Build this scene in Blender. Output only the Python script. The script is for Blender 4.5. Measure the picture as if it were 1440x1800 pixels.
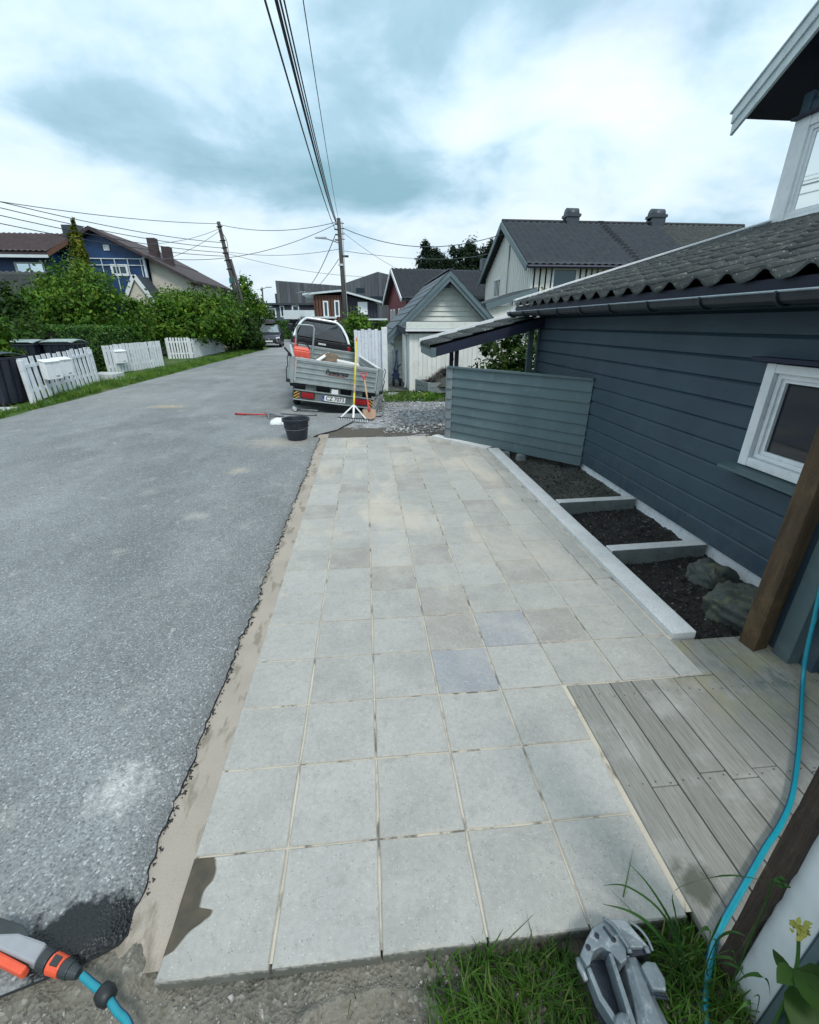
import bpy, math, random
import numpy as np
from mathutils import Vector, Matrix, Euler

for _o in list(bpy.data.objects):
    bpy.data.objects.remove(_o)
scene = bpy.context.scene
COL = scene.collection
R = math.radians

# ------------------------------------------------------------------ camera
cam_data = bpy.data.cameras.new('camera')
cam_data.sensor_fit = 'HORIZONTAL'
cam_data.sensor_width = 36.0
cam_data.lens = 19.2525
cam_data.clip_start = 0.05
cam_data.clip_end = 2000.0
cam = bpy.data.objects.new('camera', cam_data)
COL.objects.link(cam)
cam.location = (0.679, -0.689, 1.753)
cam.rotation_euler = (R(90.0 - 23.301), 0.0, R(-5.445))
scene.camera = cam

# ------------------------------------------------------------------ sky: Nishita behind a broken cloud deck
SUN_EL, SUN_AZ = 52.0, 158.0         # azimuth clockwise from +Y: behind the viewer, a little to the right
world = bpy.data.worlds.new('World')
scene.world = world
world.use_nodes = True
wn, wl = world.node_tree.nodes, world.node_tree.links
wn.clear()
w_out = wn.new('ShaderNodeOutputWorld')
w_bg = wn.new('ShaderNodeBackground')
w_sky = wn.new('ShaderNodeTexSky')
w_sky.sky_type = 'NISHITA'
w_sky.sun_disc = False
w_sky.sun_elevation = R(SUN_EL)
w_sky.sun_rotation = R(SUN_AZ)
w_sky.air_density = 1.0
w_sky.dust_density = 1.5
w_tc = wn.new('ShaderNodeTexCoord')
w_sep = wn.new('ShaderNodeSeparateXYZ')
wl.new(w_tc.outputs['Generated'], w_sep.inputs[0])
w_z = wn.new('ShaderNodeMath'); w_z.operation = 'MAXIMUM'; w_z.inputs[1].default_value = 0.0
wl.new(w_sep.outputs['Z'], w_z.inputs[0])
w_za = wn.new('ShaderNodeMath'); w_za.operation = 'ADD'; w_za.inputs[1].default_value = 0.34
wl.new(w_z.outputs[0], w_za.inputs[0])
w_div = wn.new('ShaderNodeVectorMath'); w_div.operation = 'DIVIDE'
w_cmb = wn.new('ShaderNodeCombineXYZ')
for i in range(3):
    wl.new(w_za.outputs[0], w_cmb.inputs[i])
wl.new(w_tc.outputs['Generated'], w_div.inputs[0])
wl.new(w_cmb.outputs[0], w_div.inputs[1])
def w_noise(scale, detail, rough, dist, off):
    mp = wn.new('ShaderNodeMapping')
    mp.inputs['Location'].default_value = off
    wl.new(w_div.outputs[0], mp.inputs['Vector'])
    n = wn.new('ShaderNodeTexNoise')
    n.inputs['Scale'].default_value = scale
    n.inputs['Detail'].default_value = detail
    n.inputs['Roughness'].default_value = rough
    n.inputs['Distortion'].default_value = dist
    wl.new(mp.outputs[0], n.inputs['Vector'])
    return n.outputs['Fac']
def w_ramp(fac, stops):
    r = wn.new('ShaderNodeValToRGB')
    e = r.color_ramp.elements
    while len(e) < len(stops):
        e.new(0.5)
    for el, (p, c) in zip(e, stops):
        el.position = p
        el.color = (c[0], c[1], c[2], 1) if not isinstance(c, float) else (c, c, c, 1)
    wl.new(fac, r.inputs[0])
    return r.outputs['Color']
CLOUD_OFF = (14.28, 18.42, 1.97)
cl_big = w_noise(0.95, 3.5, 0.45, 0.15, CLOUD_OFF)
cl_fine = w_noise(3.0, 8.0, 0.54, 0.25, (8.0, 2.5, 1.1))
cl_mix = wn.new('ShaderNodeMix'); cl_mix.data_type = 'FLOAT'
cl_mix.inputs['Factor'].default_value = 0.40
wl.new(cl_big, cl_mix.inputs['A']); wl.new(cl_fine, cl_mix.inputs['B'])
cloud_col = w_ramp(cl_mix.outputs['Result'], [
    (0.355, (0.25, 0.44, 0.53)), (0.43, (0.37, 0.56, 0.68)), (0.48, (0.54, 0.72, 0.85)),
    (0.53, (0.68, 0.82, 0.92)), (0.60, (0.77, 0.89, 0.94))])
w_sc = wn.new('ShaderNodeVectorMath'); w_sc.operation = 'SCALE'
w_sc.inputs['Scale'].default_value = 0.11
wl.new(w_sky.outputs[0], w_sc.inputs[0])
w_add = wn.new('ShaderNodeMix'); w_add.data_type = 'RGBA'
gap = w_ramp(w_noise(1.9, 6.0, 0.5, 0.2, (1.3, 6.2, 2.0)), [(0.60, 0.0), (0.72, 0.22)])
wl.new(gap, w_add.inputs['Factor'])
wl.new(cloud_col, w_add.inputs['A'])
wl.new(w_sc.outputs[0], w_add.inputs['B'])
w_hz = wn.new('ShaderNodeMapRange')          # the deck is seen edge-on, so greyer, low down
w_hz.inputs['From Min'].default_value = 0.0; w_hz.inputs['From Max'].default_value = 0.30
w_hz.inputs['To Min'].default_value = 0.80; w_hz.inputs['To Max'].default_value = 1.0
wl.new(w_z.outputs[0], w_hz.inputs['Value'])
w_mul = wn.new('ShaderNodeVectorMath'); w_mul.operation = 'SCALE'
wl.new(w_add.outputs['Result'], w_mul.inputs[0]); wl.new(w_hz.outputs[0], w_mul.inputs['Scale'])
wl.new(w_mul.outputs[0], w_bg.inputs['Color'])
w_bg.inputs['Strength'].default_value = 1.0
wl.new(w_bg.outputs[0], w_out.inputs['Surface'])

# ------------------------------------------------------------------ sun, veiled by cloud
sun_data = bpy.data.lights.new('sun', 'SUN')
sun_data.energy = 1.5
sun_data.angle = R(13.0)
sun_data.color = (1.0, 0.97, 0.92)
sun = bpy.data.objects.new('sun', sun_data)
COL.objects.link(sun)
_az, _el = R(SUN_AZ), R(SUN_EL)
_to = Vector((math.sin(_az) * math.cos(_el), math.cos(_az) * math.cos(_el), math.sin(_el)))
sun.rotation_euler = _to.to_track_quat('Z', 'Y').to_euler()
sun.location = (0, 0, 30)

scene.view_settings.view_transform = 'Standard'
scene.view_settings.look = 'None'
scene.view_settings.exposure = 0.34
scene.view_settings.gamma = 1.0
scene.render.engine = 'CYCLES'

# ------------------------------------------------------------------ helpers: meshes
ORG = {}                      # world origin of every thing, so parts can be written in world metres
def _finish(name, me, mat, parent, smooth, bevel):
    if smooth:
        me.polygons.foreach_set('use_smooth', [True] * len(me.polygons))
    if mat is not None:
        me.materials.append(mat)
    o = bpy.data.objects.new(name, me)
    COL.objects.link(o)
    if parent is not None:
        o.parent = parent
    if bevel:
        b = o.modifiers.new('bevel', 'BEVEL')
        b.width = bevel; b.segments = 2; b.limit_method = 'ANGLE'; b.angle_limit = R(35)
    return o
class MB:
    def __init__(s):
        s.v = []; s.f = []
    def add(s, vs, fs):
        n = len(s.v)
        s.v += [tuple(map(float, p)) for p in vs]
        s.f += [tuple(i + n for i in f) for f in fs]
        return s
    def hexa(s, p):           # eight corners: bottom four, top four
        return s.add(p, [(3, 2, 1, 0), (4, 5, 6, 7), (0, 1, 5, 4), (1, 2, 6, 5), (2, 3, 7, 6), (3, 0, 4, 7)])
    def box(s, x0, x1, y0, y1, z0, z1):
        return s.hexa([(x0, y0, z0), (x1, y0, z0), (x1, y1, z0), (x0, y1, z0),
                       (x0, y0, z1), (x1, y0, z1), (x1, y1, z1), (x0, y1, z1)])
    def bar(s, p, q, w, h, up=(0, 0, 1)):   # box-section bar from p to q, w sideways, h along up
        p, q, up = Vector(p), Vector(q), Vector(up)
        d = (q - p).normalized()
        sd = d.cross(up)
        if sd.length < 1e-4:
            sd = d.cross(Vector((1, 0, 0)))
        sd.normalize(); u = sd.cross(d).normalized()
        a, b = sd * w / 2, u * h / 2
        return s.hexa([p - a - b, p + a - b, q + a - b, q - a - b, p - a + b, p + a + b, q + a + b, q - a + b])
    def prism(s, poly, vec):  # planar polygon pushed along vec
        n = len(poly); vec = Vector(vec)
        a = [Vector(p) for p in poly]; b = [p + vec for p in a]
        fs = [tuple(range(n))[::-1], tuple(range(n, 2 * n))]
        fs += [(i, (i + 1) % n, n + (i + 1) % n, n + i) for i in range(n)]
        return s.add(a + b, fs)
    def tube(s, pts, rad, n=8, cap=True):
        pts = [Vector(p) for p in pts]
        if not isinstance(rad, (list, tuple)):
            rad = [rad] * len(pts)
        vs, fs = [], []
        pu = None
        for i, p in enumerate(pts):
            t = (pts[min(i + 1, len(pts) - 1)] - pts[max(i - 1, 0)]).normalized()
            if pu is None:
                pu = t.orthogonal().normalized()
            u = pu - t * pu.dot(t)
            if u.length < 1e-5: u = t.orthogonal()
            u.normalize(); pu = u
            w = t.cross(u)
            for k in range(n):
                a = 2 * math.pi * k / n
                vs.append(p + (u * math.cos(a) + w * math.sin(a)) * rad[i])
        for i in range(len(pts) - 1):
            for k in range(n):
                fs.append((i * n + k, i * n + (k + 1) % n, (i + 1) * n + (k + 1) % n, (i + 1) * n + k))
        if cap:
            fs.append(tuple(range(n))[::-1])
            fs.append(tuple(range((len(pts) - 1) * n, len(pts) * n)))
        return s.add(vs, fs)
    def lathe(s, c, prof, n=20, axis='z', ex=1.0):   # prof: (radius, height); ex widens one way
        vs, fs = [], []
        for r, h in prof:
            for k in range(n):
                a = 2 * math.pi * k / n
                x, y = r * math.cos(a) * ex, r * math.sin(a)
                if axis == 'z': q = (c[0] + x, c[1] + y, c[2] + h)
                elif axis == 'x': q = (c[0] + h, c[1] + x, c[2] + y)
                else: q = (c[0] + y, c[1] + h, c[2] + x)
                vs.append(q)
        for i in range(len(prof) - 1):
            for k in range(n):
                fs.append((i * n + k, i * n + (k + 1) % n, (i + 1) * n + (k + 1) % n, (i + 1) * n + k))
        return s.add(vs, fs)
    def build(s, name, mat, parent=None, smooth=False, bevel=0.0, local=False):
        me = bpy.data.meshes.new(name)
        vs = s.v
        if parent is not None and not local:
            ox, oy, oz = ORG.get(parent.name, (0, 0, 0))
            vs = [(x - ox, y - oy, z - oz) for x, y, z in vs]
        me.from_pydata(vs, [], s.f)
        me.validate()
        o = _finish(name, me, mat, parent, smooth, bevel)
        if parent is not None:
            ORG[o.name] = ORG.get(parent.name, (0, 0, 0))
        return o
def B(x0, x1, y0, y1, z0, z1):
    return MB().box(x0, x1, y0, y1, z0, z1)
def tag(o, label=None, cat=None, group=None, kind=None):
    if label: o['label'] = label
    if cat: o['category'] = cat
    if group: o['group'] = group
    if kind: o['kind'] = kind
    return o
def thing(name, label, cat, loc=(0, 0, 0), rot=(0, 0, 0), group=None):
    o = bpy.data.objects.new(name, None)
    o.empty_display_size = 0.1
    COL.objects.link(o)
    o.location = loc; o.rotation_euler = rot
    ORG[o.name] = tuple(loc)
    return tag(o, label, cat, group)
def struct(o):
    o['kind'] = 'structure'
    return o
def np_mesh(name, V, F, mat, parent=None, smooth=False):      # V (n,3), F (m,k) arrays, world metres
    me = bpy.data.meshes.new(name)
    V = np.asarray(V, dtype=np.float32)
    if parent is not None:
        V = V - np.array(ORG.get(parent.name, (0, 0, 0)), dtype=np.float32)
    F = np.asarray(F, dtype=np.int32); k = F.shape[1]
    me.vertices.add(len(V)); me.vertices.foreach_set('co', V.ravel())
    me.loops.add(F.size); me.loops.foreach_set('vertex_index', F.ravel())
    me.polygons.add(len(F))
    me.polygons.foreach_set('loop_start', np.arange(0, F.size, k, dtype=np.int32))
    me.polygons.foreach_set('loop_total', np.full(len(F), k, dtype=np.int32))
    me.update(calc_edges=True)
    o = _finish(name, me, mat, parent, smooth, 0)
    if parent is not None: ORG[o.name] = ORG.get(parent.name, (0, 0, 0))
    return o
def inst(src, name, parent, loc, rot=(0, 0, 0), scale=(1, 1, 1)):   # a piece sharing src mesh data
    o = bpy.data.objects.new(name, src)
    COL.objects.link(o); o.parent = parent
    ox, oy, oz = ORG.get(parent.name, (0, 0, 0)) if parent else (0, 0, 0)
    o.location = (loc[0] - ox, loc[1] - oy, loc[2] - oz)
    o.rotation_euler = rot; o.scale = scale
    return o
def text_mesh(name, body, size, mat, parent, M, shear=0.0, extrude=0.0008, xs=1.0, bold=0.0):
    cu = bpy.data.curves.new(name, 'FONT')
    cu.body = body; cu.size = size; cu.extrude = extrude; cu.shear = shear
    cu.align_x = 'CENTER'; cu.align_y = 'CENTER'; cu.offset = bold
    t = bpy.data.objects.new('tmp_text', cu); COL.objects.link(t)
    dg = bpy.context.evaluated_depsgraph_get()
    me = bpy.data.meshes.new_from_object(t.evaluated_get(dg))
    bpy.data.objects.remove(t); bpy.data.curves.remove(cu)
    me.transform(M @ Matrix.Diagonal((xs, 1, 1, 1)))
    me.name = name
    return _finish(name, me, mat, parent, False, 0)

# ------------------------------------------------------------------ helpers: materials
class NT:
    def __init__(s, name):
        s.m = bpy.data.materials.new(name); s.m.use_nodes = True
        s.n = s.m.node_tree.nodes; s.l = s.m.node_tree.links
        s.b = s.n['Principled BSDF']
        g = s.n.new('ShaderNodeNewGeometry'); s.pos = g.outputs['Position']; s.geo = g
        s.oi = s.n.new('ShaderNodeObjectInfo')
        s.sep = None
    def xyz(s):
        if s.sep is None:
            s.sep = s.n.new('ShaderNodeSeparateXYZ'); s.l.new(s.pos, s.sep.inputs[0])
        return s.sep.outputs
    def vec(s, st=(1, 1, 1), local=False, off=False):
        mp = s.n.new('ShaderNodeMapping'); mp.inputs['Scale'].default_value = st
        if local:
            tc = s.n.new('ShaderNodeTexCoord'); s.l.new(tc.outputs['Object'], mp.inputs[0])
        else:
            s.l.new(s.pos, mp.inputs[0])
        if off:     # every object sits elsewhere in the grain
            vm = s.n.new('ShaderNodeVectorMath'); vm.operation = 'SCALE'; vm.inputs[0].default_value = (17, 31, 23)
            s.l.new(s.oi.outputs['Random'], vm.inputs['Scale']); s.l.new(vm.outputs[0], mp.inputs['Location'])
        return mp.outputs[0]
    def noise(s, scale, detail=5, rough=.55, st=(1, 1, 1), dist=0, local=False, off=False):
        t = s.n.new('ShaderNodeTexNoise'); t.inputs['Scale'].default_value = scale
        t.inputs['Detail'].default_value = detail; t.inputs['Roughness'].default_value = rough
        t.inputs['Distortion'].default_value = dist
        s.l.new(s.vec(st, local, off), t.inputs['Vector']); return t.outputs['Fac']
    def vor(s, scale, feature='F1', out='Distance', st=(1, 1, 1)):
        t = s.n.new('ShaderNodeTexVoronoi'); t.feature = feature; t.inputs['Scale'].default_value = scale
        s.l.new(s.vec(st), t.inputs['Vector']); return t.outputs[out]
    def ramp(s, fac, a, b, lo=0.0, hi=1.0):
        r = s.n.new('ShaderNodeMapRange'); r.inputs['From Min'].default_value = a; r.inputs['From Max'].default_value = b
        r.inputs['To Min'].default_value = lo; r.inputs['To Max'].default_value = hi
        s.l.new(fac, r.inputs['Value']); return r.outputs[0]
    def math(s, op, a, b=None):
        m = s.n.new('ShaderNodeMath'); m.operation = op
        for i, q in enumerate((a, b)):
            if q is None: continue
            if isinstance(q, (int, float)): m.inputs[i].default_value = q
            else: s.l.new(q, m.inputs[i])
        return m.outputs[0]
    def mix(s, fac, a, b, mode='MIX'):
        m = s.n.new('ShaderNodeMix'); m.data_type = 'RGBA'; m.blend_type = mode
        for key, q in (('Factor', fac), ('A', a), ('B', b)):
            i = m.inputs[key] if key == 'Factor' else [k for k in m.inputs if k.name == key and k.type == 'RGBA'][0]
            if isinstance(q, (int, float)): i.default_value = q
            elif isinstance(q, tuple): i.default_value = (q[0], q[1], q[2], 1)
            else: s.l.new(q, i)
        return [k for k in m.outputs if k.type == 'RGBA'][0]
    def hv(s, col, rnd, amt):        # brightness varies with rnd by +-amt
        f = s.ramp(rnd, 0, 1, 1 - amt, 1 + amt)
        c = s.n.new('ShaderNodeCombineXYZ')
        for i in range(3): s.l.new(f, c.inputs[i])
        return s.mix(1.0, col, c.outputs[0], 'MULTIPLY')
    def bump(s, h, strength, dist=0.01, prev=None):
        b = s.n.new('ShaderNodeBump'); b.inputs['Strength'].default_value = strength; b.inputs['Distance'].default_value = dist
        s.l.new(h, b.inputs['Height'])
        if prev is not None: s.l.new(prev, b.inputs['Normal'])
        return b.outputs[0]
    def out(s, col, rough=.7, nrm=None, metal=0.0, spec=None, sub=None):
        for key, q in (('Base Color', col), ('Roughness', rough), ('Metallic', metal), ('Specular IOR Level', spec)):
            if q is None: continue
            i = s.b.inputs[key]
            if isinstance(q, (int, float)): i.default_value = q
            elif isinstance(q, tuple): i.default_value = (q[0], q[1], q[2], 1)
            else: s.l.new(q, i)
        if nrm is not None: s.l.new(nrm, s.b.inputs['Normal'])
        return s.m
def mat(name, c, c2=None, scale=6.0, rough=.6, bump=0.0, bscale=60.0, metal=0.0, rnd=0.0, st=(1, 1, 1), lo=.35, hi=.7, off=False, spec=None, dirt=None, dscale=9.0, damt=.5):
    t = NT(name)
    if c2 is None: c2 = tuple(k * .78 for k in c)
    col = t.mix(t.ramp(t.noise(scale, 6, .6, st, off=off), lo, hi), c, c2)
    if dirt is not None:
        col = t.mix(t.ramp(t.noise(dscale, 8, .68), .54, .68, 0, damt), col, dirt)
    if rnd: col = t.hv(col, t.oi.outputs['Random'], rnd)
    nr = None
    if bump: nr = t.bump(t.noise(bscale, 4, .6, st, off=off), bump)
    r = t.ramp(t.noise(scale * 2.3, 4), .3, .7, rough * .85, min(1, rough * 1.12))
    return t.out(col, r, nr, metal, spec)
def leafmat(name, a, b, c, rough=.55):
    t = NT(name)
    rp = t.geo.outputs['Random Per Island']
    col = t.mix(t.ramp(rp, 0, .8), a, b)
    col = t.mix(t.ramp(rp, .88, 1.0), col, c)
    col = t.mix(t.ramp(t.noise(1.3, 4), .42, .62, 0, .65), col, tuple(k * .5 for k in a))
    col = t.mix(t.ramp(t.noise(.8, 3), .5, .68, 0, .5), col, (b[0] * 1.5, b[1] * 1.15, b[2]))
    t.out(col, rough, spec=.22)
    tr = t.n.new('ShaderNodeBsdfTranslucent'); t.l.new(col, tr.inputs['Color'])
    ms = t.n.new('ShaderNodeMixShader'); ms.inputs[0].default_value = .28
    t.l.new(t.b.outputs[0], ms.inputs[1]); t.l.new(tr.outputs[0], ms.inputs[2])
    t.l.new(ms.outputs[0], t.n['Material Output'].inputs['Surface'])
    return t.m
M = {}

# ------------------------------------------------------------------ numpy noise for relief
def _h(ix, iy, seed):
    n = (ix.astype(np.int64) * 374761393 + iy.astype(np.int64) * 668265263 + seed * 974711) & 0x7fffffff
    n = ((n ^ (n >> 13)) * 1274126177) & 0x7fffffff
    return ((n ^ (n >> 16)) & 0xffff) / 65535.0
def vnoise(x, y, seed=0):
    x = np.asarray(x, float); y = np.asarray(y, float)
    ix, iy = np.floor(x), np.floor(y); fx, fy = x - ix, y - iy
    fx = fx * fx * (3 - 2 * fx); fy = fy * fy * (3 - 2 * fy)
    a = _h(ix, iy, seed); b = _h(ix + 1, iy, seed); c = _h(ix, iy + 1, seed); d = _h(ix + 1, iy + 1, seed)
    return (a * (1 - fx) + b * fx) * (1 - fy) + (c * (1 - fx) + d * fx) * fy
def fbm(x, y, scale, octs=4, seed=0):
    s = 0; a = .5; t = 0
    for k in range(octs):
        s = s + a * vnoise(np.asarray(x) * scale, np.asarray(y) * scale, seed + k * 7); t += a
        scale *= 2.03; a *= .55
    return s / t - .5
def sst(a, b, x):
    t = np.clip((np.asarray(x, float) - a) / (b - a), 0, 1); return t * t * (3 - 2 * t)
def dip(x, y):              # the verge falls away to the right where the trailer and the pickup stand
    return -.27 * sst(-1.0, .55, x) * (1 - sst(.85, 1.15, x)) * sst(8.7, 9.7, y) * (1 - sst(20, 24, y))
def grid(name, xs, ys, zf, mat, parent=None, smooth=True):
    X, Y = np.meshgrid(xs, ys)
    Z = zf(X, Y)
    V = np.stack([X, Y, Z], -1).reshape(-1, 3)
    nx, ny = len(xs), len(ys)
    i = np.arange(nx - 1)[None, :] + np.arange(ny - 1)[:, None] * nx
    F = np.stack([i, i + 1, i + 1 + nx, i + nx], -1).reshape(-1, 4)
    return np_mesh(name, V, F, mat, parent, smooth)
rng = np.random.default_rng(11)
random.seed(5)

# ------------------------------------------------------------------ ground and road
t = NT('ground_earth')
c = t.mix(t.ramp(t.noise(.35, 6), .35, .65), (.055, .075, .022), (.10, .085, .05))
c = t.mix(t.ramp(t.noise(6, 6), .5, .7), c, (.04, .05, .02))
M['ground'] = t.out(c, .95, t.bump(t.noise(25, 5), .5, .05))
g = B(-400, 400, -60, 700, -.9, -.35).build('ground', M['ground']); struct(g)

def road_mat(name, a, b, near):
    t = NT(name)
    x, y, z = t.xyz()
    c = t.mix(t.ramp(t.noise(.45, 5, .6), .38, .64), a, b)
    c = t.mix(t.ramp(t.noise(1.5, 6, .65, st=(1, .6, 1)), .46, .66, 0, .6), c, (.29, .305, .308))
    c = t.hv(c, t.noise(19, 5, .7), .24)
    c = t.hv(c, t.noise(.9, 5, .65, st=(1, .45, 1)), .30)
    c = t.mix(t.ramp(t.noise(.22, 4, .6), .48, .62, 0, .35), c, (.33, .335, .33))
    # chippings
    v = t.vor(135, out='Color'); sv = t.n.new('ShaderNodeSeparateColor'); t.l.new(v, sv.inputs[0])
    c = t.hv(c, sv.outputs[0], .26)
    c = t.mix(t.ramp(sv.outputs[1], .92, .96, 0, .65), c, (.52, .54, .54))
    c = t.mix(t.ramp(sv.outputs[2], .93, .97, 0, .7), c, (.10, .108, .115))
    # pale cement and sand dust in small patches
    d = t.math('MULTIPLY', t.ramp(t.noise(3.1, 7, .62, dist=.4), .60, .70), t.ramp(t.noise(34, 3), .35, .6, .35, 1))
    c = t.mix(t.math('MULTIPLY', d, .45), c, (.50, .48, .43))
    d2 = t.math('MULTIPLY', t.ramp(t.noise(7.5, 6, .6, st=(1, .7, 1)), .66, .72), .5)
    c = t.mix(d2, c, (.58, .58, .56))
    if near:
        grain = t.noise(75, 4, .7)
        def blob(cx, cy, rx, ry, col, amt, wob=.55, nsc=9, cc=None):
            dx = t.math('DIVIDE', t.math('SUBTRACT', x, cx), rx); dy = t.math('DIVIDE', t.math('SUBTRACT', y, cy), ry)
            r = t.math('SQRT', t.math('ADD', t.math('MULTIPLY', dx, dx), t.math('MULTIPLY', dy, dy)))
            r = t.math('ADD', r, t.ramp(t.noise(nsc, 5, .65), .2, .8, -wob, wob))
            r2 = t.ramp(r, .15, 1.0, 1, 0)
            f = t.math('MULTIPLY', r2, t.ramp(grain, .30, .62, 0, 1)) if amt < .9 else t.ramp(r, .75, 1.0, 1, 0)
            return t.mix(t.math('MULTIPLY', f, amt), cc, col), t.ramp(r, .8, 1.0, 1, 0)
        c, _ = blob(-3.86, 9.95, .55, .28, (.52, .40, .24), .88, cc=c)
        c, _ = blob(-.75, 6.35, .75, .45, (.46, .40, .32), .75, cc=c)
        c, _ = blob(-.7, 8.9, 1.0, .7, (.50, .46, .40), .3, cc=c)
        c, _ = blob(-1.05, 3.45, .16, .13, (.54, .51, .46), .7, cc=c)
        c, _ = blob(-1.0, 4.9, .16, .2, (.55, .47, .37), .7, cc=c)
        c, _ = blob(-.38, .62, .14, .16, (.62, .62, .60), .85, wob=.8, nsc=16, cc=c)
        c, wet = blob(-.245, .125, .21, .125, (.009, .011, .013), .97, wob=.6, nsc=11, cc=c)
        nr = t.bump(t.math('ADD', t.vor(112), t.noise(48, 4)), .6, .007)
        rgh = t.ramp(wet, 0, 1, .82, .35)
        return t.out(c, rgh, nr, spec=.35)
    nr = t.bump(t.vor(120), .35, .006)
    return t.out(c, .8, nr, spec=.4)
M['road'] = road_mat('old_asphalt', (.215, .229, .231), (.150, .163, .166), True)
M['road2'] = road_mat('newer_asphalt', (.27, .285, .295), (.23, .245, .255), False)

ys = np.concatenate([np.arange(-4, -.6, .2), np.arange(-.6, 6.9, .022), np.arange(6.9, 27.6, .3)])
jag = .050 * fbm(ys * 0 + 3.3, ys, 4, 4, 4) + .045 * fbm(ys * 0 + 1.3, ys, 22, 4, 9)
xr = -.135 + jag - sst(.14, -.14, ys) * .75 - .0 * ys
xr = np.where(ys > 6.66, -.16 + (ys - 6.66) * .42 + 3.0 * np.maximum(ys - 8.2, 0) + .35 * fbm(ys * 0 + 5, ys, 2.2, 3, 8), xr); xr = np.minimum(xr, .95 + .25 * fbm(ys * 0, ys, 3, 3, 2))
xl = -6.62 + .32 * fbm(ys * 0 + 9, ys, .8, 5, 21)
nu = 40
u = np.linspace(0, 1, nu) ** .7
Xg = xl[:, None] + (xr - xl)[:, None] * u[None, :]
Yg = np.repeat(ys[:, None], nu, 1)
Zg = .006 + dip(Xg, Yg) + .006 * fbm(Xg, Yg, 1.2, 3, 5)
Zg[:, -1] -= .005 * (ys < 6.7)
low = np.stack([xr + .003 + .006 * fbm(ys * 0, ys, 40, 2, 31), ys, Zg[:, -1] - .012], -1)
V = np.concatenate([np.stack([Xg, Yg, Zg], -1).reshape(-1, 3), low])
i = np.arange(nu - 1)[None, :] + np.arange(len(ys) - 1)[:, None] * nu
F = np.stack([i, i + 1, i + 1 + nu, i + nu], -1).reshape(-1, 4)
e = np.arange(len(ys) - 1); n0 = nu * len(ys)
F = np.concatenate([F, np.stack([e * nu + nu - 1, n0 + e, n0 + e + 1, (e + 1) * nu + nu - 1], -1)])
ro = struct(np_mesh('road', V, F, M['road'], smooth=True))
ro.data.materials.append(mat('broken_asphalt_edge', (.028, .030, .033), (.014, .015, .017), 40, .9, .8, 90))
mi = np.zeros(len(F), dtype=np.int32); mi[-(len(ys) - 1):] = 1
ro.data.polygons.foreach_set('material_index', mi)
MBr = MB()
MBr.prism([(-6.75, 27.45, -.10), (.75, 27.45, -.10), (.55, 40, -.10), (1.2, 47, -.10), (9, 54, -.10), (9, 60, -.10), (-30, 60, -.10), (-30, 44, -.10), (-13, 41, -.10), (-7.6, 36, -.10)], (0, 0, .105))
struct(MBr.build('road', M['road2']))

# sand bedding strip along the asphalt, and the sand under the slabs
def sand_mat(name, a, b, dark):
    t = NT(name)
    c = t.mix(t.ramp(t.noise(3.2, 6), .38, .62), a, b)
    c = t.mix(t.ramp(t.noise(5.5, 6, .6, st=(2.4, .8, 1)), .53, .62, 0, .8), c, dark)
    c = t.hv(c, t.noise(260, 2), .22)
    return t.out(c, .95, t.bump(t.noise(120, 4, .6), .4, .004))
M['sand'] = sand_mat('bedding_sand', (.37, .325, .275), (.325, .29, .245), (.20, .175, .135))
M['joint'] = sand_mat('jointing_sand', (.56, .505, .415), (.48, .43, .35), (.075, .068, .056))
o = grid('sand_strip', np.linspace(-.17, .004, 18), np.arange(.045, 6.9, .025), lambda X, Y: -.008 + .010 * fbm(X, Y, 14, 4, 3) + .008 * fbm(X, Y, 2.5, 2, 8) - .035 * (1 - sst(.05, .13, Y + .09 * fbm(X, Y, 11, 3, 5))), M['sand'])
struct(o)

# gravel drive beyond the paving
t = NT('gravel')
x, y, z = t.xyz()
v = t.vor(42, out='Color'); sv = t.n.new('ShaderNodeSeparateColor'); t.l.new(v, sv.inputs[0])
c = t.hv(t.mix(t.ramp(t.noise(.9, 5), .4, .6), (.34, .35, .37), (.27, .275, .28)), sv.outputs[0], .5)
edge = t.math('ADD', t.math('MULTIPLY', t.math('ABSOLUTE', t.math('SUBTRACT', y, 7.05)), 1.0), t.ramp(t.noise(2.6, 6, .62), .25, .75, -.75, .75))
c = t.mix(t.ramp(edge, .42, .62, .93, 0), c, (.075, .062, .045))
M['gravel'] = t.out(c, .9, t.bump(t.vor(42), .9, .015))
struct(grid('gravel_drive', np.linspace(-.25, 7.5, 120), np.arange(6.70, 13.2, .06),
     lambda X, Y: -.004 + dip(X, Y) + .03 * fbm(X, Y, 2.2, 4, 6) + .012 * fbm(X, Y, 16, 2, 1) - .018, M['gravel']))

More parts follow.
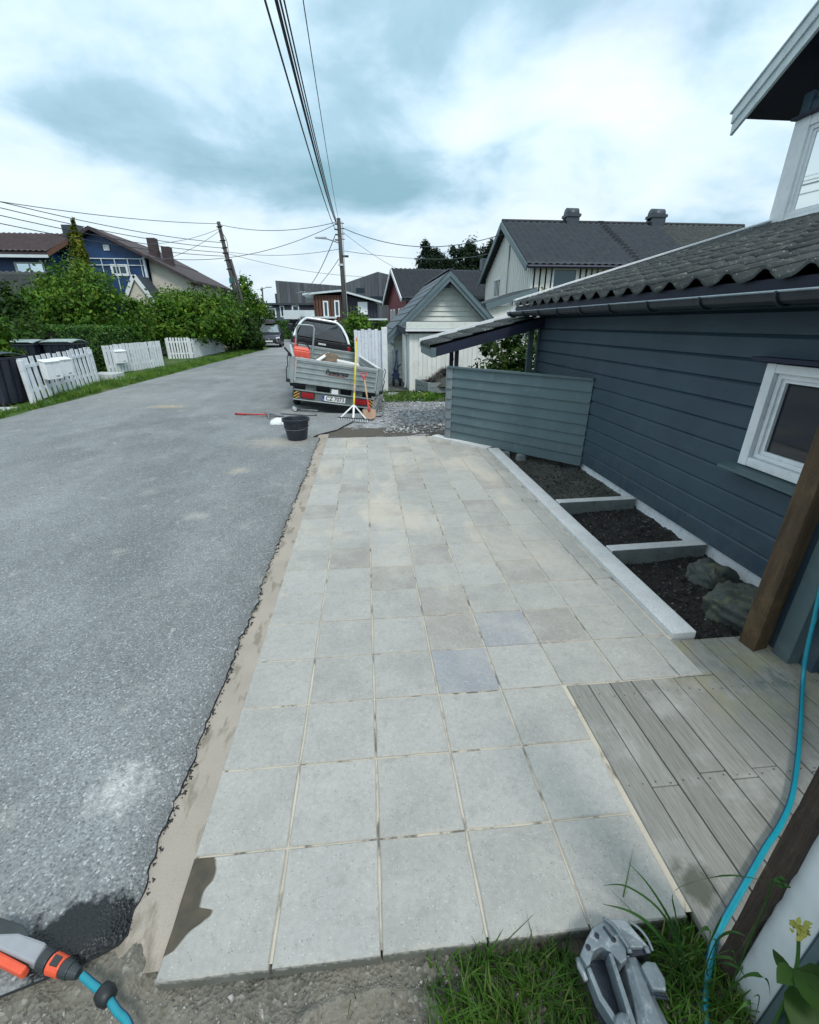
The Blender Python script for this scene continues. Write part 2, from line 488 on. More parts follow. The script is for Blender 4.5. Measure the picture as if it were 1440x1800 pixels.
# trampled soil in front of the slabs
t = NT('trampled_soil')
x, y, z = t.xyz()
c = t.mix(t.ramp(t.noise(5, 7, .65), .35, .65), (.185, .180, .150), (.105, .103, .085))
c = t.mix(t.ramp(t.noise(22, 5, .6), .52, .66, 0, .7), c, (.06, .055, .04))
v = t.vor(95, out='Color'); sv = t.n.new('ShaderNodeSeparateColor'); t.l.new(v, sv.inputs[0])
c = t.hv(c, sv.outputs[0], .35)
c = t.mix(t.ramp(sv.outputs[1], .93, .97, 0, .55), c, (.42, .41, .37))
c = t.mix(t.ramp(x, .75, 1.05, 0, .75), c, (.035, .032, .02))
c = t.mix(t.ramp(t.noise(2.6, 5), .45, .62, 0, .6), c, (.27, .245, .20))
M['dirt'] = t.out(c, .95, t.bump(t.math('ADD', t.noise(60, 5, .65), t.vor(95)), .7, .01))
def dirt_z(X, Y):
    z = -.058 + .045 * fbm(X, Y, 5, 4, 12) + .03 * fbm(X, Y, 22, 3, 5)
    r = np.hypot((X - .62) / .20, (Y + .135) / .07)            # a boot print
    z = z - .016 * (r < .9) + .02 * np.exp(-((r - 1.05) / .16) ** 2)
    z = z + .030 * sst(-.02, -.10, X) * sst(-.12, .06, Y) + .02 * sst(-.12, -.6, X)
    return np.minimum(z, np.where((Y > -.03) & (X > -.03), -.052, -.012))
struct(grid('bare_soil', np.arange(-1.6, 3.3, .012), np.arange(-.75, .25, .012), dirt_z, M['dirt']))

# ------------------------------------------------------------------ concrete slab paving
PITCH, ROWS = .33, 20
t = NT('concrete_slab')
x, y, z = t.xyz()
oc_ = t.n.new('ShaderNodeSeparateColor'); t.l.new(t.oi.outputs['Color'], oc_.inputs[0])
rnd = oc_.outputs[0]                    # each slab carries its own shade as object colour
base = t.mix(t.ramp(rnd, .0, .79), (.318, .315, .294), (.382, .380, .358))
base = t.mix(t.ramp(rnd, .80, .82), base, (.300, .285, .262))
base = t.mix(t.ramp(rnd, .945, .95), base, (.282, .292, .312))
c = t.mix(t.ramp(t.noise(4.5, 7, .62, off=True), .36, .68, 0, .55), base, (.46, .452, .42))
c = t.mix(t.ramp(t.noise(16, 6, .65), .52, .72, 0, .6), c, (.285, .28, .258))
v = t.vor(120, out='Color'); sv = t.n.new('ShaderNodeSeparateColor'); t.l.new(v, sv.inputs[0])
ring = t.ramp(t.vor(120), .22, .40, 1, 0)
c = t.hv(c, t.noise(46, 5, .7), .24)
c = t.mix(t.math('MULTIPLY', t.ramp(sv.outputs[0], .87, .90), t.math('MULTIPLY', ring, .42)), c, (.10, .105, .11))
c = t.mix(t.math('MULTIPLY', t.ramp(sv.outputs[1], .84, .90), t.math('MULTIPLY', ring, .40)), c, (.62, .615, .60))
c = t.hv(c, t.noise(320, 2), .22)
# sand dust left along the joints
tco = t.n.new('ShaderNodeTexCoord'); tsp = t.n.new('ShaderNodeSeparateXYZ'); t.l.new(tco.outputs['Object'], tsp.inputs[0])
ed = t.math('MAXIMUM', t.math('ABSOLUTE', tsp.outputs[0]), t.math('ABSOLUTE', tsp.outputs[1]))
ed = t.math('ADD', ed, t.ramp(t.noise(11, 6, .7), .3, .7, -.030, .012))
c = t.mix(t.ramp(ed, .146, .164, 0, .45), c, (.50, .465, .40))
# trowel scratches and swept sand
c = t.mix(t.ramp(t.noise(9, 5, .7, st=(1, 4, 1), dist=1.6), .63, .68, 0, .55), c, (.50, .49, .46))
swept = t.math('MULTIPLY', t.ramp(t.noise(1.7, 6, .62, st=(1, .55, 1), dist=.7), .50, .64), t.ramp(y, 1.2, 3.4))
c = t.mix(t.math('MULTIPLY', swept, .62), c, (.56, .50, .41))
# spilled water on the corner slab
wn_ = t.ramp(t.noise(5.2, 2, .45, dist=.3), .25, .75, -.075, .075)
fc = t.n.new('ShaderNodeFloatCurve'); cv_ = fc.mapping.curves[0]      # how far the puddle reached, along the slab's side
pts_ = [(0, 0), (.14, 0), (.22, .30), (.33, .50), (.42, .85), (.49, 1.0), (.54, .60), (.66, .62), (.80, .82), (.92, .74), (1, .60)]
while len(cv_.points) < len(pts_): cv_.points.new(.5, .5)
for q_, (a_, b_) in zip(cv_.points, pts_): q_.location = (a_, b_)
fc.mapping.update()
t.l.new(t.math('DIVIDE', y, .33), fc.inputs['Value'])
reach = t.math('ADD', t.math('MULTIPLY', fc.outputs[0], .118), t.math('MULTIPLY', wn_, .16))
wet = t.math('MULTIPLY', t.ramp(t.math('SUBTRACT', x, reach), -.004, .004, 1, 0), t.math('MULTIPLY', t.ramp(y, .04, .055), t.ramp(y, .325, .328, 1, 0)))
c = t.mix(wet, c, t.mix(t.ramp(t.noise(14, 4), .4, .6), (.062, .056, .042), (.095, .078, .054)))
edge2 = t.math('MULTIPLY', t.ramp(y, .0045, .010, 1, .0), t.ramp(t.math('ADD', z, t.ramp(t.noise(60, 4), .3, .7, -.012, .012)), -.004, -.022, 0, .9))
c = t.mix(edge2, c, (.10, .105, .085))
M['slab'] = t.out(c, t.ramp(wet, 0, 1, .86, .62), t.bump(t.math('ADD', t.noise(300, 3), t.math('MULTIPLY', t.vor(150), .6)), .22, .004), spec=.35)

def clip_poly(poly, hp):            # keep the side where a*x+b*y<=c
    for a, b, cc in hp:
        out = []
        for i in range(len(poly)):
            p, q = poly[i], poly[(i + 1) % len(poly)]
            dp, dq = a * p[0] + b * p[1] - cc, a * q[0] + b * q[1] - cc
            if dp <= 0: out.append(p)
            if dp * dq < 0:
                k = dp / (dp - dq); out.append((p[0] + (q[0] - p[0]) * k, p[1] + (q[1] - p[1]) * k))
        poly = out
        if len(poly) < 3: return []
    return poly
def slab_mesh(poly, name='slab'):   # chamfered and slightly chipped
    th, ch = .052, .005
    cx = sum(p[0] for p in poly) / len(poly); cy = sum(p[1] for p in poly) / len(poly)
    pts = []
    for i in range(len(poly)):
        p, q = poly[i], poly[(i + 1) % len(poly)]
        L = math.hypot(q[0] - p[0], q[1] - p[1]); n = max(1, int(L / .055))
        for k in range(n):
            w = 0 if k == 0 else random.uniform(-.0018, .0009)
            f = k / n; px, py = p[0] + (q[0] - p[0]) * f, p[1] + (q[1] - p[1]) * f
            d = math.hypot(px - cx, py - cy) or 1
            pts.append((px + (px - cx) / d * w, py + (py - cy) / d * w))
    n = len(pts); vs = []
    for z, s in ((-th, 0), (-ch, 0), (0, ch)):
        for px, py in pts:
            d = math.hypot(px - cx, py - cy) or 1
            vs.append((px - (px - cx) / d * s, py - (py - cy) / d * s, z))
    fs = [(l * n + i, l * n + (i + 1) % n, (l + 1) * n + (i + 1) % n, (l + 1) * n + i) for l in (0, 1) for i in range(n)]
    fs.append(tuple(range(2 * n, 3 * n)))
    me = bpy.data.meshes.new(name); me.from_pydata(vs, [], fs); me.materials.append(M['slab'])
    return me
paving = MB().add([(.004, .016, -.0075), (1.672, .016, -.0075), (1.672, .984, -.0075), (2.468, .992, -.0075), (2.468, 5.70, -.0075), (1.78, 6.60, -.0075), (.004, 6.595, -.0075)],
                  [(0, 1, 2, 3, 4, 5, 6)]).build('paving', M['joint'])
struct(paving)
full = [slab_mesh([(-.1613, -.1613), (.1613, -.1613), (.1613, .1613), (-.1613, .1613)]) for _ in range(6)]
KX, KY = 2.445, 5.60                # kerb inner line, and where it turns
for r in range(ROWS):
    for k in range(8):
        if r < 3 and k > 4: continue
        x0, y0 = k * PITCH + .0037, r * PITCH + .0037
        poly = [(x0, y0), (x0 + .3226, y0), (x0 + .3226, y0 + .3226), (x0, y0 + .3226)]
        hp = [(1, 0, KX)]
        dx, dy = 1.80 - KX, 6.40 - KY
        L = math.hypot(dx, dy); nx_, ny_ = dy / L, -dx / L
        hp.append((nx_, ny_, nx_ * KX + ny_ * KY))
        cut = clip_poly(poly, hp)
        if len(cut) < 3: continue
        jz, tilt = random.uniform(-.0018, .0018), (random.uniform(-.004, .004), random.uniform(-.004, .004), random.uniform(-.006, .006))
        if cut == poly:
            o = inst(random.choice(full), 'paving_slab', paving, (x0 + .1613 + random.uniform(-.001, .001), y0 + .1613, jz), tilt)
        else:
            area = abs(sum(cut[i][0] * cut[(i + 1) % len(cut)][1] - cut[(i + 1) % len(cut)][0] * cut[i][1] for i in range(len(cut)))) / 2
            if area < .0015: continue
            cx = sum(p[0] for p in cut) / len(cut); cy = sum(p[1] for p in cut) / len(cut)
            o = inst(slab_mesh([(p[0] - cx, p[1] - cy) for p in cut]), 'paving_slab', paving, (cx, cy, jz), (tilt[0], tilt[1], 0))
        sh_ = random.uniform(0, .79) if random.random() > .08 else .87
        sh_ = {(3, 3): .99, (4, 4): .99, (2, 6): .87, (1, 7): .87}.get((k, r), sh_)
        o.color = (sh_, sh_, sh_, 1)

# ------------------------------------------------------------------ granite kerb, cross stones and the beds
t = NT('granite')
c = t.mix(t.ramp(t.noise(7, 6), .35, .65), (.66, .665, .655), (.57, .575, .57))
v = t.vor(190, out='Color'); sv = t.n.new('ShaderNodeSeparateColor'); t.l.new(v, sv.inputs[0])
c = t.hv(c, sv.outputs[0], .13)
c = t.mix(t.ramp(sv.outputs[1], .9, .95, 0, .3), c, (.30, .31, .32))
c = t.mix(t.ramp(t.geo.outputs['Normal'] if False else t.noise(3, 6, .6), .6, .75, 0, .3), c, (.45, .43, .38))
M['granite'] = t.out(c, .8, t.bump(t.noise(130, 4), .35, .005))
M['granite_side'] = mat('darker_granite_side', (.20, .225, .22), (.13, .15, .145), 9, .85, .5, 60, dirt=(.07, .075, .06), dscale=14)  # darker mottled grey for the dividers' front and back faces
kerb = thing('granite_kerb', 'pale granite kerb edging the slab paving beside the planting beds', 'kerb', (2.53, 1.3, 0))
def kerb_stone(a, b, w, z0, z1, m, parent, name='kerb_stone', bev=.006):
    return MB().bar((a[0], a[1], (z0 + z1) / 2), (b[0], b[1], (z0 + z1) / 2), w, z1 - z0).build(name, m, parent, bevel=bev)
seg = [1.29, 2.62, 3.63, 4.62, 5.60]
for a, b in zip(seg[:-1], seg[1:]):
    kerb_stone((2.545, a + .002), (2.545, b - .002), .155, -.10, .032 + random.uniform(-.002, .002), M['granite'], kerb)
kerb_stone((2.50, 5.66), (2.05, 6.22), .14, -.10, .030, M['granite'], kerb)
kerb_stone((2.045, 6.226), (1.80, 6.55), .14, -.10, .026, M['granite'], kerb)
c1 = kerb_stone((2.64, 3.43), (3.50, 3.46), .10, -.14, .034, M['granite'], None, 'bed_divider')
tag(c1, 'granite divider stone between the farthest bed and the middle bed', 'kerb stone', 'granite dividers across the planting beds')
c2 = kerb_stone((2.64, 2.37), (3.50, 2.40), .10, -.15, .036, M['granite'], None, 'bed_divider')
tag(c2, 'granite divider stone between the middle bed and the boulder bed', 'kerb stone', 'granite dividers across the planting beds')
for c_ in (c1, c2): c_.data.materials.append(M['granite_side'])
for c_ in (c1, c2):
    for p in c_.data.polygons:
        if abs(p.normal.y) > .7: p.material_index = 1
t = NT('bed_soil')
c = t.mix(t.ramp(t.noise(9, 7, .65), .36, .64), (.030, .027, .024), (.014, .013, .013))
v = t.vor(70, out='Color'); sv = t.n.new('ShaderNodeSeparateColor'); t.l.new(v, sv.inputs[0])
c = t.hv(c, sv.outputs[0], .5)
c = t.mix(t.ramp(sv.outputs[1], .955, .98, 0, .55), c, (.26, .25, .22))
x, y, z = t.xyz()
c = t.mix(t.math('MULTIPLY', t.ramp(y, 3.35, 3.6), t.ramp(t.noise(3, 5), .3, .6, .4, .9)), c, (.10, .105, .09))
M['soil'] = t.out(c, .95, t.bump(t.math('ADD', t.noise(70, 5, .65), t.vor(70)), .8, .012))
struct(grid('bed_soil', np.arange(2.55, 3.56, .017), np.arange(1.24, 5.95, .017), lambda X, Y: -.125 + .05 * (X - 2.6) + .02 * sst(3.4, 3.5, Y) + .05 * fbm(X, Y, 6, 4, 2) + .03 * fbm(X, Y, 25, 3, 4), M['soil']))
# chips, twigs and clods lying on the soil: nobody could count them
def scatter(name, label, cat, n, area, zf, size, m, seed, flat=.6, parent=None, xf=None):
    r = np.random.default_rng(seed)
    px = r.uniform(area[0], area[1], n); py = r.uniform(area[2], area[3], n)
    if xf is not None: px = px + xf(py)
    pz = zf(px, py)
    s = size * r.lognormal(0, .45, n)
    base = np.array([(1, 0, 0), (-.5, .87, 0), (-.5, -.87, 0), (0, 0, 1), (.1, .1, -.7)])
    tri = np.array([(0, 1, 3), (1, 2, 3), (2, 0, 3), (1, 0, 4), (2, 1, 4), (0, 2, 4)])
    a = r.uniform(0, 6.28, n); ca, sa = np.cos(a), np.sin(a)
    el = r.uniform(.6, 1.9, n)
    bx = base[None, :, 0] * el[:, None] + r.normal(0, .15, (n, 5)); by = base[None, :, 1] + r.normal(0, .15, (n, 5)); bz = base[None, :, 2] * flat
    vx = (bx * ca[:, None] - by * sa[:, None]) * s[:, None] + px[:, None]
    vy = (bx * sa[:, None] + by * ca[:, None]) * s[:, None] + py[:, None]
    vz = bz * s[:, None] + pz[:, None]
    V = np.stack([vx, vy, vz], -1).reshape(-1, 3)
    F = (tri[None] + (np.arange(n) * 5)[:, None, None]).reshape(-1, 3)
    o = np_mesh(name, V, F, m, parent)
    if parent is None: tag(o, label, cat)
    o['kind'] = 'stuff'
    return o
t = NT('stone_chips'); rp = t.geo.outputs['Random Per Island']
M['chips'] = t.out(t.mix(t.ramp(rp, 0, 1), (.10, .10, .095), (.42, .41, .38)), .9)
t = NT('soil_clods'); rp = t.geo.outputs['Random Per Island']
M['clods'] = t.out(t.mix(t.ramp(rp, .55, 1), (.020, .018, .016), (.12, .11, .10)), .95)
t = NT('drive_pebbles'); rp = t.geo.outputs['Random Per Island']
M['pebbles'] = t.out(t.mix(t.ramp(rp, 0, 1), (.16, .165, .17), (.52, .53, .54)), .9)
soilz = lambda X, Y: -.118 + .05 * (X - 2.6) + .02 * sst(3.4, 3.5, Y) + .05 * fbm(X, Y, 6, 4, 2) + .03 * fbm(X, Y, 25, 3, 4)
scatter('soil_clods', 'dark clods and chips lying in the planting beds', 'soil', 5200, (2.64, 3.47, 1.3, 5.5), soilz, .006, M['clods'], 3)
scatter('loose_grit', 'loose grit and crumbs on the trampled soil before the slabs', 'gravel', 5200, (-1.2, 1.6, -.62, .0), lambda X, Y: dirt_z(X, Y) + .001, .0030, M['chips'], 4)
scatter('drive_pebbles', 'grey pebbles strewn over the gravel drive', 'gravel', 9000, (.95, 5.0, 6.9, 11.4), lambda X, Y: dip(X, Y) + .03 * fbm(X, Y, 2.2, 4, 6) - .012, .016, M['pebbles'], 6)
scatter('asphalt_crumbs', 'black asphalt crumbs along the broken road edge', 'asphalt', 1500, (-.012, .020, .1, 6.6), lambda X, Y: 0 * X - .006, .0042, mat('asphalt_crumb', (.03, .032, .035), (.015, .016, .018)), 9, xf=lambda Y: np.interp(Y, ys, xr) + .006 * np.sin(Y * 91))

# boulders in the nearest bed
def boulder(name, label, c, rx, ry, rz, seed, m, rot=0):
    n, k = 64, 40
    th = np.linspace(0, 2 * np.pi, n, endpoint=False); ph = np.linspace(-.5 * np.pi, .5 * np.pi, k)
    T, P = np.meshgrid(th, ph)
    dx, dy, dz = np.cos(P) * np.cos(T), np.cos(P) * np.sin(T), np.sin(P)
    f = lambda q: np.sign(q) * np.abs(q) ** .6
    q1 = np.round(fbm(dx * 1.1 + dz + seed, dy * 1.2 - dz * .7, 2.2, 2, seed) * 9) / 9
    rr = 1 + .30 * q1 + .32 * fbm(dx * 1.3 + dz + seed, dy * 1.3 - dz, 1.7, 3, seed) + .10 * fbm(dx * 3 + dz, dy * 3 - dz, 4, 4, seed + 3)
    X, Y, Z = f(dx) * rx * rr, f(dy) * ry * rr, f(dz) * rz * rr
    ca, sa = math.cos(rot), math.sin(rot)
    V = np.stack([c[0] + X * ca - Y * sa, c[1] + X * sa + Y * ca, c[2] + Z], -1).reshape(-1, 3)
    i = np.arange(n)[None, :] + np.arange(k - 1)[:, None] * n; j = (np.arange(n)[None, :] + 1) % n + np.arange(k - 1)[:, None] * n
    F = np.stack([i, j, j + n, i + n], -1).reshape(-1, 4)
    ob = np_mesh(name, V, F, m)
    return tag(ob, label, 'boulder')
M['boulder'] = mat('mossy_stone', (.105, .115, .098), (.050, .060, .055), 7, .95, 1.0, 40, dirt=(.17, .165, .085), dscale=8, damt=.9)
boulder('boulder', 'large mossy boulder in the nearest bed beside the brown post', (3.22, 1.57, -.13), .25, .23, .19, 3, M['boulder'], .5)
boulder('boulder', 'smaller grey green boulder against the white foundation', (3.31, 2.02, -.12), .16, .14, .15, 8, M['boulder'], .2)
M['cobble'] = mat('grey_cobble', (.30, .32, .31), (.18, .20, .195), 8, .9, .6, 40)
for k_, (cx, cy, dx) in enumerate(((2.72, 5.52, .13), (2.90, 5.36, .14), (2.55, 5.70, .12))):
    o = MB().hexa([(cx - dx / 2, cy - .07, -.12), (cx + dx / 2, cy - .06, -.12), (cx + dx / 2, cy + .06, -.12), (cx - dx / 2, cy + .07, -.12),
                   (cx - dx / 2 + .01, cy - .05, .00), (cx + dx / 2 - .015, cy - .05, .005), (cx + dx / 2 - .01, cy + .05, .0), (cx - dx / 2 + .01, cy + .05, -.005)]).build('cobblestone', M['cobble'], bevel=.018)
    tag(o, ('grey cobblestone, middle one of three under the slatted screen', 'grey cobblestone nearest the house wall under the slatted screen', 'grey cobblestone nearest the kerb bend under the slatted screen')[k_], 'stone', 'cobbles under the screen')

# ------------------------------------------------------------------ timber deck
t = NT('weathered_deck')
g1 = t.noise(26, 6, .65, st=(9, .35, 9), off=True)
c = t.mix(t.ramp(g1, .32, .66), (.30, .292, .262), (.165, .163, .148))
c = t.mix(t.ramp(t.noise(4, 6, .65), .52, .7, 0, .7), c, (.365, .358, .335))
c = t.hv(c, t.oi.outputs['Random'], .10)
x, y, z = t.xyz()
alg = t.math('MULTIPLY', t.ramp(t.noise(9, 6, .7, st=(1, .6, 1)), .50, .62), t.math('MULTIPLY', t.ramp(x, 2.3, 2.75), t.ramp(y, .2, .9)))
c = t.mix(t.math('MULTIPLY', alg, .75), c, (.10, .13, .115))
alg2 = t.math('MULTIPLY', t.ramp(t.noise(6, 5, .6), .42, .62), t.math('MULTIPLY', t.ramp(x, 2.15, 2.4), t.ramp(y, .55, .9)))
c = t.mix(t.math('MULTIPLY', alg2, .5), c, (.29, .26, .13))
dx = t.math('DIVIDE', t.math('SUBTRACT', x, 1.735), .085); dy = t.math('DIVIDE', t.math('SUBTRACT', y, .085), .075)
rr = t.math('ADD', t.math('SQRT', t.math('ADD', t.math('MULTIPLY', dx, dx), t.math('MULTIPLY', dy, dy))), t.ramp(t.noise(14, 5, .6), .2, .8, -.6, .6))
c = t.mix(t.ramp(rr, .55, 1.05, .82, 0), c, (.055, .065, .045))
M['deck'] = t.out(c, .82, t.bump(g1, .3, .004))
deck = thing('timber_deck', 'weathered grey timber deck butting against the slabs', 'deck', (1.66, -.1, 0))
B(1.675, 2.99, -.13, .985, -.10, -.034).build('joist_bed', mat('deck_shadow', (.03, .03, .028)), deck)  # near-black bed; the shade between the boards is put into its colour
B(2.50, 2.99, .985, 1.262, -.10, -.034).build('joist_bed', M['clods'], deck)
bw, x0, k_ = .1195, 1.668, 0
while x0 < 3.2:
    yend = .985 if x0 + bw < 2.50 else 1.268
    if x0 < 2.50 < x0 + bw: yend = .985
    cuts = [-.13, yend] if k_ % 3 != 1 else [-.13, .42, yend]
    if 1 < k_ < 8 and len(cuts) == 2 and k_ % 2: cuts = [-.13, .46, yend]
    for a, b in zip(cuts[:-1], cuts[1:]):
        B(x0 + .0025, x0 + bw - .0025, a + .0015, b - .0015, -.03, random.uniform(-.003, .0005)).build('deck_board', M['deck'], deck, bevel=.0035)
    x0 += bw; k_ += 1
nails = MB()
x0 = 1.668
while x0 < 3.1:
    for yy in (.44, .9):
        for dx_ in (.03, .09):
            nails.lathe((x0 + dx_ + random.uniform(-.008, .008), yy + random.uniform(-.012, .012), .0), [(.0030, 0), (.0030, .0008), (0.0001, .0009)], 8)
    x0 += bw
nails.build('nail_heads', mat('rusty_nail', (.05, .045, .04), rough=.6, metal=.4), deck)['kind'] = 'stuff'
# timber patch where the deck runs on beside the kerb end
B(2.452, 2.5035, .989, 1.283, -.03, -.004).build('deck_board', M['deck'], deck, bevel=.003)

# ------------------------------------------------------------------ the grey house on the right
def paint(name, a, b, rough=.5, rnd=.06, dirt=None, bump=.12):
    t = NT(name)
    c = t.mix(t.ramp(t.noise(2.2, 6, .62), .36, .66), a, b)
    c = t.hv(c, t.noise(38, 5, .6, st=(1, .15, 3)), .10)
    if dirt: c = t.mix(t.ramp(t.noise(5, 7, .7), .56, .70, 0, .35), c, dirt)
    x, y, z = t.xyz()
    splash = t.math('MULTIPLY', t.ramp(z, .02, .42, 1, 0), t.ramp(t.noise(7, 7, .72), .42, .66, 0, .45))    # soil splashed up by rain
    c = t.mix(splash, c, (.13, .135, .125))
    c = t.mix(t.ramp(t.noise(3.2, 7, .7, st=(1, .5, 2)), .56, .70, 0, .30), c, tuple(min(1, k * 1.55) for k in a))
    c = t.hv(c, t.oi.outputs['Random'], rnd)
    return t.out(c, rough, t.bump(t.noise(60, 5, .6, st=(1, .08, 2)), bump * 2, .004), spec=.4)
M['house'] = paint('house_blue_grey', (.044, .077, .104), (.034, .060, .083))
M['screen'] = paint('screen_blue_grey', (.098, .148, .158), (.080, .122, .134), dirt=(.20, .25, .25))
M['screen_light'] = paint('screen_pale_grey', (.19, .22, .235), (.15, .175, .19))
M['fascia'] = paint('fascia_navy', (.013, .018, .042), (.009, .012, .026), .5)
M['gutter'] = mat('gutter_steel', (.028, .036, .046), (.018, .024, .032), 12, .38, metal=.2)
M['bead'] = mat('gutter_bead', (.30, .36, .40), (.22, .27, .31), 12, .35, metal=.5)
M['white'] = mat('white_paint', (.80, .82, .83), (.70, .73, .75), 8, .5, .1, 40, dirt=(.50, .52, .50), dscale=11, damt=.35)
M['white_trim'] = mat('white_trim_weathered', (.66, .73, .74), (.54, .61, .63), 7, .5, .1, 40, dirt=(.36, .42, .43), dscale=9, damt=.4)
M['foundation'] = mat('white_foundation', (.82, .84, .85), (.74, .76, .78), 8, .8, .3, 50, dirt=(.30, .29, .26), dscale=16, damt=.4)
def tile_mat(name, a, b, moss, amt):
    t = NT(name)
    c = t.mix(t.ramp(t.noise(3.0, 6), .35, .65), a, b)
    c = t.mix(t.ramp(t.noise(17, 7, .7), .54, .66, 0, amt), c, moss)
    c = t.mix(t.ramp(t.noise(33, 4, .6), .66, .70, 0, .9 * min(1, amt * 1.5)), c, (.46, .48, .44))
    c = t.hv(c, t.oi.outputs['Random'], .16)
    return t.out(c, .8, t.bump(t.noise(70, 5, .65), .5, .006))
M['tile'] = tile_mat('lichened_roof_tile', (.050, .058, .058), (.030, .036, .038), (.135, .15, .125), .8)
M['tile_dark'] = tile_mat('dark_roof_tile', (.030, .034, .040), (.020, .023, .028), (.06, .065, .065), .4)
t = NT('window_glass')
M['glass'] = t.out((.010, .014, .022), .04, None, 0, .55)
M['glass'].node_tree.nodes['Principled BSDF'].inputs['Coat Weight'].default_value = .25
t = NT('window_glass_sky')
M['glass_sky'] = t.out((.74, .80, .80), .03, None, .9, .6)

WX = 3.50                                   # wall face
house = thing('grey_house', 'low blue grey weatherboarded house with lichened tile roof at right', 'house', (WX, 3.5, 0))
B(WX + .03, WX + .35, .6, 6.70, -.35, .048).build('foundation', M['foundation'], house)
B(WX + .06, WX + .14, 1.0, 6.66, .05, 1.86).build('wall_core', M['fascia'], house)
# weatherboards, each lapping the one below; the window interrupts some
def lap_board(y0, y1, z0, h, m, parent, x=WX, name='weatherboard'):
    hh = h - .022                              # face, then a chamfer running back under the next board
    poly = [(x - .008, y0, z0), (x - .005, y0, z0 + hh - .024), (x + .018, y0, z0 + hh + .001), (x + .022, y0, z0 + h), (x + .05, y0, z0 + h), (x + .05, y0, z0)]
    return MB().prism(poly, (0, y1 - y0, 0)).build(name, m, parent, bevel=.0015)
WY0, WY1, WZ0, WZ1 = 1.28, 2.27, .78, 1.50
nb, bh = 11, .164
for k in range(nb):
    z0 = .045 + k * bh
    inwin = z0 + bh > WZ0 - .02 and z0 < WZ1
    if inwin:
        lap_board(WY1 + .005, 6.68, z0, bh + .02, M['house'], house)
        lap_board(1.0, WY0 - .005, z0, bh + .02, M['house'], house)
    else:
        lap_board(1.0, 6.68, z0, bh + .02, M['house'], house)
lap_board(WY0, WY1, .701, .075, M['house'], house)
B(WX - .02, WX + .06, 6.68, 6.74, .05, 1.86).build('corner_board', M['house'], house, bevel=.004)
# window with deep white casing
win = B(WX - .035, WX + .06, WY1 - .075, WY1, WZ0, WZ1).build('window', M['white'], house, bevel=.003)
B(WX - .035, WX + .06, WY0, WY0 + .075, WZ0, WZ1).build('casing', M['white'], win, bevel=.003)
B(WX - .033, WX + .06, WY0 + .076, WY1 - .076, WZ1 - .06, WZ1 - .002).build('casing', M['white'], win, bevel=.003)
B(WX - .033, WX + .06, WY0 + .076, WY1 - .076, WZ0 + .002, WZ0 + .065).build('casing', M['white'], win, bevel=.003)
sash = MB()
a0, a1, b0, b1 = WY0 + .08, WY1 - .08, WZ0 + .068, WZ1 - .063
for w, xx in ((.030, .000), (.056, .018)):
    sash.box(WX + xx, WX + .058, a0, a0 + w, b0, b1).box(WX + xx, WX + .058, a1 - w, a1, b0, b1)
    sash.box(WX + xx + .001, WX + .058, a0 + w, a1 - w, b0, b0 + w).box(WX + xx + .001, WX + .058, a0 + w, a1 - w, b1 - w, b1)
sash.build('sash', M['white'], win)
B(WX + .040, WX + .046, a0 + .05, a1 - .05, b0 + .05, b1 - .05).build('pane', M['glass'], win)
B(WX - .105, WX + .02, WY0 - .1, WY1 + .075, WZ1 + .012, WZ1 + .04).build('drip_board', M['fascia'], win, bevel=.004)
MB().hexa([(WX - .12, WY0 - .1, WZ0 - .05), (WX + .02, WY0 - .1, WZ0 - .04), (WX + .02, WY1 + .085, WZ0 - .04), (WX - .12, WY1 + .085, WZ0 - .05),
           (WX - .12, WY0 - .1, WZ0 - .028), (WX + .02, WY0 - .1, WZ0 - .003), (WX + .02, WY1 + .085, WZ0 - .003), (WX - .12, WY1 + .085, WZ0 - .028)]).build('sill', M['screen'], win, bevel=.004)

# roof: eave at the gutter line, rising to the right
SL, EX, EZ = .286, 3.20, 2.045
RY0, RY1 = .55, 6.98
cs = 1 / math.hypot(1, SL); sn = SL * cs
roof = MB().hexa([(EX - .02, RY0 - 3, EZ - .10), (7.6, RY0 - 3, EZ - .10 + (7.6 - EX) * SL), (7.6, RY1 - .03, EZ - .10 + (7.6 - EX) * SL), (EX - .02, RY1 - .03, EZ - .10),
                  (EX - .02, RY0 - 3, EZ - .055), (7.6, RY0 - 3, EZ - .055 + (7.6 - EX) * SL), (7.6, RY1 - .03, EZ - .055 + (7.6 - EX) * SL), (EX - .02, RY1 - .03, EZ - .055)]).build('roof', M['fascia'], house)
def pantile(w, L, amp=.032, th=.022, n=15):
    vs, fs = [], []
    for row, (xx, zz) in enumerate(((0, -th), (0, 0), (L, 0))):
        for i in range(n):
            s = i / (n - 1)
            zw = amp * (math.sin(s * 2 * math.pi + .5) + .25 * math.sin(s * 4 * math.pi))
            vs.append((xx, (s - .5) * w * 1.02, zz + zw))
    for r_ in range(2):
        for i in range(n - 1):
            fs.append((r_ * n + i, r_ * n + i + 1, (r_ + 1) * n + i + 1, (r_ + 1) * n + i))
    me = bpy.data.meshes.new('pantile'); me.from_pydata(vs, [], fs)
    me.polygons.foreach_set('use_smooth', [True] * len(me.polygons))
    return me
TW, TL = .30, .36
ptile = pantile(TW, TL); ptile.materials.append(M['tile'])
ang = math.atan(SL)
ncol, nrow = int((RY1 - RY0) / TW), 12
for r_ in range(nrow):
    for k in range(ncol):
        sx = (r_ * .335 - .10) * cs
        yy = RY1 - .12 - (k + .5) * TW
        inst(ptile, 'roof_tile', roof, (EX + sx, yy, EZ + sx * SL + .02 + random.uniform(-.003, .003)), (0, -ang + .045, random.uniform(-.01, .01)))
rest = MB()
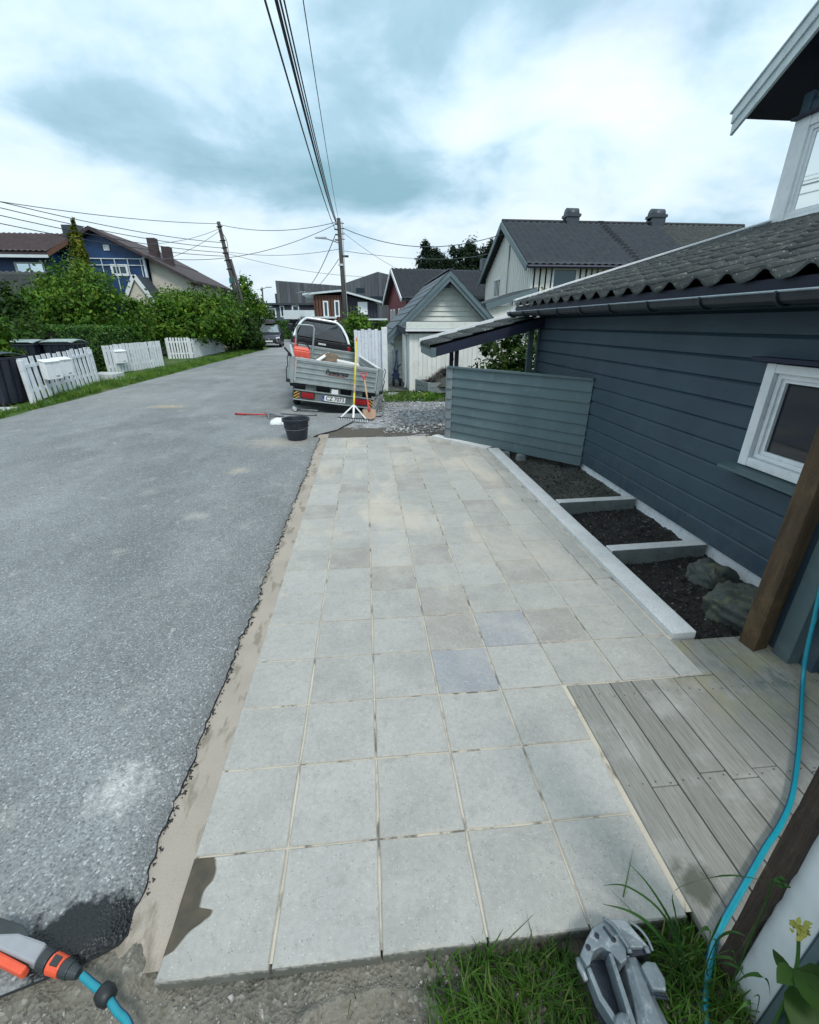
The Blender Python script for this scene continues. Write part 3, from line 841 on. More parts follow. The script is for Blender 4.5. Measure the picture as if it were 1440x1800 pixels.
for r_ in range(nrow):
    for k in range(10):
        sx = (r_ * .335 - .10) * cs; yy = RY1 - .12 - (ncol + k + .5) * TW
        mtx = Matrix.Translation((EX + sx, yy, EZ + sx * SL + .02)) @ Euler((0, -ang + .045, 0)).to_matrix().to_4x4()
        rest.add([mtx @ v.co for v in ptile.vertices], [tuple(p.vertices) for p in ptile.polygons])
rest.build('roof_tiles', M['tile'], roof, smooth=True)['kind'] = 'stuff'
# dark sheet apron between tile edge and gutter, half-round gutter with brackets
B(EX - .055, EX - .022, RY0 - 3, RY1 - .02, 1.88, EZ - .045).build('fascia_board', M['fascia'], house)
B(EX - .02, WX + .06, RY0 - 3, RY1 - .05, 1.865, 1.90).build('soffit', M['fascia'], house)
gt = MB(); n = 9; prof = [(EX - .125 + .062 * math.cos(math.pi + math.pi * i / (n - 1)), 1.915 + .062 * math.sin(math.pi + math.pi * i / (n - 1))) for i in range(n)]
inner = [(EX - .125 + .055 * math.cos(math.pi + math.pi * i / (n - 1)), 1.915 + .055 * math.sin(math.pi + math.pi * i / (n - 1))) for i in range(n)]
poly = [(p[0], RY0 - 3, p[1]) for p in prof + inner[::-1]]
gt.prism(poly, (0, RY1 - RY0 + 3.02, 0))
gut = gt.build('gutter', M['gutter'], house)
MB().tube([(EX - .187, RY0 - 3, 1.92), (EX - .187, RY1 + .02, 1.92)], .007, 8).build('bead', M['bead'], gut, smooth=True)
for k in range(9):
    yy = RY1 - .15 - k * .62
    MB().tube([(EX - .125 + .068 * math.cos(a_), yy, 1.912 + .068 * math.sin(a_)) for a_ in np.linspace(math.pi * .95, 2 * math.pi, 9)], .009, 5).build('bracket', M['gutter'], gut)
# white verge along the far gable edge
vg = MB()
vg.hexa([(EX - .10, RY1 - .02, EZ - .10), (7.3, RY1 - .02, EZ - .10 + (7.3 - EX) * SL), (7.3, RY1 + .012, EZ - .10 + (7.3 - EX) * SL), (EX - .10, RY1 + .012, EZ - .10),
         (EX - .10, RY1 - .02, EZ + .025), (7.3, RY1 - .02, EZ + .065 + (7.3 - EX) * SL), (7.3, RY1 + .012, EZ + .065 + (7.3 - EX) * SL), (EX - .10, RY1 + .012, EZ + .025)])
vg.build('verge_board', M['white'], house, bevel=.004)
vc = MB().bar((EX - .1, RY1 - .04, EZ + .05), (7.3, RY1 - .04, EZ + .075 + (7.3 - EX) * SL), .10, .022)
vc.build('verge_cap', M['white'], house)
MB().hexa([(WX, 6.75, 0.05), (7.6, 6.75, .05), (7.6, 6.82, .05), (WX, 6.82, .05), (WX, 6.75, 1.88), (7.6, 6.75, EZ - .12 + (7.6 - EX) * SL), (7.6, 6.82, EZ - .12 + (7.6 - EX) * SL), (WX, 6.82, 1.88)]).build('gable_wall', M['house'], house)

# upper storey: gable facing the road, big white-framed window, white bargeboard
UX = 7.17
upper = B(UX + .06, 11, 2.2, 6.93, 2.6, 4.75).build('upper_storey', M['house'], house)
def ubox(y0, y1, z0, z1, m, nm, x0=0, x1=.06, bev=.006):
    return B(UX + x0, UX + x1, y0, y1, z0, z1).build(nm, m, upper, bevel=bev)
ubox(6.70, 6.96, 3.14, 4.49, M['white'], 'corner_casing', -.03)
ubox(5.2, 6.70, 3.14, 3.22, M['white'], 'window_bottom_casing', -.02)
ubox(5.2, 6.70, 4.36, 4.49, M['white'], 'window_head_casing', -.02)
for q, (w, xx) in enumerate(((.055, .0), (.10, .022))):
    ubox(6.70 - w, 6.699, 3.222, 4.358, M['white'], 'window_frame', xx, .058, .003)
    ubox(5.2, 6.70 - w - .001, 3.222, 3.222 + w, M['white'], 'window_frame', xx, .058, .003)
    ubox(5.2, 6.70 - w - .001, 4.358 - w, 4.358, M['white'], 'window_frame', xx, .058, .003)
ubox(5.2, 6.61, 3.31, 4.27, M['glass_sky'], 'pane', .036, .044, 0)
ubox(4.6, 6.98, 4.492, 4.53, M['fascia'], 'head_drip', -.10, .05)
ubox(4.6, 7.04, 3.085, 3.138, M['fascia'], 'flashing', -.16, .05)
for k in range(5):
    lap_board(4.6, 6.80 - k * .05, 4.53 + k * .17, .19, M['house'], upper, UX + .02)
ubox(6.80, 6.95, 4.53, 4.80, M['house'], 'corner_board', -.012, .05)
# gable roof slab with overhang, rake rising towards the viewer
RK = .60                                     # rake slope
def rk(y): return 4.83 + (7.66 - y) * RK
def rake(x0, x1, off0, off1, m, nm, y0=3.2, y1=7.66):
    return MB().hexa([(x0, y0, rk(y0) + off0), (x1, y0, rk(y0) + off0), (x1, y1, rk(y1) + off0), (x0, y1, rk(y1) + off0),
                      (x0, y0, rk(y0) + off1), (x1, y0, rk(y0) + off1), (x1, y1, rk(y1) + off1), (x0, y1, rk(y1) + off1)]).build(nm, m, upper)
rake(6.70, 11, -.16, -.03, M['fascia'], 'upper_roof', 3.2, 7.58)
rake(6.655, 6.70, -.30, -.02, M['white_trim'], 'bargeboard')
rake(6.625, 6.654, -.155, .0, M['white_trim'], 'bargeboard')
rake(6.60, 6.95, .003, .022, M['white_trim'], 'verge_flashing', 3.2, 7.70)

# ------------------------------------------------------------------ lean-to canopy at the far end of the house
can = thing('porch_canopy', 'small tiled porch canopy with navy fascia behind the slatted screen', 'canopy', (2.6, 6.8, 0))
def cz(x): return 1.475 + (x - 2.0) * .25
CX0, CX1, CY0, CY1 = 1.74, 3.46, 6.55, 7.9
def cslab(x0, x1, y0, y1, o0, o1, m, nm):
    return MB().hexa([(x0, y0, cz(x0) + o0), (x1, y0, cz(x1) + o0), (x1, y1, cz(x1) + o0), (x0, y1, cz(x0) + o0),
                      (x0, y0, cz(x0) + o1), (x1, y0, cz(x1) + o1), (x1, y1, cz(x1) + o1), (x0, y1, cz(x0) + o1)]).build(nm, m, can)
cslab(CX0, CX1, CY0 + .03, CY1, -.03, .0, M['fascia'], 'roof_deck')
cslab(CX0 + .05, 3.50, CY0 - .02, CY0 + .028, -.15, -.004, M['fascia'], 'rafter')
cslab(CX0 + .05, 3.50, CY1 - .05, CY1 - .002, -.15, -.032, M['fascia'], 'rafter')
B(CX0 - .03, CX0 + .045, CY0 - .03, CY1, cz(CX0) - .15, cz(CX0) - .005).build('eave_board', M['screen'], can)
cslab(CX0 - .06, CX1, CY1 - .02, CY1 + .03, -.05, .10, M['white'], 'verge_board')
ct = pantile(.27, .36, .036); ct.materials.append(M['tile'])
for r_ in range(5):
    for k in range(5):
        inst(ct, 'roof_tile', can, (CX0 - .05 + r_ * .325, CY0 + .11 + k * .27, cz(CX0 - .05 + r_ * .325) + .03), (0, -math.atan(.255) + .05, 0))
for px, py in ((2.065, 6.84), (2.125, 6.70)):
    B(px, px + .06, py, py + .06, -.02, cz(px) - .035).build('post', M['fascia'], can, bevel=.004)
B(3.36, 3.44, 6.80, 6.86, 0, 1.72).build('post', M['screen'], can, bevel=.004)

# ------------------------------------------------------------------ slatted screen
PA, PB = Vector((1.985, 6.35, 0)), Vector((3.50, 4.70, 0))
scr = thing('slatted_screen', 'grey weatherboarded screen wall standing askew between paving and house', 'screen wall', (2.03, 6.3, 0))
d = (PB - PA).normalized(); nrm = Vector((d.y, -d.x, 0))      # towards the paving
if nrm.x > 0: nrm = -nrm
def sboard(a, b, z0, h, lip, top, m, nm, th=.0, sag0=0, sag1=0):
    p0, p1 = PA + d * a, PA + d * b
    f0 = [p0 + nrm * lip, p1 + nrm * lip, p1 - nrm * .02, p0 - nrm * .02]
    g0 = [p0 + nrm * top, p1 + nrm * top, p1 - nrm * .02, p0 - nrm * .02]
    zz = (sag0, sag1, sag1, sag0)
    vs = [(q.x, q.y, z0 + e_) for q, e_ in zip(f0, zz)] + [(q.x, q.y, z0 + h + e_) for q, e_ in zip(g0, zz)]
    return MB().hexa(vs).build(nm, m, scr, bevel=.003)
Ls = (PB - PA).length
for k in range(8):
    sboard(.075, Ls - .005, .02 + k * .137, .150, .030, .006, M['screen'], 'screen_board', sag0=.0, sag1=-.02)
sboard(-.03, Ls, 1.118, .028, .045, .045, M['screen'], 'cap_board', sag0=.0, sag1=-.016)
for a in (.02, Ls * .5, Ls - .06):
    p0 = PA + d * a - nrm * .045
    MB().bar((p0.x, p0.y, -.08), (p0.x, p0.y, 1.11), .05, .05, (1, 0, 0)).build('stud', M['fascia'], scr)
# the short return at the road end: seven stub boards and a cover strip
pe = PA - d * .035
for k in range(7):
    z0 = .03 + k * .156
    q0, q1 = PA + d * .07, PA - d * .02
    vs = []
    for zz, l in ((z0, .036), (z0 + .168, .012)):
        for q, o_ in ((q0, l), (q1, l + .01), (q1, -.02), (q0, -.02)):
            w = q + nrm * o_; vs.append((w.x, w.y, zz))
    MB().hexa(vs).build('return_board', M['screen_light'], scr, bevel=.003)
MB().bar((pe.x, pe.y, -.04), (pe.x, pe.y, 1.125), .03, .07, (nrm.x, nrm.y, 0)).build('cover_strip', M['screen_light'], scr, bevel=.003)

# ------------------------------------------------------------------ entrance on the right edge: boarded jamb, door and brown post
ent = thing('entrance_porch', 'blue grey boarded entrance jamb and panel door behind the brown post', 'porch', (3.0, 1.0, 0))
B(3.00, 3.20, 1.10, 1.26, -.03, 1.86).build('jamb_board', M['house'], ent, bevel=.004)
B(2.965, 3.07, 1.02, 1.12, -.03, 1.86).build('jamb_board', M['screen'], ent, bevel=.004)
B(3.035, 3.16, .945, 1.018, -.03, 1.86).build('jamb_board', M['house'], ent, bevel=.004)
dr = B(3.075, 3.12, .02, .944, -.02, 1.84).build('door', M['house'], ent, bevel=.003)
for z0, z1 in ((.12, .46), (.56, 1.10), (1.2, 1.7)):
    for y0, y1 in ((.54, .86), (.12, .46)):
        MB().box(3.066, 3.0745, y0, y1, z0, z0 + .02).box(3.066, 3.0745, y0, y1, z1 - .02, z1).box(3.066, 3.0745, y0, y0 + .02, z0 + .02, z1 - .02).box(3.066, 3.0745, y1 - .02, y1, z0 + .02, z1 - .02).build('panel_moulding', M['fascia'], dr)
B(3.05, 3.075, .875, .915, .30, .36).build('latch', M['white'], dr, bevel=.003)
B(3.035, 3.16, -.3, .018, -.03, 1.86).build('jamb_board', M['house'], ent, bevel=.004)
M['brown'] = mat('oiled_brown_timber', (.105, .062, .026), (.038, .022, .010), 5, .6, .8, 26, st=(9, 9, .7), dirt=(.16, .10, .045), dscale=5, damt=.6)
post = MB().hexa([(2.86, 1.13, -.01), (2.965, 1.15, -.01), (2.955, 1.25, -.01), (2.85, 1.23, -.01), (2.86, 1.13, 1.86), (2.965, 1.15, 1.86), (2.955, 1.25, 1.86), (2.85, 1.23, 1.86)]).build('porch_post', M['brown'], bevel=.006)
tag(post, 'oiled brown timber post standing on the deck beside the entrance', 'post')

# gate post, white panel and dark board at the near right corner
M['rough_brown'] = mat('rough_dark_timber', (.070, .045, .030), (.032, .022, .017), 14, .85, .9, 30, st=(6, 6, .5), dirt=(.13, .10, .07), dscale=12)
gp = thing('white_wall_end', 'white panel with rough dark timber edge at the lower right corner', 'wall', (1.70, -.15, 0))
tim = MB(); zs = np.linspace(-.14, 1.35, 40)
prof = []
for z in zs:
    j = random.uniform(-.006, .006)
    prof.append([(1.665 + j * .3, -.098), (1.705, -.085), (1.712, -.135 + j), (1.672 + j * .3, -.140 + j)])
vs, fs = [], []
for k, z in enumerate(zs):
    vs += [(x, y, z) for x, y in prof[k]]
    if k:
        a = (k - 1) * 4; b = k * 4
        fs += [(a + i, a + (i + 1) % 4, b + (i + 1) % 4, b + i) for i in range(4)]
tim.add(vs, fs + [(3, 2, 1, 0), (len(vs) - 4, len(vs) - 3, len(vs) - 2, len(vs) - 1)])
tim.build('edge_timber', M['rough_brown'], gp)
B(1.692, 1.73, -.228, -.137, -.12, 1.35).build('white_panel', M['white'], gp, bevel=.004)
B(1.680, 1.74, -.46, -.23, -.12, 1.35).build('dark_board', M['house'], gp, bevel=.004)
B(1.670, 1.679, -.262, -.240, -.12, 1.35).build('cover_strip', M['screen'], gp, bevel=.002)

# ------------------------------------------------------------------ hose, spray gun, cast tool
def smooth_path(pts, n=8):
    P = [Vector(p) for p in pts]; out = []
    for i in range(len(P) - 1):
        p0, p1, p2, p3 = P[max(i - 1, 0)], P[i], P[i + 1], P[min(i + 2, len(P) - 1)]
        for k in range(n):
            s = k / n
            out.append(.5 * ((2 * p1) + (p2 - p0) * s + (2 * p0 - 5 * p1 + 4 * p2 - p3) * s * s + (3 * p1 - p0 - 3 * p2 + p3) * s ** 3))
    return out + [P[-1]]
M['hose'] = mat('turquoise_hose', (.012, .26, .33), (.010, .22, .29), 30, .22)
M['hose_dark'] = mat('hose_dark_stripe', (.010, .06, .14), rough=.35)
hp = [(3.02, 1.12, .98), (2.975, 1.04, .66), (2.95, 1.0, .49), (2.945, .965, .32), (2.935, .93, .15), (2.905, .872, .030), (2.703, .674, .016), (2.496, .481, .016), (2.314, .322, .016), (2.174, .226, .016),
      (2.048, .156, .016), (1.912, .075, .016), (1.797, .007, .018), (1.700, -.052, .022), (1.652, -.092, .0), (1.60, -.150, -.03), (1.552, -.215, -.035), (1.50, -.34, -.035), (1.2, -.55, -.03),
      (.6, -.58, -.03), (.2, -.40, -.02), (.04, -.17, -.0), (-.021, -.085, .016), (-.065, -.054, .02), (-.112, -.019, .024), (-.160, .006, .028), (-.198, .027, .032)]
hose = thing('garden_hose', 'turquoise garden hose running over the deck and across the soil', 'hose', (2.05, .15, 0))
path = smooth_path(hp, 8)
MB().tube(path, .0105, 12).build('hose_tube', M['hose'], hose, smooth=True)
# a dark stripe moulded along the hose
st_ = []
for i, p in enumerate(path):
    tt = (path[min(i + 1, len(path) - 1)] - path[max(i - 1, 0)]).normalized()
    sd = tt.cross(Vector((0, 0, 1)))
    if sd.length < .2: sd = Vector((0, -1, 0))
    sd.normalize(); st_.append(p + (sd * .8 - Vector((0, 0, 1)) * .0 + Vector((0, 0, .45))) .normalized() * .0062)
MB().tube(st_, .0052, 6).build('stripe', M['hose_dark'], hose, smooth=True)
kn = MB()
kc = Vector((-.112, -.019, .026)); ka = (Vector((-.065, -.054, .02)) - Vector((-.160, .006, .028))).normalized()
kn.tube([kc - ka * .022, kc - ka * .019, kc, kc + ka * .019, kc + ka * .022], [.013, .022, .0265, .022, .013], 16)
M['rubber'] = mat('black_rubber', (.018, .022, .025), (.012, .014, .016), 20, .5)
kn.build('slide_knob', M['rubber'], hose, smooth=True)

M['gun_grey'] = mat('grey_plastic', (.33, .34, .36), (.28, .29, .31), 14, .35)
M['gun_dark'] = mat('dark_grey_plastic', (.035, .045, .048), (.025, .03, .033), 14, .45)
M['gun_orange'] = mat('orange_plastic', (.80, .11, .045), (.70, .085, .035), 18, .38)
ga, gb = Vector((-.56, .155, .036)), Vector((-.198, .027, .032))
gx_ = (gb - ga).normalized(); gz_ = Vector((0, 0, 1)); gy_ = gz_.cross(gx_).normalized()
gun = thing('spray_gun', 'grey and orange hose spray gun lying on the wet asphalt', 'spray gun', tuple(ga))
def gpt(u, v, w): return ga + gx_ * u + gy_ * v + gz_ * w
def gprism(pts, w0, w1, m, nm, bev=.004):
    return MB().prism([gpt(u, v, w0) for u, v in pts], gz_ * (w1 - w0)).build(nm, m, gun, bevel=bev)
L = (gb - ga).length
def ring(u0, u1, r0, r1, m, nm, n=18, steps=4, par=gun):
    return MB().tube([gpt(u0 + (u1 - u0) * k / steps, 0, 0) for k in range(steps + 1)], [r0 + (r1 - r0) * k / steps for k in range(steps + 1)], n).build(nm, m, par, smooth=False, bevel=.002)
ring(-.12, .055, .026, .024, M['gun_grey'], 'barrel')
gprism([(.03, .038), (.12, .042), (.165, .028), (.165, .002), (.03, .002)], -.016, .026, M['gun_dark'], 'body_shell')
gprism([(.06, .004), (.13, .024), (.235, .026), (.245, -.022), (.10, -.020), (.05, -.012)], -.02, .028, M['gun_grey'], 'handle', .008)
gprism([(.015, -.052), (.05, -.018), (.225, -.026), (.225, -.048), (.085, -.044), (.045, -.060), (.02, -.064)], -.012, .020, M['gun_orange'], 'trigger', .006)
gprism([(.060, -.030), (.075, -.029), (.078, -.043), (.062, -.043)], .018, .024, M['gun_dark'], 'lock', .001)
ring(.243, .272, .028, .026, M['gun_dark'], 'collar')
ring(.277, .318, .0265, .0245, M['gun_orange'], 'coupling')
gprism([(.285, .012), (.310, .012), (.312, -.010), (.287, -.012)], .018, .0275, M['gun_dark'], 'coupling_grip', .002)
ring(.318, .345, .023, .022, M['gun_dark'], 'nut')
ring(.345, .372, .020, .014, M['gun_dark'], 'nut')

M['cast'] = mat('cast_aluminium', (.21, .25, .275), (.12, .15, .17), 9, .5, .35, 60, metal=.25, dirt=(.42, .45, .46), dscale=26, damt=.7)
M['cast_dark'] = mat('dark_cast_metal', (.045, .055, .075), (.025, .03, .04), 12, .45, .2, 60, metal=.5)
tool = thing('slab_clamp', 'cast grey metal hook headed clamp tool lying in the grass', 'tool', (1.36, -.12, 0))
TZ = .06
def tprism(pts, z0, z1, m, nm, bev=.005, lift=0):
    return MB().prism([(x, y, z0 + lift * -(y + .08)) for x, y in pts], (0, 0, z1 - z0)).build(nm, m, tool, bevel=bev)
B(1.246, 1.330, -.30, -.075, .004, .012).build('opening_shade_plate', M['cast_dark'], tool)  # dark plate added to stand for the shade inside the opening
tprism([(1.232, -.082), (1.268, -.049), (1.302, -.023), (1.340, -.012), (1.372, -.030), (1.375, -.075), (1.362, -.105), (1.340, -.112), (1.322, -.085), (1.303, -.071), (1.275, -.079), (1.252, -.104), (1.240, -.108)], .015, .078, M['cast'], 'hook_head', .004)
MB().hexa([(1.345, -.016, .015), (1.405, -.026, .015), (1.447, -.088, .015), (1.368, -.085, .015), (1.345, -.012, .088), (1.400, -.022, .092), (1.445, -.085, .072), (1.372, -.080, .080)]).build('cheek_plate', M['cast'], tool, bevel=.003)
MB().tube(smooth_path([(1.338, -.010, .084), (1.356, -.034, .093), (1.366, -.060, .091), (1.376, -.084, .085)], 5), .0045, 8).build('rib', M['cast'], tool, smooth=True)
MB().tube(smooth_path([(1.412, -.026, .088), (1.432, -.046, .087), (1.446, -.068, .079), (1.449, -.092, .070)], 5), .004, 8).build('rib', M['cast'], tool, smooth=True)
for q in ((1.379, -.086), (1.432, -.091)):
    MB().tube([(q[0], q[1] - .006, .074), (q[0], q[1] + .006, .078)], .0075, 12).build('hinge_pin', M['cast'], tool, smooth=True)
B(1.378, 1.44, -.096, -.084, .02, .066).build('hinge_gap', M['cast_dark'], tool)
# faceted body running towards the viewer
bd = MB()
prof = lambda w, h: [(-w, 0), (-w * .8, h * .75), (-w * .3, h), (w * .45, h * .92), (w, h * .45), (w, 0)]
ring_ = []
for (cx, cy, w, h) in ((1.384, -.092, .026, .050), (1.382, -.118, .034, .056), (1.372, -.175, .038, .060), (1.362, -.245, .055, .066), (1.33, -.40, .062, .075)):
    ring_.append([(cx + a, cy, .012 + b) for a, b in prof(w, h)])
vs = [p for r_ in ring_ for p in r_]; n = 6
fs = [(k * n + i, k * n + (i + 1) % n, (k + 1) * n + (i + 1) % n, (k + 1) * n + i) for k in range(4) for i in range(n)] + [tuple(range(n)), tuple(range(4 * n, 5 * n))[::-1]]
bd.add(vs, fs).build('body', M['cast'], tool, bevel=.003)
MB().prism([(1.392, -.122, .03), (1.414, -.114, .03), (1.438, -.119, .03), (1.444, -.155, .03), (1.432, -.178, .03), (1.396, -.172, .03)], (0, 0, .052)).build('lug', M['cast'], tool, bevel=.005)
for k in range(2):
    MB().bar((1.398, -.180 - k * .006, .076), (1.432, -.184 - k * .006, .070), .003, .006).build('lug_groove', M['cast_dark'], tool)
MB().hexa([(1.312, -.088, .03), (1.328, -.088, .03), (1.310, -.30, .03), (1.290, -.30, .03), (1.314, -.088, .082), (1.326, -.088, .082), (1.308, -.30, .086), (1.292, -.30, .086)]).build('side_arm', M['cast'], tool, bevel=.003)
MB().prism([(1.241, -.108, .02), (1.253, -.106, .02), (1.258, -.165, .02), (1.282, -.225, .02), (1.288, -.30, .02), (1.272, -.30, .02), (1.266, -.226, .02), (1.244, -.172, .02)], (0, 0, .05)).build('side_arm', M['cast'], tool, bevel=.003)
for q in ((1.262, -.070, .0785), (1.300, -.047, .0785), (1.345, -.060, .0785)):
    MB().lathe((q[0], q[1], q[2]), [(.0075, 0), (.0075, .004), (.0045, .004), (.0045, .0015), (.0001, .0015)], 6).build('bolt', M['cast_dark'], tool)
MB().prism([(1.327, -.030, .0782), (1.334, -.026, .0782), (1.345, -.050, .0782), (1.337, -.054, .0782)], (0, 0, .002)).build('slot', M['cast_dark'], tool)
MB().tube([(1.233, -.080, .05), (1.230, -.100, .05), (1.234, -.128, .05)], [.009, .010, .007], 10).build('left_pin', M['cast'], tool, smooth=True)
MB().lathe((1.288, -.232, .03), [(.001, .05), (.024, .052), (.030, .045), (.031, 0)], 18).build('pivot_boss', M['cast'], tool, smooth=True)

# ------------------------------------------------------------------ grass and weeds around the tool
def blades(name, n, px, py, pz, hmin, hmax, w, m, seed, lean=.5, parent=None, segs=3, dirx=None):
    r = np.random.default_rng(seed)
    h = r.uniform(hmin, hmax, n) * r.uniform(.7, 1.1, n); a = r.uniform(0, 2 * np.pi, n)
    ln = np.abs(r.normal(0, lean, n)) + .08
    ww = w * r.uniform(.6, 1.3, n)
    face = a + np.pi / 2 + r.normal(0, .4, n)
    V = np.zeros((n, segs * 2 + 1, 3)); 
    for k in range(segs + 1):
        s = k / segs
        bend = ln * s * s * h; zz = h * s * (1 - .28 * np.minimum(ln, 1.6) * s * s)
        cx = px + np.cos(a) * bend; cy = py + np.sin(a) * bend; cz = pz + zz
        if k < segs:
            hw = ww * (1 - s * .75) / 2
            V[:, 2 * k] = np.stack([cx - np.cos(face) * hw, cy - np.sin(face) * hw, cz], -1)
            V[:, 2 * k + 1] = np.stack([cx + np.cos(face) * hw, cy + np.sin(face) * hw, cz], -1)
        else:
            V[:, 2 * segs] = np.stack([cx, cy, cz], -1)
    nv = segs * 2 + 1
    tri = []
    for k in range(segs - 1):
        tri += [(2 * k, 2 * k + 1, 2 * k + 3), (2 * k, 2 * k + 3, 2 * k + 2)]
    tri.append((2 * segs - 2, 2 * segs - 1, 2 * segs))
    F = (np.array(tri)[None] + (np.arange(n) * nv)[:, None, None]).reshape(-1, 3)
    return np_mesh(name, V.reshape(-1, 3), F, m, parent)
M['grass'] = leafmat('lush_grass', (.028, .085, .010), (.080, .195, .024), (.38, .36, .16))
M['grass_verge'] = leafmat('verge_grass', (.060, .15, .018), (.13, .27, .035), (.34, .33, .11))
M['weed'] = leafmat('weed_blade', (.025, .085, .018), (.055, .15, .035), (.12, .22, .06))
r = np.random.default_rng(31)
n = 6800
gxs = r.uniform(.78, 1.68, n) ; gys = r.uniform(-.62, -.015, n)
keep = r.random(n) < sst(.74, 1.02, gxs + .12 * fbm(gxs, gys, 7, 3, 3) + (-gys) * .2)
keep &= ~((gxs > 1.24) & (gxs < 1.45) & (gys > -.40) & (gys < -.01)) | (r.random(n) < .05)
gxs, gys = gxs[keep], gys[keep]
tag(blades('grass', len(gxs), gxs, gys, dirt_z(gxs, gys), .03, .11, .0070, M['grass'], 32, .9), 'lush green grass growing along the front edge of the slabs', 'grass', kind='stuff')
n = 260; gxs = r.uniform(-.1, .85, n); gys = r.uniform(-.5, -.02, n); k_ = fbm(gxs, gys, 6, 3, 77) > .08
gxs, gys = gxs[k_], gys[k_]
tag(blades('grass', len(gxs), gxs, gys, dirt_z(gxs, gys), .02, .06, .004, M['grass'], 33, .9), 'sparse short grass sprouting from the trampled soil', 'grass', kind='stuff')
def blade_path(pts, w, m, parent, nm='blade'):      # one long flat leaf along a curve
    P = smooth_path(pts, 5); vs, fs = [], []
    for i, p in enumerate(P):
        tt = (P[min(i + 1, len(P) - 1)] - P[max(i - 1, 0)]).normalized()
        sd = tt.cross(Vector((.3, -.5, .8))).normalized()
        s = i / (len(P) - 1); hw = w * (.35 + .65 * math.sin(math.pi * min(1, .25 + s * .75))) * (1 - s ** 4) / 2 + .0003
        vs += [p - sd * hw, p + sd * hw]
        if i: fs.append((2 * i - 2, 2 * i - 1, 2 * i + 1, 2 * i))
    return MB().add(vs, fs).build(nm, m, parent)
wd = thing('tall_weed', 'tall grassy weed with arching blades against the white panel', 'weed', (1.60, -.14, -.05))
blade_path([(1.55, -.10, -.03), (1.52, -.06, .16), (1.50, -.045, .27), (1.55, -.10, .44), (1.62, -.135, .475)], .008, M['weed'], wd)
blade_path([(1.56, -.12, -.03), (1.47, -.06, .10), (1.40, -.03, .15), (1.33, .0, .14)], .010, M['weed'], wd)
blade_path([(1.56, -.13, -.03), (1.50, -.05, .14), (1.42, .02, .17), (1.36, .05, .13)], .007, M['weed'], wd)
blade_path([(1.57, -.11, -.03), (1.53, -.06, .10), (1.47, .0, .20), (1.42, .05, .24)], .009, M['weed'], wd)
blade_path([(1.59, -.14, -.03), (1.60, -.12, .14), (1.63, -.12, .20), (1.65, -.14, .22)], .010, M['weed'], wd)
blade_path([(1.60, -.15, -.03), (1.62, -.16, .20), (1.615, -.165, .34), (1.63, -.17, .25)], .008, M['weed'], wd)
MB().tube(smooth_path([(1.62, -.19, -.04), (1.64, -.16, .2), (1.64, -.15, .38), (1.625, -.145, .50)], 5), .0022, 6).build('stem', M['weed'], wd)
for k in range(7):
    c_ = Vector((1.625 + random.uniform(-.006, .01), -.145 + random.uniform(-.02, .008), .498 + random.uniform(-.012, .014)))
    MB().tube([c_, c_ + Vector((.004, -.004, .005)), c_ + Vector((.009, -.01, .007))], [.002, .0055, .001], 6).build('seed_pod', M['weed'], wd, smooth=True)
for k in range(14):
    x0, y0 = random.uniform(1.5, 1.63), random.uniform(-.34, -.10)
    ex, ey = random.uniform(-.12, .10), random.uniform(-.10, .06)
    hh = random.uniform(.12, .30)
    blade_path([(x0, y0, -.04), (x0 + ex * .25, y0 + ey * .25, hh * .7), (x0 + ex * .7, y0 + ey * .7, hh), (x0 + ex, y0 + ey, hh * .85)], random.uniform(.006, .011), M['weed'], wd)
# flowering plant at the very corner
M['flower'] = leafmat('yellow_green_bract', (.26, .30, .06), (.38, .40, .10), (.48, .46, .20))
M['bigleaf'] = leafmat('dark_broad_leaf', (.018, .050, .012), (.03, .08, .016), (.16, .24, .04))
fp = thing('flowering_plant', 'leafy plant with a yellow green flower head in the lower right corner', 'plant', (1.58, -.30, -.05))
MB().tube(smooth_path([(1.57, -.33, -.05), (1.59, -.30, .2), (1.61, -.27, .38), (1.615, -.235, .48)], 5), .004, 6).build('stem', M['weed'], fp)
def leaf(c, d, w, l, m, nm, up=(0, 0, 1)):
    c, d = Vector(c), Vector(d).normalized(); s = d.cross(Vector(up)).normalized(); u = s.cross(d)
    prof = [(0, .05), (.2, .75), (.45, 1), (.7, .75), (.9, .3), (1, .02)]
    vs, fs = [], []
    for k, (a, b) in enumerate(prof):
        p = c + d * l * a - u * l * .25 * a * a
        vs += [p - s * w * b / 2 + u * w * .12 * b, p, p + s * w * b / 2 + u * w * .12 * b]
        if k:
            q = 3 * k
            fs += [(q - 3, q - 2, q + 1, q), (q - 2, q - 1, q + 2, q + 1)]
    return MB().add(vs, fs).build(nm, m, fp, smooth=True)
for k in range(22):
    a, b = random.uniform(0, 6.28), random.uniform(-.2, 1.2)
    leaf((1.612 + random.uniform(-.012, .012), -.235 + random.uniform(-.015, .015), .487 + random.uniform(-.012, .012)), (math.cos(a), math.sin(a), b), .010, .018, M['flower'], 'bract')
for (c_, d_, w_, l_) in (((1.60, -.27, .40), (.1, -.9, .25), .075, .10), ((1.61, -.27, .40), (.6, -.6, .1), .07, .10), ((1.60, -.28, .36), (-.3, -.9, -.2), .07, .10), ((1.595, -.29, .30), (.2, -.9, -.5), .08, .10), ((1.60, -.27, .40), (-.7, -.2, .2), .04, .06), ((1.60, -.27, .36), (.1, .7, .2), .03, .05)):
    leaf(c_, d_, w_, l_, M['bigleaf'], 'leaf')

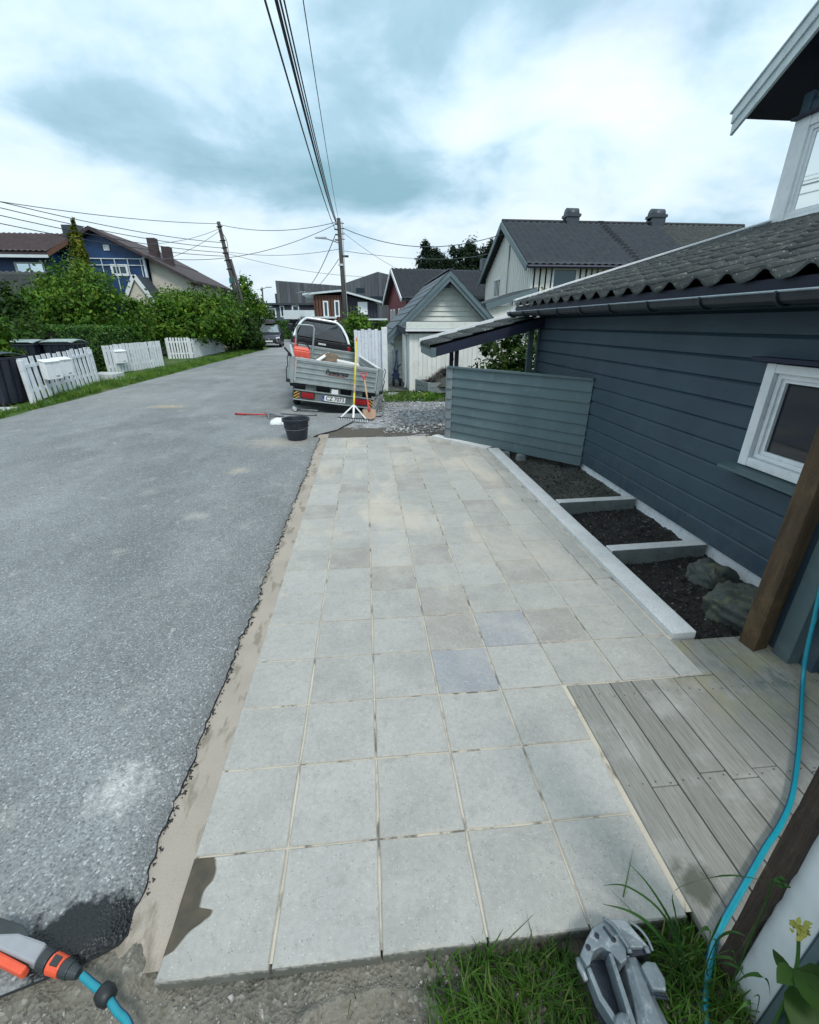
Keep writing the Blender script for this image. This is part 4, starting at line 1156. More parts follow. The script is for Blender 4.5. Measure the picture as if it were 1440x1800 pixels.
# ------------------------------------------------------------------ bucket and tools on the road
M['bucket'] = mat('black_bucket', (.012, .016, .026), (.020, .024, .034), 14, .45, .1, 60, dirt=(.12, .13, .14), dscale=16, damt=.35)
M['cement'] = mat('cement_residue', (.25, .25, .25), (.10, .11, .11), 12, .9, .6, 40)
bk = thing('mortar_bucket', 'black plastic mortar bucket standing at the far corner of the slabs', 'bucket', (-.48, 6.55, .008))
MB().lathe((-.48, 6.55, .012), [(.001, 0), (.150, 0), (.158, .012), (.205, .300), (.222, .302), (.224, .335), (.208, .336), (.200, .318), (.160, .10), (.001, .10)], 36).build('shell', M['bucket'], bk, smooth=False)
MB().lathe((-.48, 6.55, .012), [(.001, .17), (.178, .172), (.184, .20)], 30).build('contents', M['cement'], bk, smooth=True)
MB().lathe((-.48, 6.55, .012), [(.188, .19), (.190, .215), (.196, .215), (.193, .19)], 36).build('band', M['bucket'], bk)
MB().tube(smooth_path([(-.70, 6.55, .31), (-.71, 6.48, .25), (-.62, 6.33, .21), (-.48, 6.30, .20), (-.34, 6.33, .21), (-.25, 6.48, .25), (-.26, 6.55, .31)], 4), .0035, 6).build('handle', mat('bucket_wire', (.3, .3, .3), metal=.8, rough=.4), bk)
M['steel'] = mat('worn_steel', (.26, .28, .30), (.15, .16, .17), 12, .45, .2, 60, metal=.6)
M['red'] = mat('red_grip', (.55, .045, .05), (.42, .03, .035), 14, .45)
M['wood_handle'] = mat('ash_handle', (.50, .36, .20), (.40, .28, .15), 10, .6, st=(6, 6, 1))
pk = thing('pickaxe', 'long pickaxe with red grip lying on the road', 'pickaxe', (-1.5, 8.5, .01))
MB().tube([(-2.06, 8.78, .03), (-1.84, 8.70, .03)], [.020, .018], 10).build('grip', M['red'], pk, smooth=True)
MB().tube([(-1.84, 8.70, .03), (-1.34, 8.50, .05)], .015, 10).build('handle', M['red'], pk, smooth=True)
MB().tube(smooth_path([(-1.42, 8.62, .07), (-1.33, 8.48, .075), (-1.28, 8.32, .05), (-1.27, 8.24, .02)], 4), [.012] * 4 + [.028] * 5 + [.018] * 3 + [.010], 8).build('pick_head', M['steel'], pk, smooth=True)
MB().hexa([(-1.30, 8.46, .045), (-1.02, 8.44, .012), (-1.02, 8.52, .012), (-1.30, 8.52, .045), (-1.30, 8.46, .085), (-1.02, 8.44, .02), (-1.02, 8.52, .02), (-1.30, 8.52, .085)]).build('blade', M['steel'], pk, bevel=.004)
ib = MB().tube([(-1.12, 8.70, .03), (-.9, 8.64, .03), (-.36, 8.49, .03)], [.012, .017, .020], 8).build('crowbar', M['steel'], smooth=True)
tag(ib, 'steel crowbar lying on the road between pickaxe and trailer', 'crowbar')
sh = thing('sledgehammer', 'sledgehammer with pale head lying under the trailer edge', 'hammer', (-.7, 9.05, .01))
MB().tube([(-.86, 9.10, .045), (-.38, 8.96, .03)], .016, 8).build('handle', M['steel'], sh, smooth=True)
MB().tube([(-.92, 9.22, .055), (-.91, 9.19, .055), (-.87, 9.05, .055), (-.865, 9.02, .055)], [.036, .045, .045, .036], 8).build('head', mat('pale_hammer_head', (.62, .66, .66), (.5, .53, .53), metal=.3, rough=.4), sh)
# crumpled white sack
n, k = 26, 14
th = np.linspace(0, 2 * np.pi, n, endpoint=False); ph = np.linspace(0, .5 * np.pi, k)
T, P = np.meshgrid(th, ph)
rr = 1 + .35 * fbm(np.cos(T) * 1.5 + 4, np.sin(T) * 1.5 + P, 2.2, 4, 5)
V = np.stack([-1.0 + .17 * np.cos(P) * np.cos(T) * rr, 7.82 + .12 * np.cos(P) * np.sin(T) * rr, .008 + .10 * np.sin(P) * rr + .02 * fbm(np.cos(T) * 3, np.sin(T) * 3, 3, 2, 9)], -1).reshape(-1, 3)
i = np.arange(n)[None, :] + np.arange(k - 1)[:, None] * n; j = (np.arange(n)[None, :] + 1) % n + np.arange(k - 1)[:, None] * n
tag(np_mesh('plastic_sack', V, np.stack([i, j, j + n, i + n], -1).reshape(-1, 4), M['white'], smooth=True), 'crumpled white plastic sack lying beside the black bucket', 'sack')

# rake and shovel leaning on the tailgate
M['yellow'] = mat('yellow_handle', (.74, .60, .035), (.64, .50, .03), 10, .4)
rk_ = thing('landscape_rake', 'wide landscape rake with yellow handle leaning on the trailer', 'rake', (.40, 8.0, 0))
ra, rb = Vector((.095, 8.10, .035)), Vector((.706, 7.83, .035))
rm = (ra + rb) / 2; rtop = Vector((.505, 9.20, 1.40))
hd = (rtop - rm)
MB().tube([rm + hd * .42, rtop], .019, 12).build('handle', M['yellow'], rk_, smooth=True)
MB().tube([rm + hd * .32, rm + hd * .43], .021, 12).build('ferrule', M['wood_handle'], rk_, smooth=True)
MB().tube([rm + hd * .17, rm + hd * .33], .019, 12).build('lower_handle', M['yellow'], rk_, smooth=True)
MB().tube([rtop, rtop + hd * .05], .017, 10).build('end_plug', mat('orange_plug', (.62, .22, .09)), rk_, smooth=True)
M['alu'] = mat('pale_aluminium', (.72, .74, .74), (.6, .62, .62), 12, .4, metal=.35)
MB().bar(rm, rm + hd * .18, .035, .02, (0, -1, .5)).build('socket', M['alu'], rk_)
MB().bar(ra + (rb - ra) * .07, rm + hd * .175, .026, .012, (0, -1, .5)).build('brace', M['alu'], rk_)
MB().bar(ra + (rb - ra) * .93, rm + hd * .175, .026, .012, (0, -1, .5)).build('brace', M['alu'], rk_)
MB().bar(ra, rb, .03, .045).build('head_bar', M['gun_dark'], rk_)
tooth = MB().hexa([(-.006, -.045, -.035), (.006, -.045, -.035), (.006, -.035, -.035), (-.006, -.035, -.035), (-.008, -.028, .008), (.008, -.028, .008), (.008, -.012, .008), (-.008, -.012, .008)])
tm_ = bpy.data.meshes.new('tooth'); tm_.from_pydata(tooth.v, [], tooth.f); tm_.materials.append(M['alu'])
for k in range(18):
    p = ra + (rb - ra) * ((k + .5) / 18); inst(tm_, 'tooth', rk_, (p.x, p.y, p.z), (0, 0, -.42))
sv_ = thing('shovel', 'red handled shovel with rusty tan blade leaning beside the rake', 'shovel', (.72, 8.02, 0))
M['rust'] = mat('rusty_blade', (.42, .27, .17), (.30, .19, .13), 8, .7, .3, 30, dirt=(.18, .12, .09), dscale=7)
s0, s1 = Vector((.735, 8.03, .0)), Vector((.625, 9.03, .80))
sd = (s1 - s0); su = sd.normalized(); sx_ = Vector((1, .12, 0)).normalized(); snn = sx_.cross(su).normalized()
vs, fs = [], []
prof = [(0, .018, .03), (.03, .085, .02), (.09, .122, .010), (.20, .132, .004), (.27, .130, .0), (.285, .05, -.012)]
for a, w, dpt in prof:
    for q in (-1, -.5, 0, .5, 1):
        vs.append(s0 + su * a + sx_ * w * q - snn * (.022 * (1 - q * q) - dpt) )
for k in range(len(prof) - 1):
    for q in range(4):
        fs.append((k * 5 + q, k * 5 + q + 1, k * 5 + q + 6, k * 5 + q + 5))
bl = MB().add(vs, fs).build('blade', M['rust'], sv_, smooth=True)
sm_ = bl.modifiers.new('solid', 'SOLIDIFY'); sm_.thickness = .004
MB().tube([s0 + su * .22, s0 + su * .52], [.022, .020], 10).build('lower_shaft', M['red'], sv_, smooth=True)
MB().tube([s0 + su * .52, s0 + su * 1.06], .018, 10).build('shaft', M['wood_handle'], sv_, smooth=True)
MB().tube([s0 + su * 1.06, s0 + su * 1.13], [.019, .026], 10).build('socket', M['red'], sv_, smooth=True)
c_ = s0 + su * 1.13
MB().tube([c_, c_ + su * .06 - sx_ * .052, c_ + su * .125 - sx_ * .056, c_ + su * .13, c_ + su * .125 + sx_ * .056, c_ + su * .06 + sx_ * .052, c_], .0135, 8).build('d_grip', M['red'], sv_, smooth=True)

# ------------------------------------------------------------------ tipping trailer
M['galv'] = mat('galvanised_steel', (.36, .41, .41), (.27, .315, .32), 6, .5, .15, 50, metal=.25, dirt=(.22, .24, .22), dscale=7, damt=.5)
M['galv_shaded'] = mat('shaded_grimy_steel', (.16, .19, .19), (.10, .12, .12), 7, .6, .15, 50, metal=.2, dirt=(.06, .065, .06), dscale=9)  # darkened copy of galv: shade at the low rear put into its colour
M['galv_light'] = mat('galvanised_pale', (.46, .50, .50), (.38, .42, .42), 8, .5, metal=.25)
M['black'] = mat('black_plastic', (.010, .012, .016), (.015, .017, .02), 12, .5)
M['tyre'] = mat('tyre_rubber', (.012, .013, .014), (.02, .02, .02), 20, .85, .4, 60)
t = NT('red_lamp'); M['lamp_red'] = t.out((.30, .008, .014), .2)
t = NT('orange_lamp'); M['lamp_orange'] = t.out((.75, .25, .03), .25)
M['plate'] = mat('plate_white', (.78, .80, .80), (.74, .76, .76), rough=.4)
M['plate_blue'] = mat('plate_blue', (.03, .07, .36), rough=.4)
M['hazard'] = mat('hazard_orange', (.80, .42, .05), rough=.45)
TROT = (R(1.86), R(9.4), R(9.63))
tr = thing('tipping_trailer', 'galvanised tipping trailer with dropsides parked behind the pickup', 'trailer', (.022, 9.099, .5), TROT)
W, TLn, H = .925, 3.22, .49
def lb(x0, x1, y0, y1, z0, z1, m, nm, par=tr, bev=.0):
    return B(x0, x1, y0, y1, z0, z1).build(nm, m, par, bevel=bev, local=True)
def ribbed(x0, x1, z0, z1, y, n, dy, axis='x'):     # a dropside panel with pressed horizontal ribs
    pr = []
    hh = (z1 - z0) / n
    for k in range(n):
        b = z0 + k * hh
        pr += [(0, b), (0, b + hh * .62), (-dy, b + hh * .72), (-dy, b + hh * .92)]
    pr.append((0, z1))
    vs, fs = [], []
    for q, (d_, zz) in enumerate(pr):
        if axis == 'x': vs += [(x0, y + d_, zz), (x1, y + d_, zz), (x0, y + .03, zz), (x1, y + .03, zz)]
        else: vs += [(y + d_, x0, zz), (y + d_, x1, zz), (y + .03, x0, zz), (y + .03, x1, zz)]
        if q:
            a, b = (q - 1) * 4, q * 4
            fs += [(a, a + 1, b + 1, b), (a + 3, a + 2, b + 2, b + 3), (a, b, b + 2, a + 2), (a + 1, a + 3, b + 3, b + 1)]
    m_ = len(vs) - 4
    fs += [(0, 2, 3, 1), (m_, m_ + 1, m_ + 3, m_ + 2)]
    return MB().add(vs, fs)
tg = ribbed(-W + .055, W - .055, .02, H - .055, 0, 4, .016).build('tailgate', M['galv'], tr, local=True)
lb(-W + .055, W - .055, -.020, .032, H - .055, H, M['galv_light'], 'top_rail', tg, .004)
lb(-W + .055, W - .055, -.014, .034, -.02, .02, M['galv'], 'bottom_rail', tg, .004)
lb(-W + .052, -W + .09, -.022, .03, .021, H - .056, M['galv_light'], 'end_stile', tg)
lb(W - .09, W - .052, -.022, .03, .021, H - .056, M['galv_light'], 'end_stile', tg)
for s in (-1, 1):
    lb(s * W - .045, s * W + .045, -.025, .07, -.03, H + .02, M['galv'], 'corner_post', tr, .006)
    po = lb(s * (W + .055) - .012, s * (W + .055) + .012, -.01, .05, .05, H - .02, M['galv'], 'latch_bracket', tr)
    MB().tube(smooth_path([(s * (W + .06), -.02, H + .03), (s * (W + .10), -.03, H - .02), (s * (W + .085), -.03, H - .2), (s * (W + .11), -.02, H - .24), (s * (W + .09), -.02, H - .45)], 4), .009, 6).build('latch', M['black'], tr, local=True)
    lb(s * (W + .06) - .04, s * (W + .06) + .04, -.05, .05, -.02, .04, M['black'], 'hinge', tr)
MB().bar((-W - .03, .0, H + .02), (-W - .17, -.02, H + .15), .05, .035).build('release_handle', M['black'], tr, local=True)
lb(-W - .10, -W - .02, -.03, .03, H + .0, H + .05, M['black'], 'release_pivot', tr)
for s in (-1, 1):
    ribbed(.07, TLn, .02, H - .02, s * W, 4, .016 * s, 'y').build('side_panel', M['galv'], tr, local=True)
    lb(s * W - .022, s * W + .036, .07, TLn, H - .02, H + .005, M['plate'] if s > 0 else M['galv_light'], 'side_rail', tr)
ribbed(-W + .03, W - .02, .02, H + .02, TLn - .03, 4, .016).build('front_panel', M['galv'], tr, local=True)
lb(-W + .03, W - .02, TLn - .05, TLn + .02, H + .02, H + .05, M['galv_light'], 'front_rail', tr)
lb(-W + .03, W - .02, .05, TLn - .03, -.03, .015, M['galv'], 'floor', tr)
# chassis, axle, wheels, guards
for s in (-1, 1):
    lb(s * .45 - .04, s * .45 + .04, .05, TLn + .6, -.17, -.04, M['galv'], 'chassis_rail', tr)
    lb(s * .72 - .22, s * .72 + .20, .15, 2.2, -.12, -.035, M['black'], 'mudguard', tr)
for s in (-1, 1):
    for yy in (1.05, 1.80):
        whl = MB().lathe((s * .74, yy, -.36), [(.16, -.085), (.27, -.08), (.295, -.05), (.30, 0), (.295, .05), (.27, .08), (.16, .085)], 26, 'x').build('wheel', M['tyre'], tr, smooth=True, local=True)
        MB().lathe((s * .74, yy, -.36), [(.001, -.05), (.10, -.055), (.165, -.085), (.165, .085), (.10, .055), (.001, .05)], 20, 'x').build('rim', M['galv'], whl, local=True)
MB().tube([(-.74, 1.05, -.36), (.74, 1.05, -.36)], .035, 8).build('axle', M['galv'], tr, local=True)
MB().tube([(-.74, 1.80, -.36), (.74, 1.80, -.36)], .035, 8).build('axle', M['galv'], tr, local=True)
MB().bar((-.4, TLn + .6, -.1), (0, TLn + 1.5, -.1), .07, .07).bar((.4, TLn + .6, -.1), (0, TLn + 1.5, -.1), .07, .07).build('drawbar', M['galv'], tr, local=True)
lb(-.85, .84, .20, .26, -.18, -.03, M['black'], 'under_run_shadow_beam', tr)  # black beam added so the underside reads as shaded
for (x0, x1) in ((-.62, -.40), (-.10, .12), (.36, .60)):
    lb(x0, x1, .05, .18, -.17, -.035, M['galv_shaded'], 'cross_member', tr)
# rear light bar
lbar = lb(-.86, .84, .0, .05, -.345, -.165, M['galv_shaded'], 'light_bar', tr)
lb(-.86, .84, -.035, .05, -.362, -.346, M['galv_light'], 'lip', lbar)
lb(-.86, .84, -.03, .05, -.164, -.15, M['galv'], 'lip', lbar)
for s, (x0, x1) in ((-1, (-.70, -.44)), (1, (.44, .70))):
    lm = lb(x0 - .02, x1 + .02, -.012, .0, -.315, -.185, M['black'], 'lamp_housing', tr)
    lb(x0, x1, -.034, -.0125, -.305, -.22, M['lamp_red'], 'tail_lens', lm, .008)
    lb(x0, x1, -.030, -.0125, -.218, -.192, M['lamp_red'], 'tail_lens', lm, .006)
    tri = MB().prism([(x0 + .06, -.042, -.30), (x1 - .06, -.042, -.30), ((x0 + x1) / 2, -.042, -.225)], (0, .008, 0)).build('reflector', M['lamp_red'], lm, local=True)
pl_ = lb(-.26, .235, -.012, -.004, -.318, -.208, M['plate'], 'number_plate', tr)
lb(-.26, -.218, -.0135, -.0122, -.318, -.208, M['plate_blue'], 'country_band', pl_)
text_mesh('plate_text', 'CZ 7073', .118, M['black'], pl_, Matrix.Translation((.012, -.0135, -.263)) @ Matrix.Rotation(R(90), 4, 'X'), xs=.92, bold=.002)
text_mesh('band_text', 'N', .035, M['plate'], pl_, Matrix.Translation((-.239, -.0145, -.295)) @ Matrix.Rotation(R(90), 4, 'X'))
lb(-.245, -.233, -.0145, -.0138, -.26, -.235, M['lamp_red'], 'flag', pl_)
for s in (-1, 1):
    x0 = -.85 if s < 0 else .735
    hz = lb(x0, x0 + .105, -.012, -.001, -.335, -.175, M['black'], 'hazard_board', tr)
    for k in range(3):
        zb = -.372 + k * .062
        q = [(x0, zb), (x0 + .105, zb + .075), (x0 + .105, zb + .098), (x0, zb + .023)]
        if s > 0: q = [(x0, zb + .075), (x0 + .105, zb), (x0 + .105, zb + .023), (x0, zb + .098)]
        q = clip_poly(q, [(0, 1, -.176), (0, -1, .334)])
        if len(q) >= 3: MB().prism([(a, -.0155, b) for a, b in q], (0, .003, 0)).build('hazard_stripe', M['hazard'], hz, local=True)
lb(-.075, .065, -.0175 + .02, .049, -.15, -.06, M['plate'], 'data_sticker', tr)
M['logo'] = mat('logo_black', (.015, .015, .02), rough=.4)
lg = text_mesh('logo', 'Poweratz', .128, M['logo'], tr, Matrix.Translation((.0, -.0185, .285)) @ Matrix.Rotation(R(90), 4, 'X'), shear=.18, xs=.98, bold=.003)
MB().hexa([(-.20, -.019, .225), (.17, -.019, .215), (.17, -.017, .215), (-.20, -.017, .225), (-.20, -.019, .236), (.17, -.019, .226), (.17, -.017, .226), (-.20, -.017, .236)]).build('logo_underline', M['lamp_red'], tr, local=True)
# front hoop
MB().tube(smooth_path([(-.79, 2.9, .05), (-.79, 2.9, .80), (-.775, 2.9, .95), (-.72, 2.9, 1.02), (-.42, 2.9, 1.05), (-.36, 2.9, 1.0), (-.345, 2.9, .9), (-.345, 2.9, .05)], 5), .022, 8).build('rail_hoop', M['galv'], tr, smooth=True, local=True)
# load
M['load'] = mat('heap_of_sand', (.17, .125, .085), (.09, .065, .045), 7, .95, .9, 40)
hx = np.linspace(-.8, .85, 40); hy = np.linspace(.3, 3.0, 60)
X, Y = np.meshgrid(hx, hy)
Z = .08 + .46 * np.exp(-(((X - .02) / .42) ** 2 + ((Y - 2.0) / .6) ** 2)) + .22 * np.exp(-(((X - .5) / .4) ** 2 + ((Y - 1.3) / .5) ** 2)) + .09 * fbm(X, Y, 5, 4, 3)
load_v = np.stack([X, Y, Z], -1).reshape(-1, 3)
i = np.arange(39)[None, :] + np.arange(59)[:, None] * 40
ld = np_mesh('sand_load', load_v, np.stack([i, i + 1, i + 41, i + 40], -1).reshape(-1, 4), M['load'], smooth=True)
ld.location = tr.location; ld.rotation_euler = TROT
tag(ld, 'brown heap of sand loaded in the trailer', 'sand', kind='stuff')
MT = Matrix.Translation(tr.location) @ Euler(TROT).to_matrix().to_4x4()
bd_ = MB().hexa([(-.42, 1.3, .30), (-.02, 2.05, .50), (.05, 2.02, .50), (-.34, 1.27, .30), (-.42, 1.3, .33), (-.02, 2.05, .53), (.05, 2.02, .53), (-.34, 1.27, .33)])
bo = bd_.build('loose_board', M['white']); bo.matrix_world = MT
tag(bo, 'white painted board lying on the sand in the trailer', 'board')
bd_ = MB().hexa([(.10, .95, .30), (.62, .95, .33), (.62, 1.12, .36), (.10, 1.12, .33), (.10, .95, .45), (.62, .95, .43), (.62, 1.12, .45), (.10, 1.12, .48)])
bo = bd_.build('paving_offcut', M['granite'], bevel=.01); bo.matrix_world = MT
tag(bo, 'pale stone offcut on the sand behind the tailgate', 'stone')
# orange jerrycan on the left front of the load bed
jc = thing('jerrycan', 'orange red plastic jerrycan standing in the trailer', 'jerrycan', tuple(MT @ Vector((-.70, .98, .10))), TROT)
M['can'] = mat('orange_can', (.80, .13, .085), (.70, .10, .065), 8, .4)
MB().hexa([(-.20, -.09, 0), (.19, -.09, 0), (.19, .09, 0), (-.20, .09, 0), (-.19, -.08, .46), (.18, -.08, .46), (.18, .08, .46), (-.19, .08, .46)]).hexa([(-.19, -.08, .46), (.18, -.08, .46), (.18, .08, .46), (-.19, .08, .46), (-.17, -.05, .53), (.13, -.05, .53), (.13, .05, .53), (-.17, .05, .53)]).build('can_body', M['can'], jc, local=True, bevel=.02)
MB().tube(smooth_path([(-.13, 0, .52), (-.10, 0, .60), (.02, 0, .61), (.12, 0, .57), (.16, 0, .50)], 5), .016, 8).build('can_handle', M['black'], jc, smooth=True, local=True)
MB().lathe((-.15, 0, .53), [(.03, 0), (.03, .05), (.001, .052)], 12).build('cap', M['can'], jc, local=True)
MB().lathe((0, -.092, .30), [(.001, -.004), (.036, -.004), (.036, .01)], 20, 'y').build('badge', M['plate'], jc, local=True)
MB().prism([(-.13, -.096, .10), (.12, -.096, .10), (.12, -.096, .40), (.06, -.096, .43), (-.08, -.096, .43), (-.13, -.096, .40)], (0, .008, 0)).build('pressed_panel', M['can'], jc, local=True, bevel=.003)

# ------------------------------------------------------------------ pickup in front of the trailer
M['truck'] = mat('dark_brown_paint', (.022, .019, .022), (.016, .014, .017), 5, .22)
M['chrome'] = mat('bright_roll_bar', (.80, .83, .84), (.70, .73, .75), 6, .25, metal=.3)
pu = thing('pickup_truck', 'dark pickup truck with bright roll bar hitched to the trailer', 'pickup', (-.643, 14.4, 1.212), TROT)
def pb(x0, x1, y0, y1, z0, z1, m, nm, par=pu, bev=.0): return B(x0, x1, y0, y1, z0, z1).build(nm, m, par, bevel=bev, local=True)
def ploft(secs, m, nm, par=pu, bev=.0, smooth=False):       # sections: (y, half width bottom, half width top, z0, z1)
    vs, fs = [], []
    for (y, wb, wt, z0, z1) in secs: vs += [(-wb, y, z0), (wb, y, z0), (wt, y, z1), (-wt, y, z1)]
    for k in range(len(secs) - 1):
        a, b = 4 * k, 4 * k + 4
        fs += [(a + i, a + (i + 1) % 4, b + (i + 1) % 4, b + i) for i in range(4)]
    fs += [(3, 2, 1, 0), tuple(range(len(vs) - 4, len(vs)))]
    return MB().add(vs, fs).build(nm, m, par, smooth=smooth, bevel=bev, local=True)
ploft([(.02, .86, .87, -.62, -.03), (1.55, .90, .90, -.66, -.02), (1.6, .91, .90, -.68, -.02), (3.3, .91, .90, -.70, .0), (4.3, .90, .86, -.68, -.02), (4.85, .80, .76, -.60, -.12)], M['truck'], 'body', bev=.04)
tgp = pb(-.78, .78, -.012, .02, -.52, .0, M['truck'], 'tailgate', bev=.015)
pb(-.80, .80, -.022, .05, .0, .035, M['black'], 'tailgate_cap', tgp, .008)
pb(-.14, .10, -.03, -.012, -.10, -.05, M['alu'], 'tailgate_handle', tgp, .005)
for s in (-1, 1):
    pb(s * .835 - .055, s * .835 + .055, -.02, .06, -.36, -.03, M['lamp_red'], 'tail_light', bev=.015)
    pb(s * .88 - .02, s * .88 + .02, .0, 1.5, -.02, .03, M['truck'], 'bed_rail', bev=.008)
    mr = pb(s * .97 - .10, s * .97 + .10, 2.75, 2.85, .08, .30, M['black'], 'door_mirror', bev=.03)
    for yy in (.75, 3.95):
        w_ = MB().lathe((s * .80, yy, -.84), [(.20, -.11), (.34, -.105), (.375, -.07), (.38, 0), (.375, .07), (.34, .105), (.20, .11)], 26, 'x').build('wheel', M['tyre'], pu, smooth=True, local=True)
        MB().lathe((s * .80, yy, -.84), [(.001, -.08), (.12, -.09), (.22, -.112), (.22, .112), (.12, .09), (.001, .08)], 20, 'x').build('rim', M['alu'], w_, local=True)
pb(-.85, .85, -.10, .0, -.72, -.58, M['chrome'], 'rear_bumper', bev=.02)
cab = ploft([(1.56, .86, .64, .0, .58), (1.72, .87, .64, .0, .62), (2.7, .87, .64, .0, .62), (3.45, .87, .70, .0, .02)], M['truck'], 'cab', bev=.03)
MB().add([(-.72, 1.545, .10), (.72, 1.545, .10), (.58, 1.545, .52), (-.58, 1.545, .52)], [(0, 1, 2, 3)]).prism([(-.72, 1.54, .10), (.72, 1.54, .10), (.58, 1.55, .52), (-.58, 1.55, .52)], (0, .004, 0)).build('rear_window', M['glass'], cab, local=True)
for s in (-1, 1):
    MB().prism([(s * .872, 1.85, .06), (s * .872, 2.75, .06), (s * .70, 2.6, .52), (s * .70, 1.85, .52)], (s * .012, 0, .004)).build('side_window', M['glass'], cab, local=True)
# sports bar over the bed, and the rolled black cover
MB().tube(smooth_path([(-.88, .35, .02), (-.80, .60, .24), (-.66, .92, .46), (-.54, 1.1, .56), (-.40, 1.16, .60), (.40, 1.16, .61), (.54, 1.1, .575), (.66, .92, .48), (.80, .60, .25), (.88, .35, .02)], 5), .042, 10).build('roll_bar', M['chrome'], pu, smooth=True, local=True)
MB().lathe((-.28, 1.16, .66), [(.03, 0), (.04, .02), (.001, .05)], 10).build('roof_lamp', M['chrome'], pu, local=True)
MB().lathe((.46, 1.18, .64), [(.03, 0), (.06, .03), (.001, .06)], 10).build('roof_lamp', M['plate'], pu, local=True)
cv = MB().add([(-.78, .30, .06), (.78, .30, .06), (.60, 1.02, .52), (-.62, 1.02, .50), (.05, .55, .30)], [(0, 1, 4), (1, 2, 4), (2, 3, 4), (3, 0, 4)]).build('bed_cover', mat('black_tarpaulin', (.012, .016, .022), (.02, .025, .03), 5, .4, .5, 9), pu, local=True)
MB().tube([(-.35, .35, .08), (.48, .95, .50)], .055, 10).build('rolled_cover', mat('grey_roll', (.045, .06, .07), (.03, .04, .05), 9, .5), pu, smooth=True, local=True)

# ------------------------------------------------------------------ tall white gate beyond the drive
M['white_wash'] = mat('washed_white_boards', (.74, .78, .83), (.62, .67, .73), 5, .75, .4, 40, rnd=.07, st=(5, 5, .5), dirt=(.34, .37, .42), dscale=9, damt=.5)
gt_ = thing('tall_gate', 'tall whitewashed board gate with sturdy post between trailer and garage', 'gate', (1.2, 12.05, 0))
for k in range(8):
    x0 = .40 + k * .092
    hgt = 1.60 + .02 * math.cos((k - 4) * .5) - (.03 if k % 2 else 0)
    B(x0, x0 + .088, 12.06 + (.012 if k % 2 else 0), 12.085 + (.012 if k % 2 else 0), .06, hgt).build('gate_board', M['white_wash'], gt_, bevel=.004)
B(1.135, 1.285, 11.98, 12.13, -.03, 1.66).build('gate_post', M['white'], gt_, bevel=.01)
B(.40, 1.13, 12.10, 12.15, .3, .4).build('rail', M['white_wash'], gt_); B(.40, 1.13, 12.10, 12.15, 1.3, 1.4).build('rail', M['white_wash'], gt_)
for k in range(4):
    B(.45 + k * .17, .53 + k * .17, 12.09, 12.13, 1.55, 1.595).build('notch_block', M['fascia'], gt_)

# ------------------------------------------------------------------ garage with lean-to
M['cream'] = mat('cream_boards', (.74, .765, .70), (.66, .69, .635), 4, .6, .2, 40, rnd=.05, dirt=(.42, .50, .36), dscale=3.5, damt=.55)
M['cream_v'] = mat('cream_upright_boards', (.78, .79, .74), (.69, .70, .66), 5, .6, .25, 30, rnd=.05, st=(4, 4, .5), dirt=(.40, .45, .36), dscale=3, damt=.4)
M['barge'] = paint('barge_grey', (.135, .185, .20), (.105, .15, .165), .5)
M['sheet'] = mat('dark_sheet_roof', (.055, .07, .085), (.035, .045, .055), 4, .45, .1, 40, rnd=.05, metal=.2)
ga_ = thing('garage', 'cream garage with steep gable and grey bargeboards', 'garage', (3.40, 15, 0))
GX, GZ, GS, GY0, GY1 = 3.40, 3.26, .935, 14.5, 20.6
def gz_at(x): return GZ - abs(x - GX) * GS
lw = 1.66
B(lw, 5.2, 15.02, GY1 - .3, -.1, 1.55).build('wall_core', M['cream'], ga_)
zz = 0.0
while zz < GZ - .32:
    half = (GZ - .22 - zz) / GS
    hb = min(1.74, half)
    half2 = min(1.74, (GZ - .22 - zz - .155) / GS)
    if half2 < .03: break
    MB().hexa([(GX - hb, 14.950, zz), (GX + hb, 14.950, zz), (GX + hb, 15.015, zz), (GX - hb, 15.015, zz),
               (GX - half2, 14.992, zz + .153), (GX + half2, 14.992, zz + .153), (GX + half2, 15.015, zz + .153), (GX - half2, 15.015, zz + .153)]).build('cladding_board', M['cream'], ga_)
    zz += .152
MB().prism([(GX - .12, 14.96, GZ - .46), (GX + .12, 14.96, GZ - .46), (GX, 14.96, GZ - .30)], (0, .02, 0)).build('vent', M['barge'], ga_)
for s in (-1, 1):
    xe = GX + s * 1.98
    for (y0, y1, o0, o1, m, nm) in ((GY0, GY0 + .03, -.30, -.02, M['barge'], 'bargeboard'), (GY0 - .028, GY0 - .002, -.16, .012, M['barge'], 'bargeboard'), (GY0 + .031, GY1, -.10, -.03, M['fascia'], 'roof_deck')):
        zx = gz_at(xe)
        MB().hexa([(GX, y0, GZ + o0), (xe, y0, zx + o0), (xe, y1, zx + o0), (GX, y1, GZ + o0), (GX, y0, GZ + o1), (xe, y0, zx + o1), (xe, y1, zx + o1), (GX, y1, GZ + o1)]).build(nm, m, ga_)
    # stepped sheet courses down the slope
    nc = 8
    for k in range(nc):
        a, b = k / nc * 2.04, (k + 1) / nc * 2.04 + .03
        xa, xb = GX + s * a, GX + s * b
        MB().hexa([(xa, GY0 - .03, GZ - a * GS - .025), (xb, GY0 - .03, GZ - b * GS - .0), (xb, GY1, GZ - b * GS - .0), (xa, GY1, GZ - a * GS - .025),
                   (xa, GY0 - .03, GZ - a * GS + .012), (xb, GY0 - .03, GZ - b * GS + .045), (xb, GY1, GZ - b * GS + .045), (xa, GY1, GZ - a * GS + .012)]).build('roof_course', M['sheet'], ga_)
MB().bar((GX, GY0 - .04, GZ + .03), (GX, GY1, GZ + .03), .16, .03).build('ridge_cap', M['sheet'], ga_)
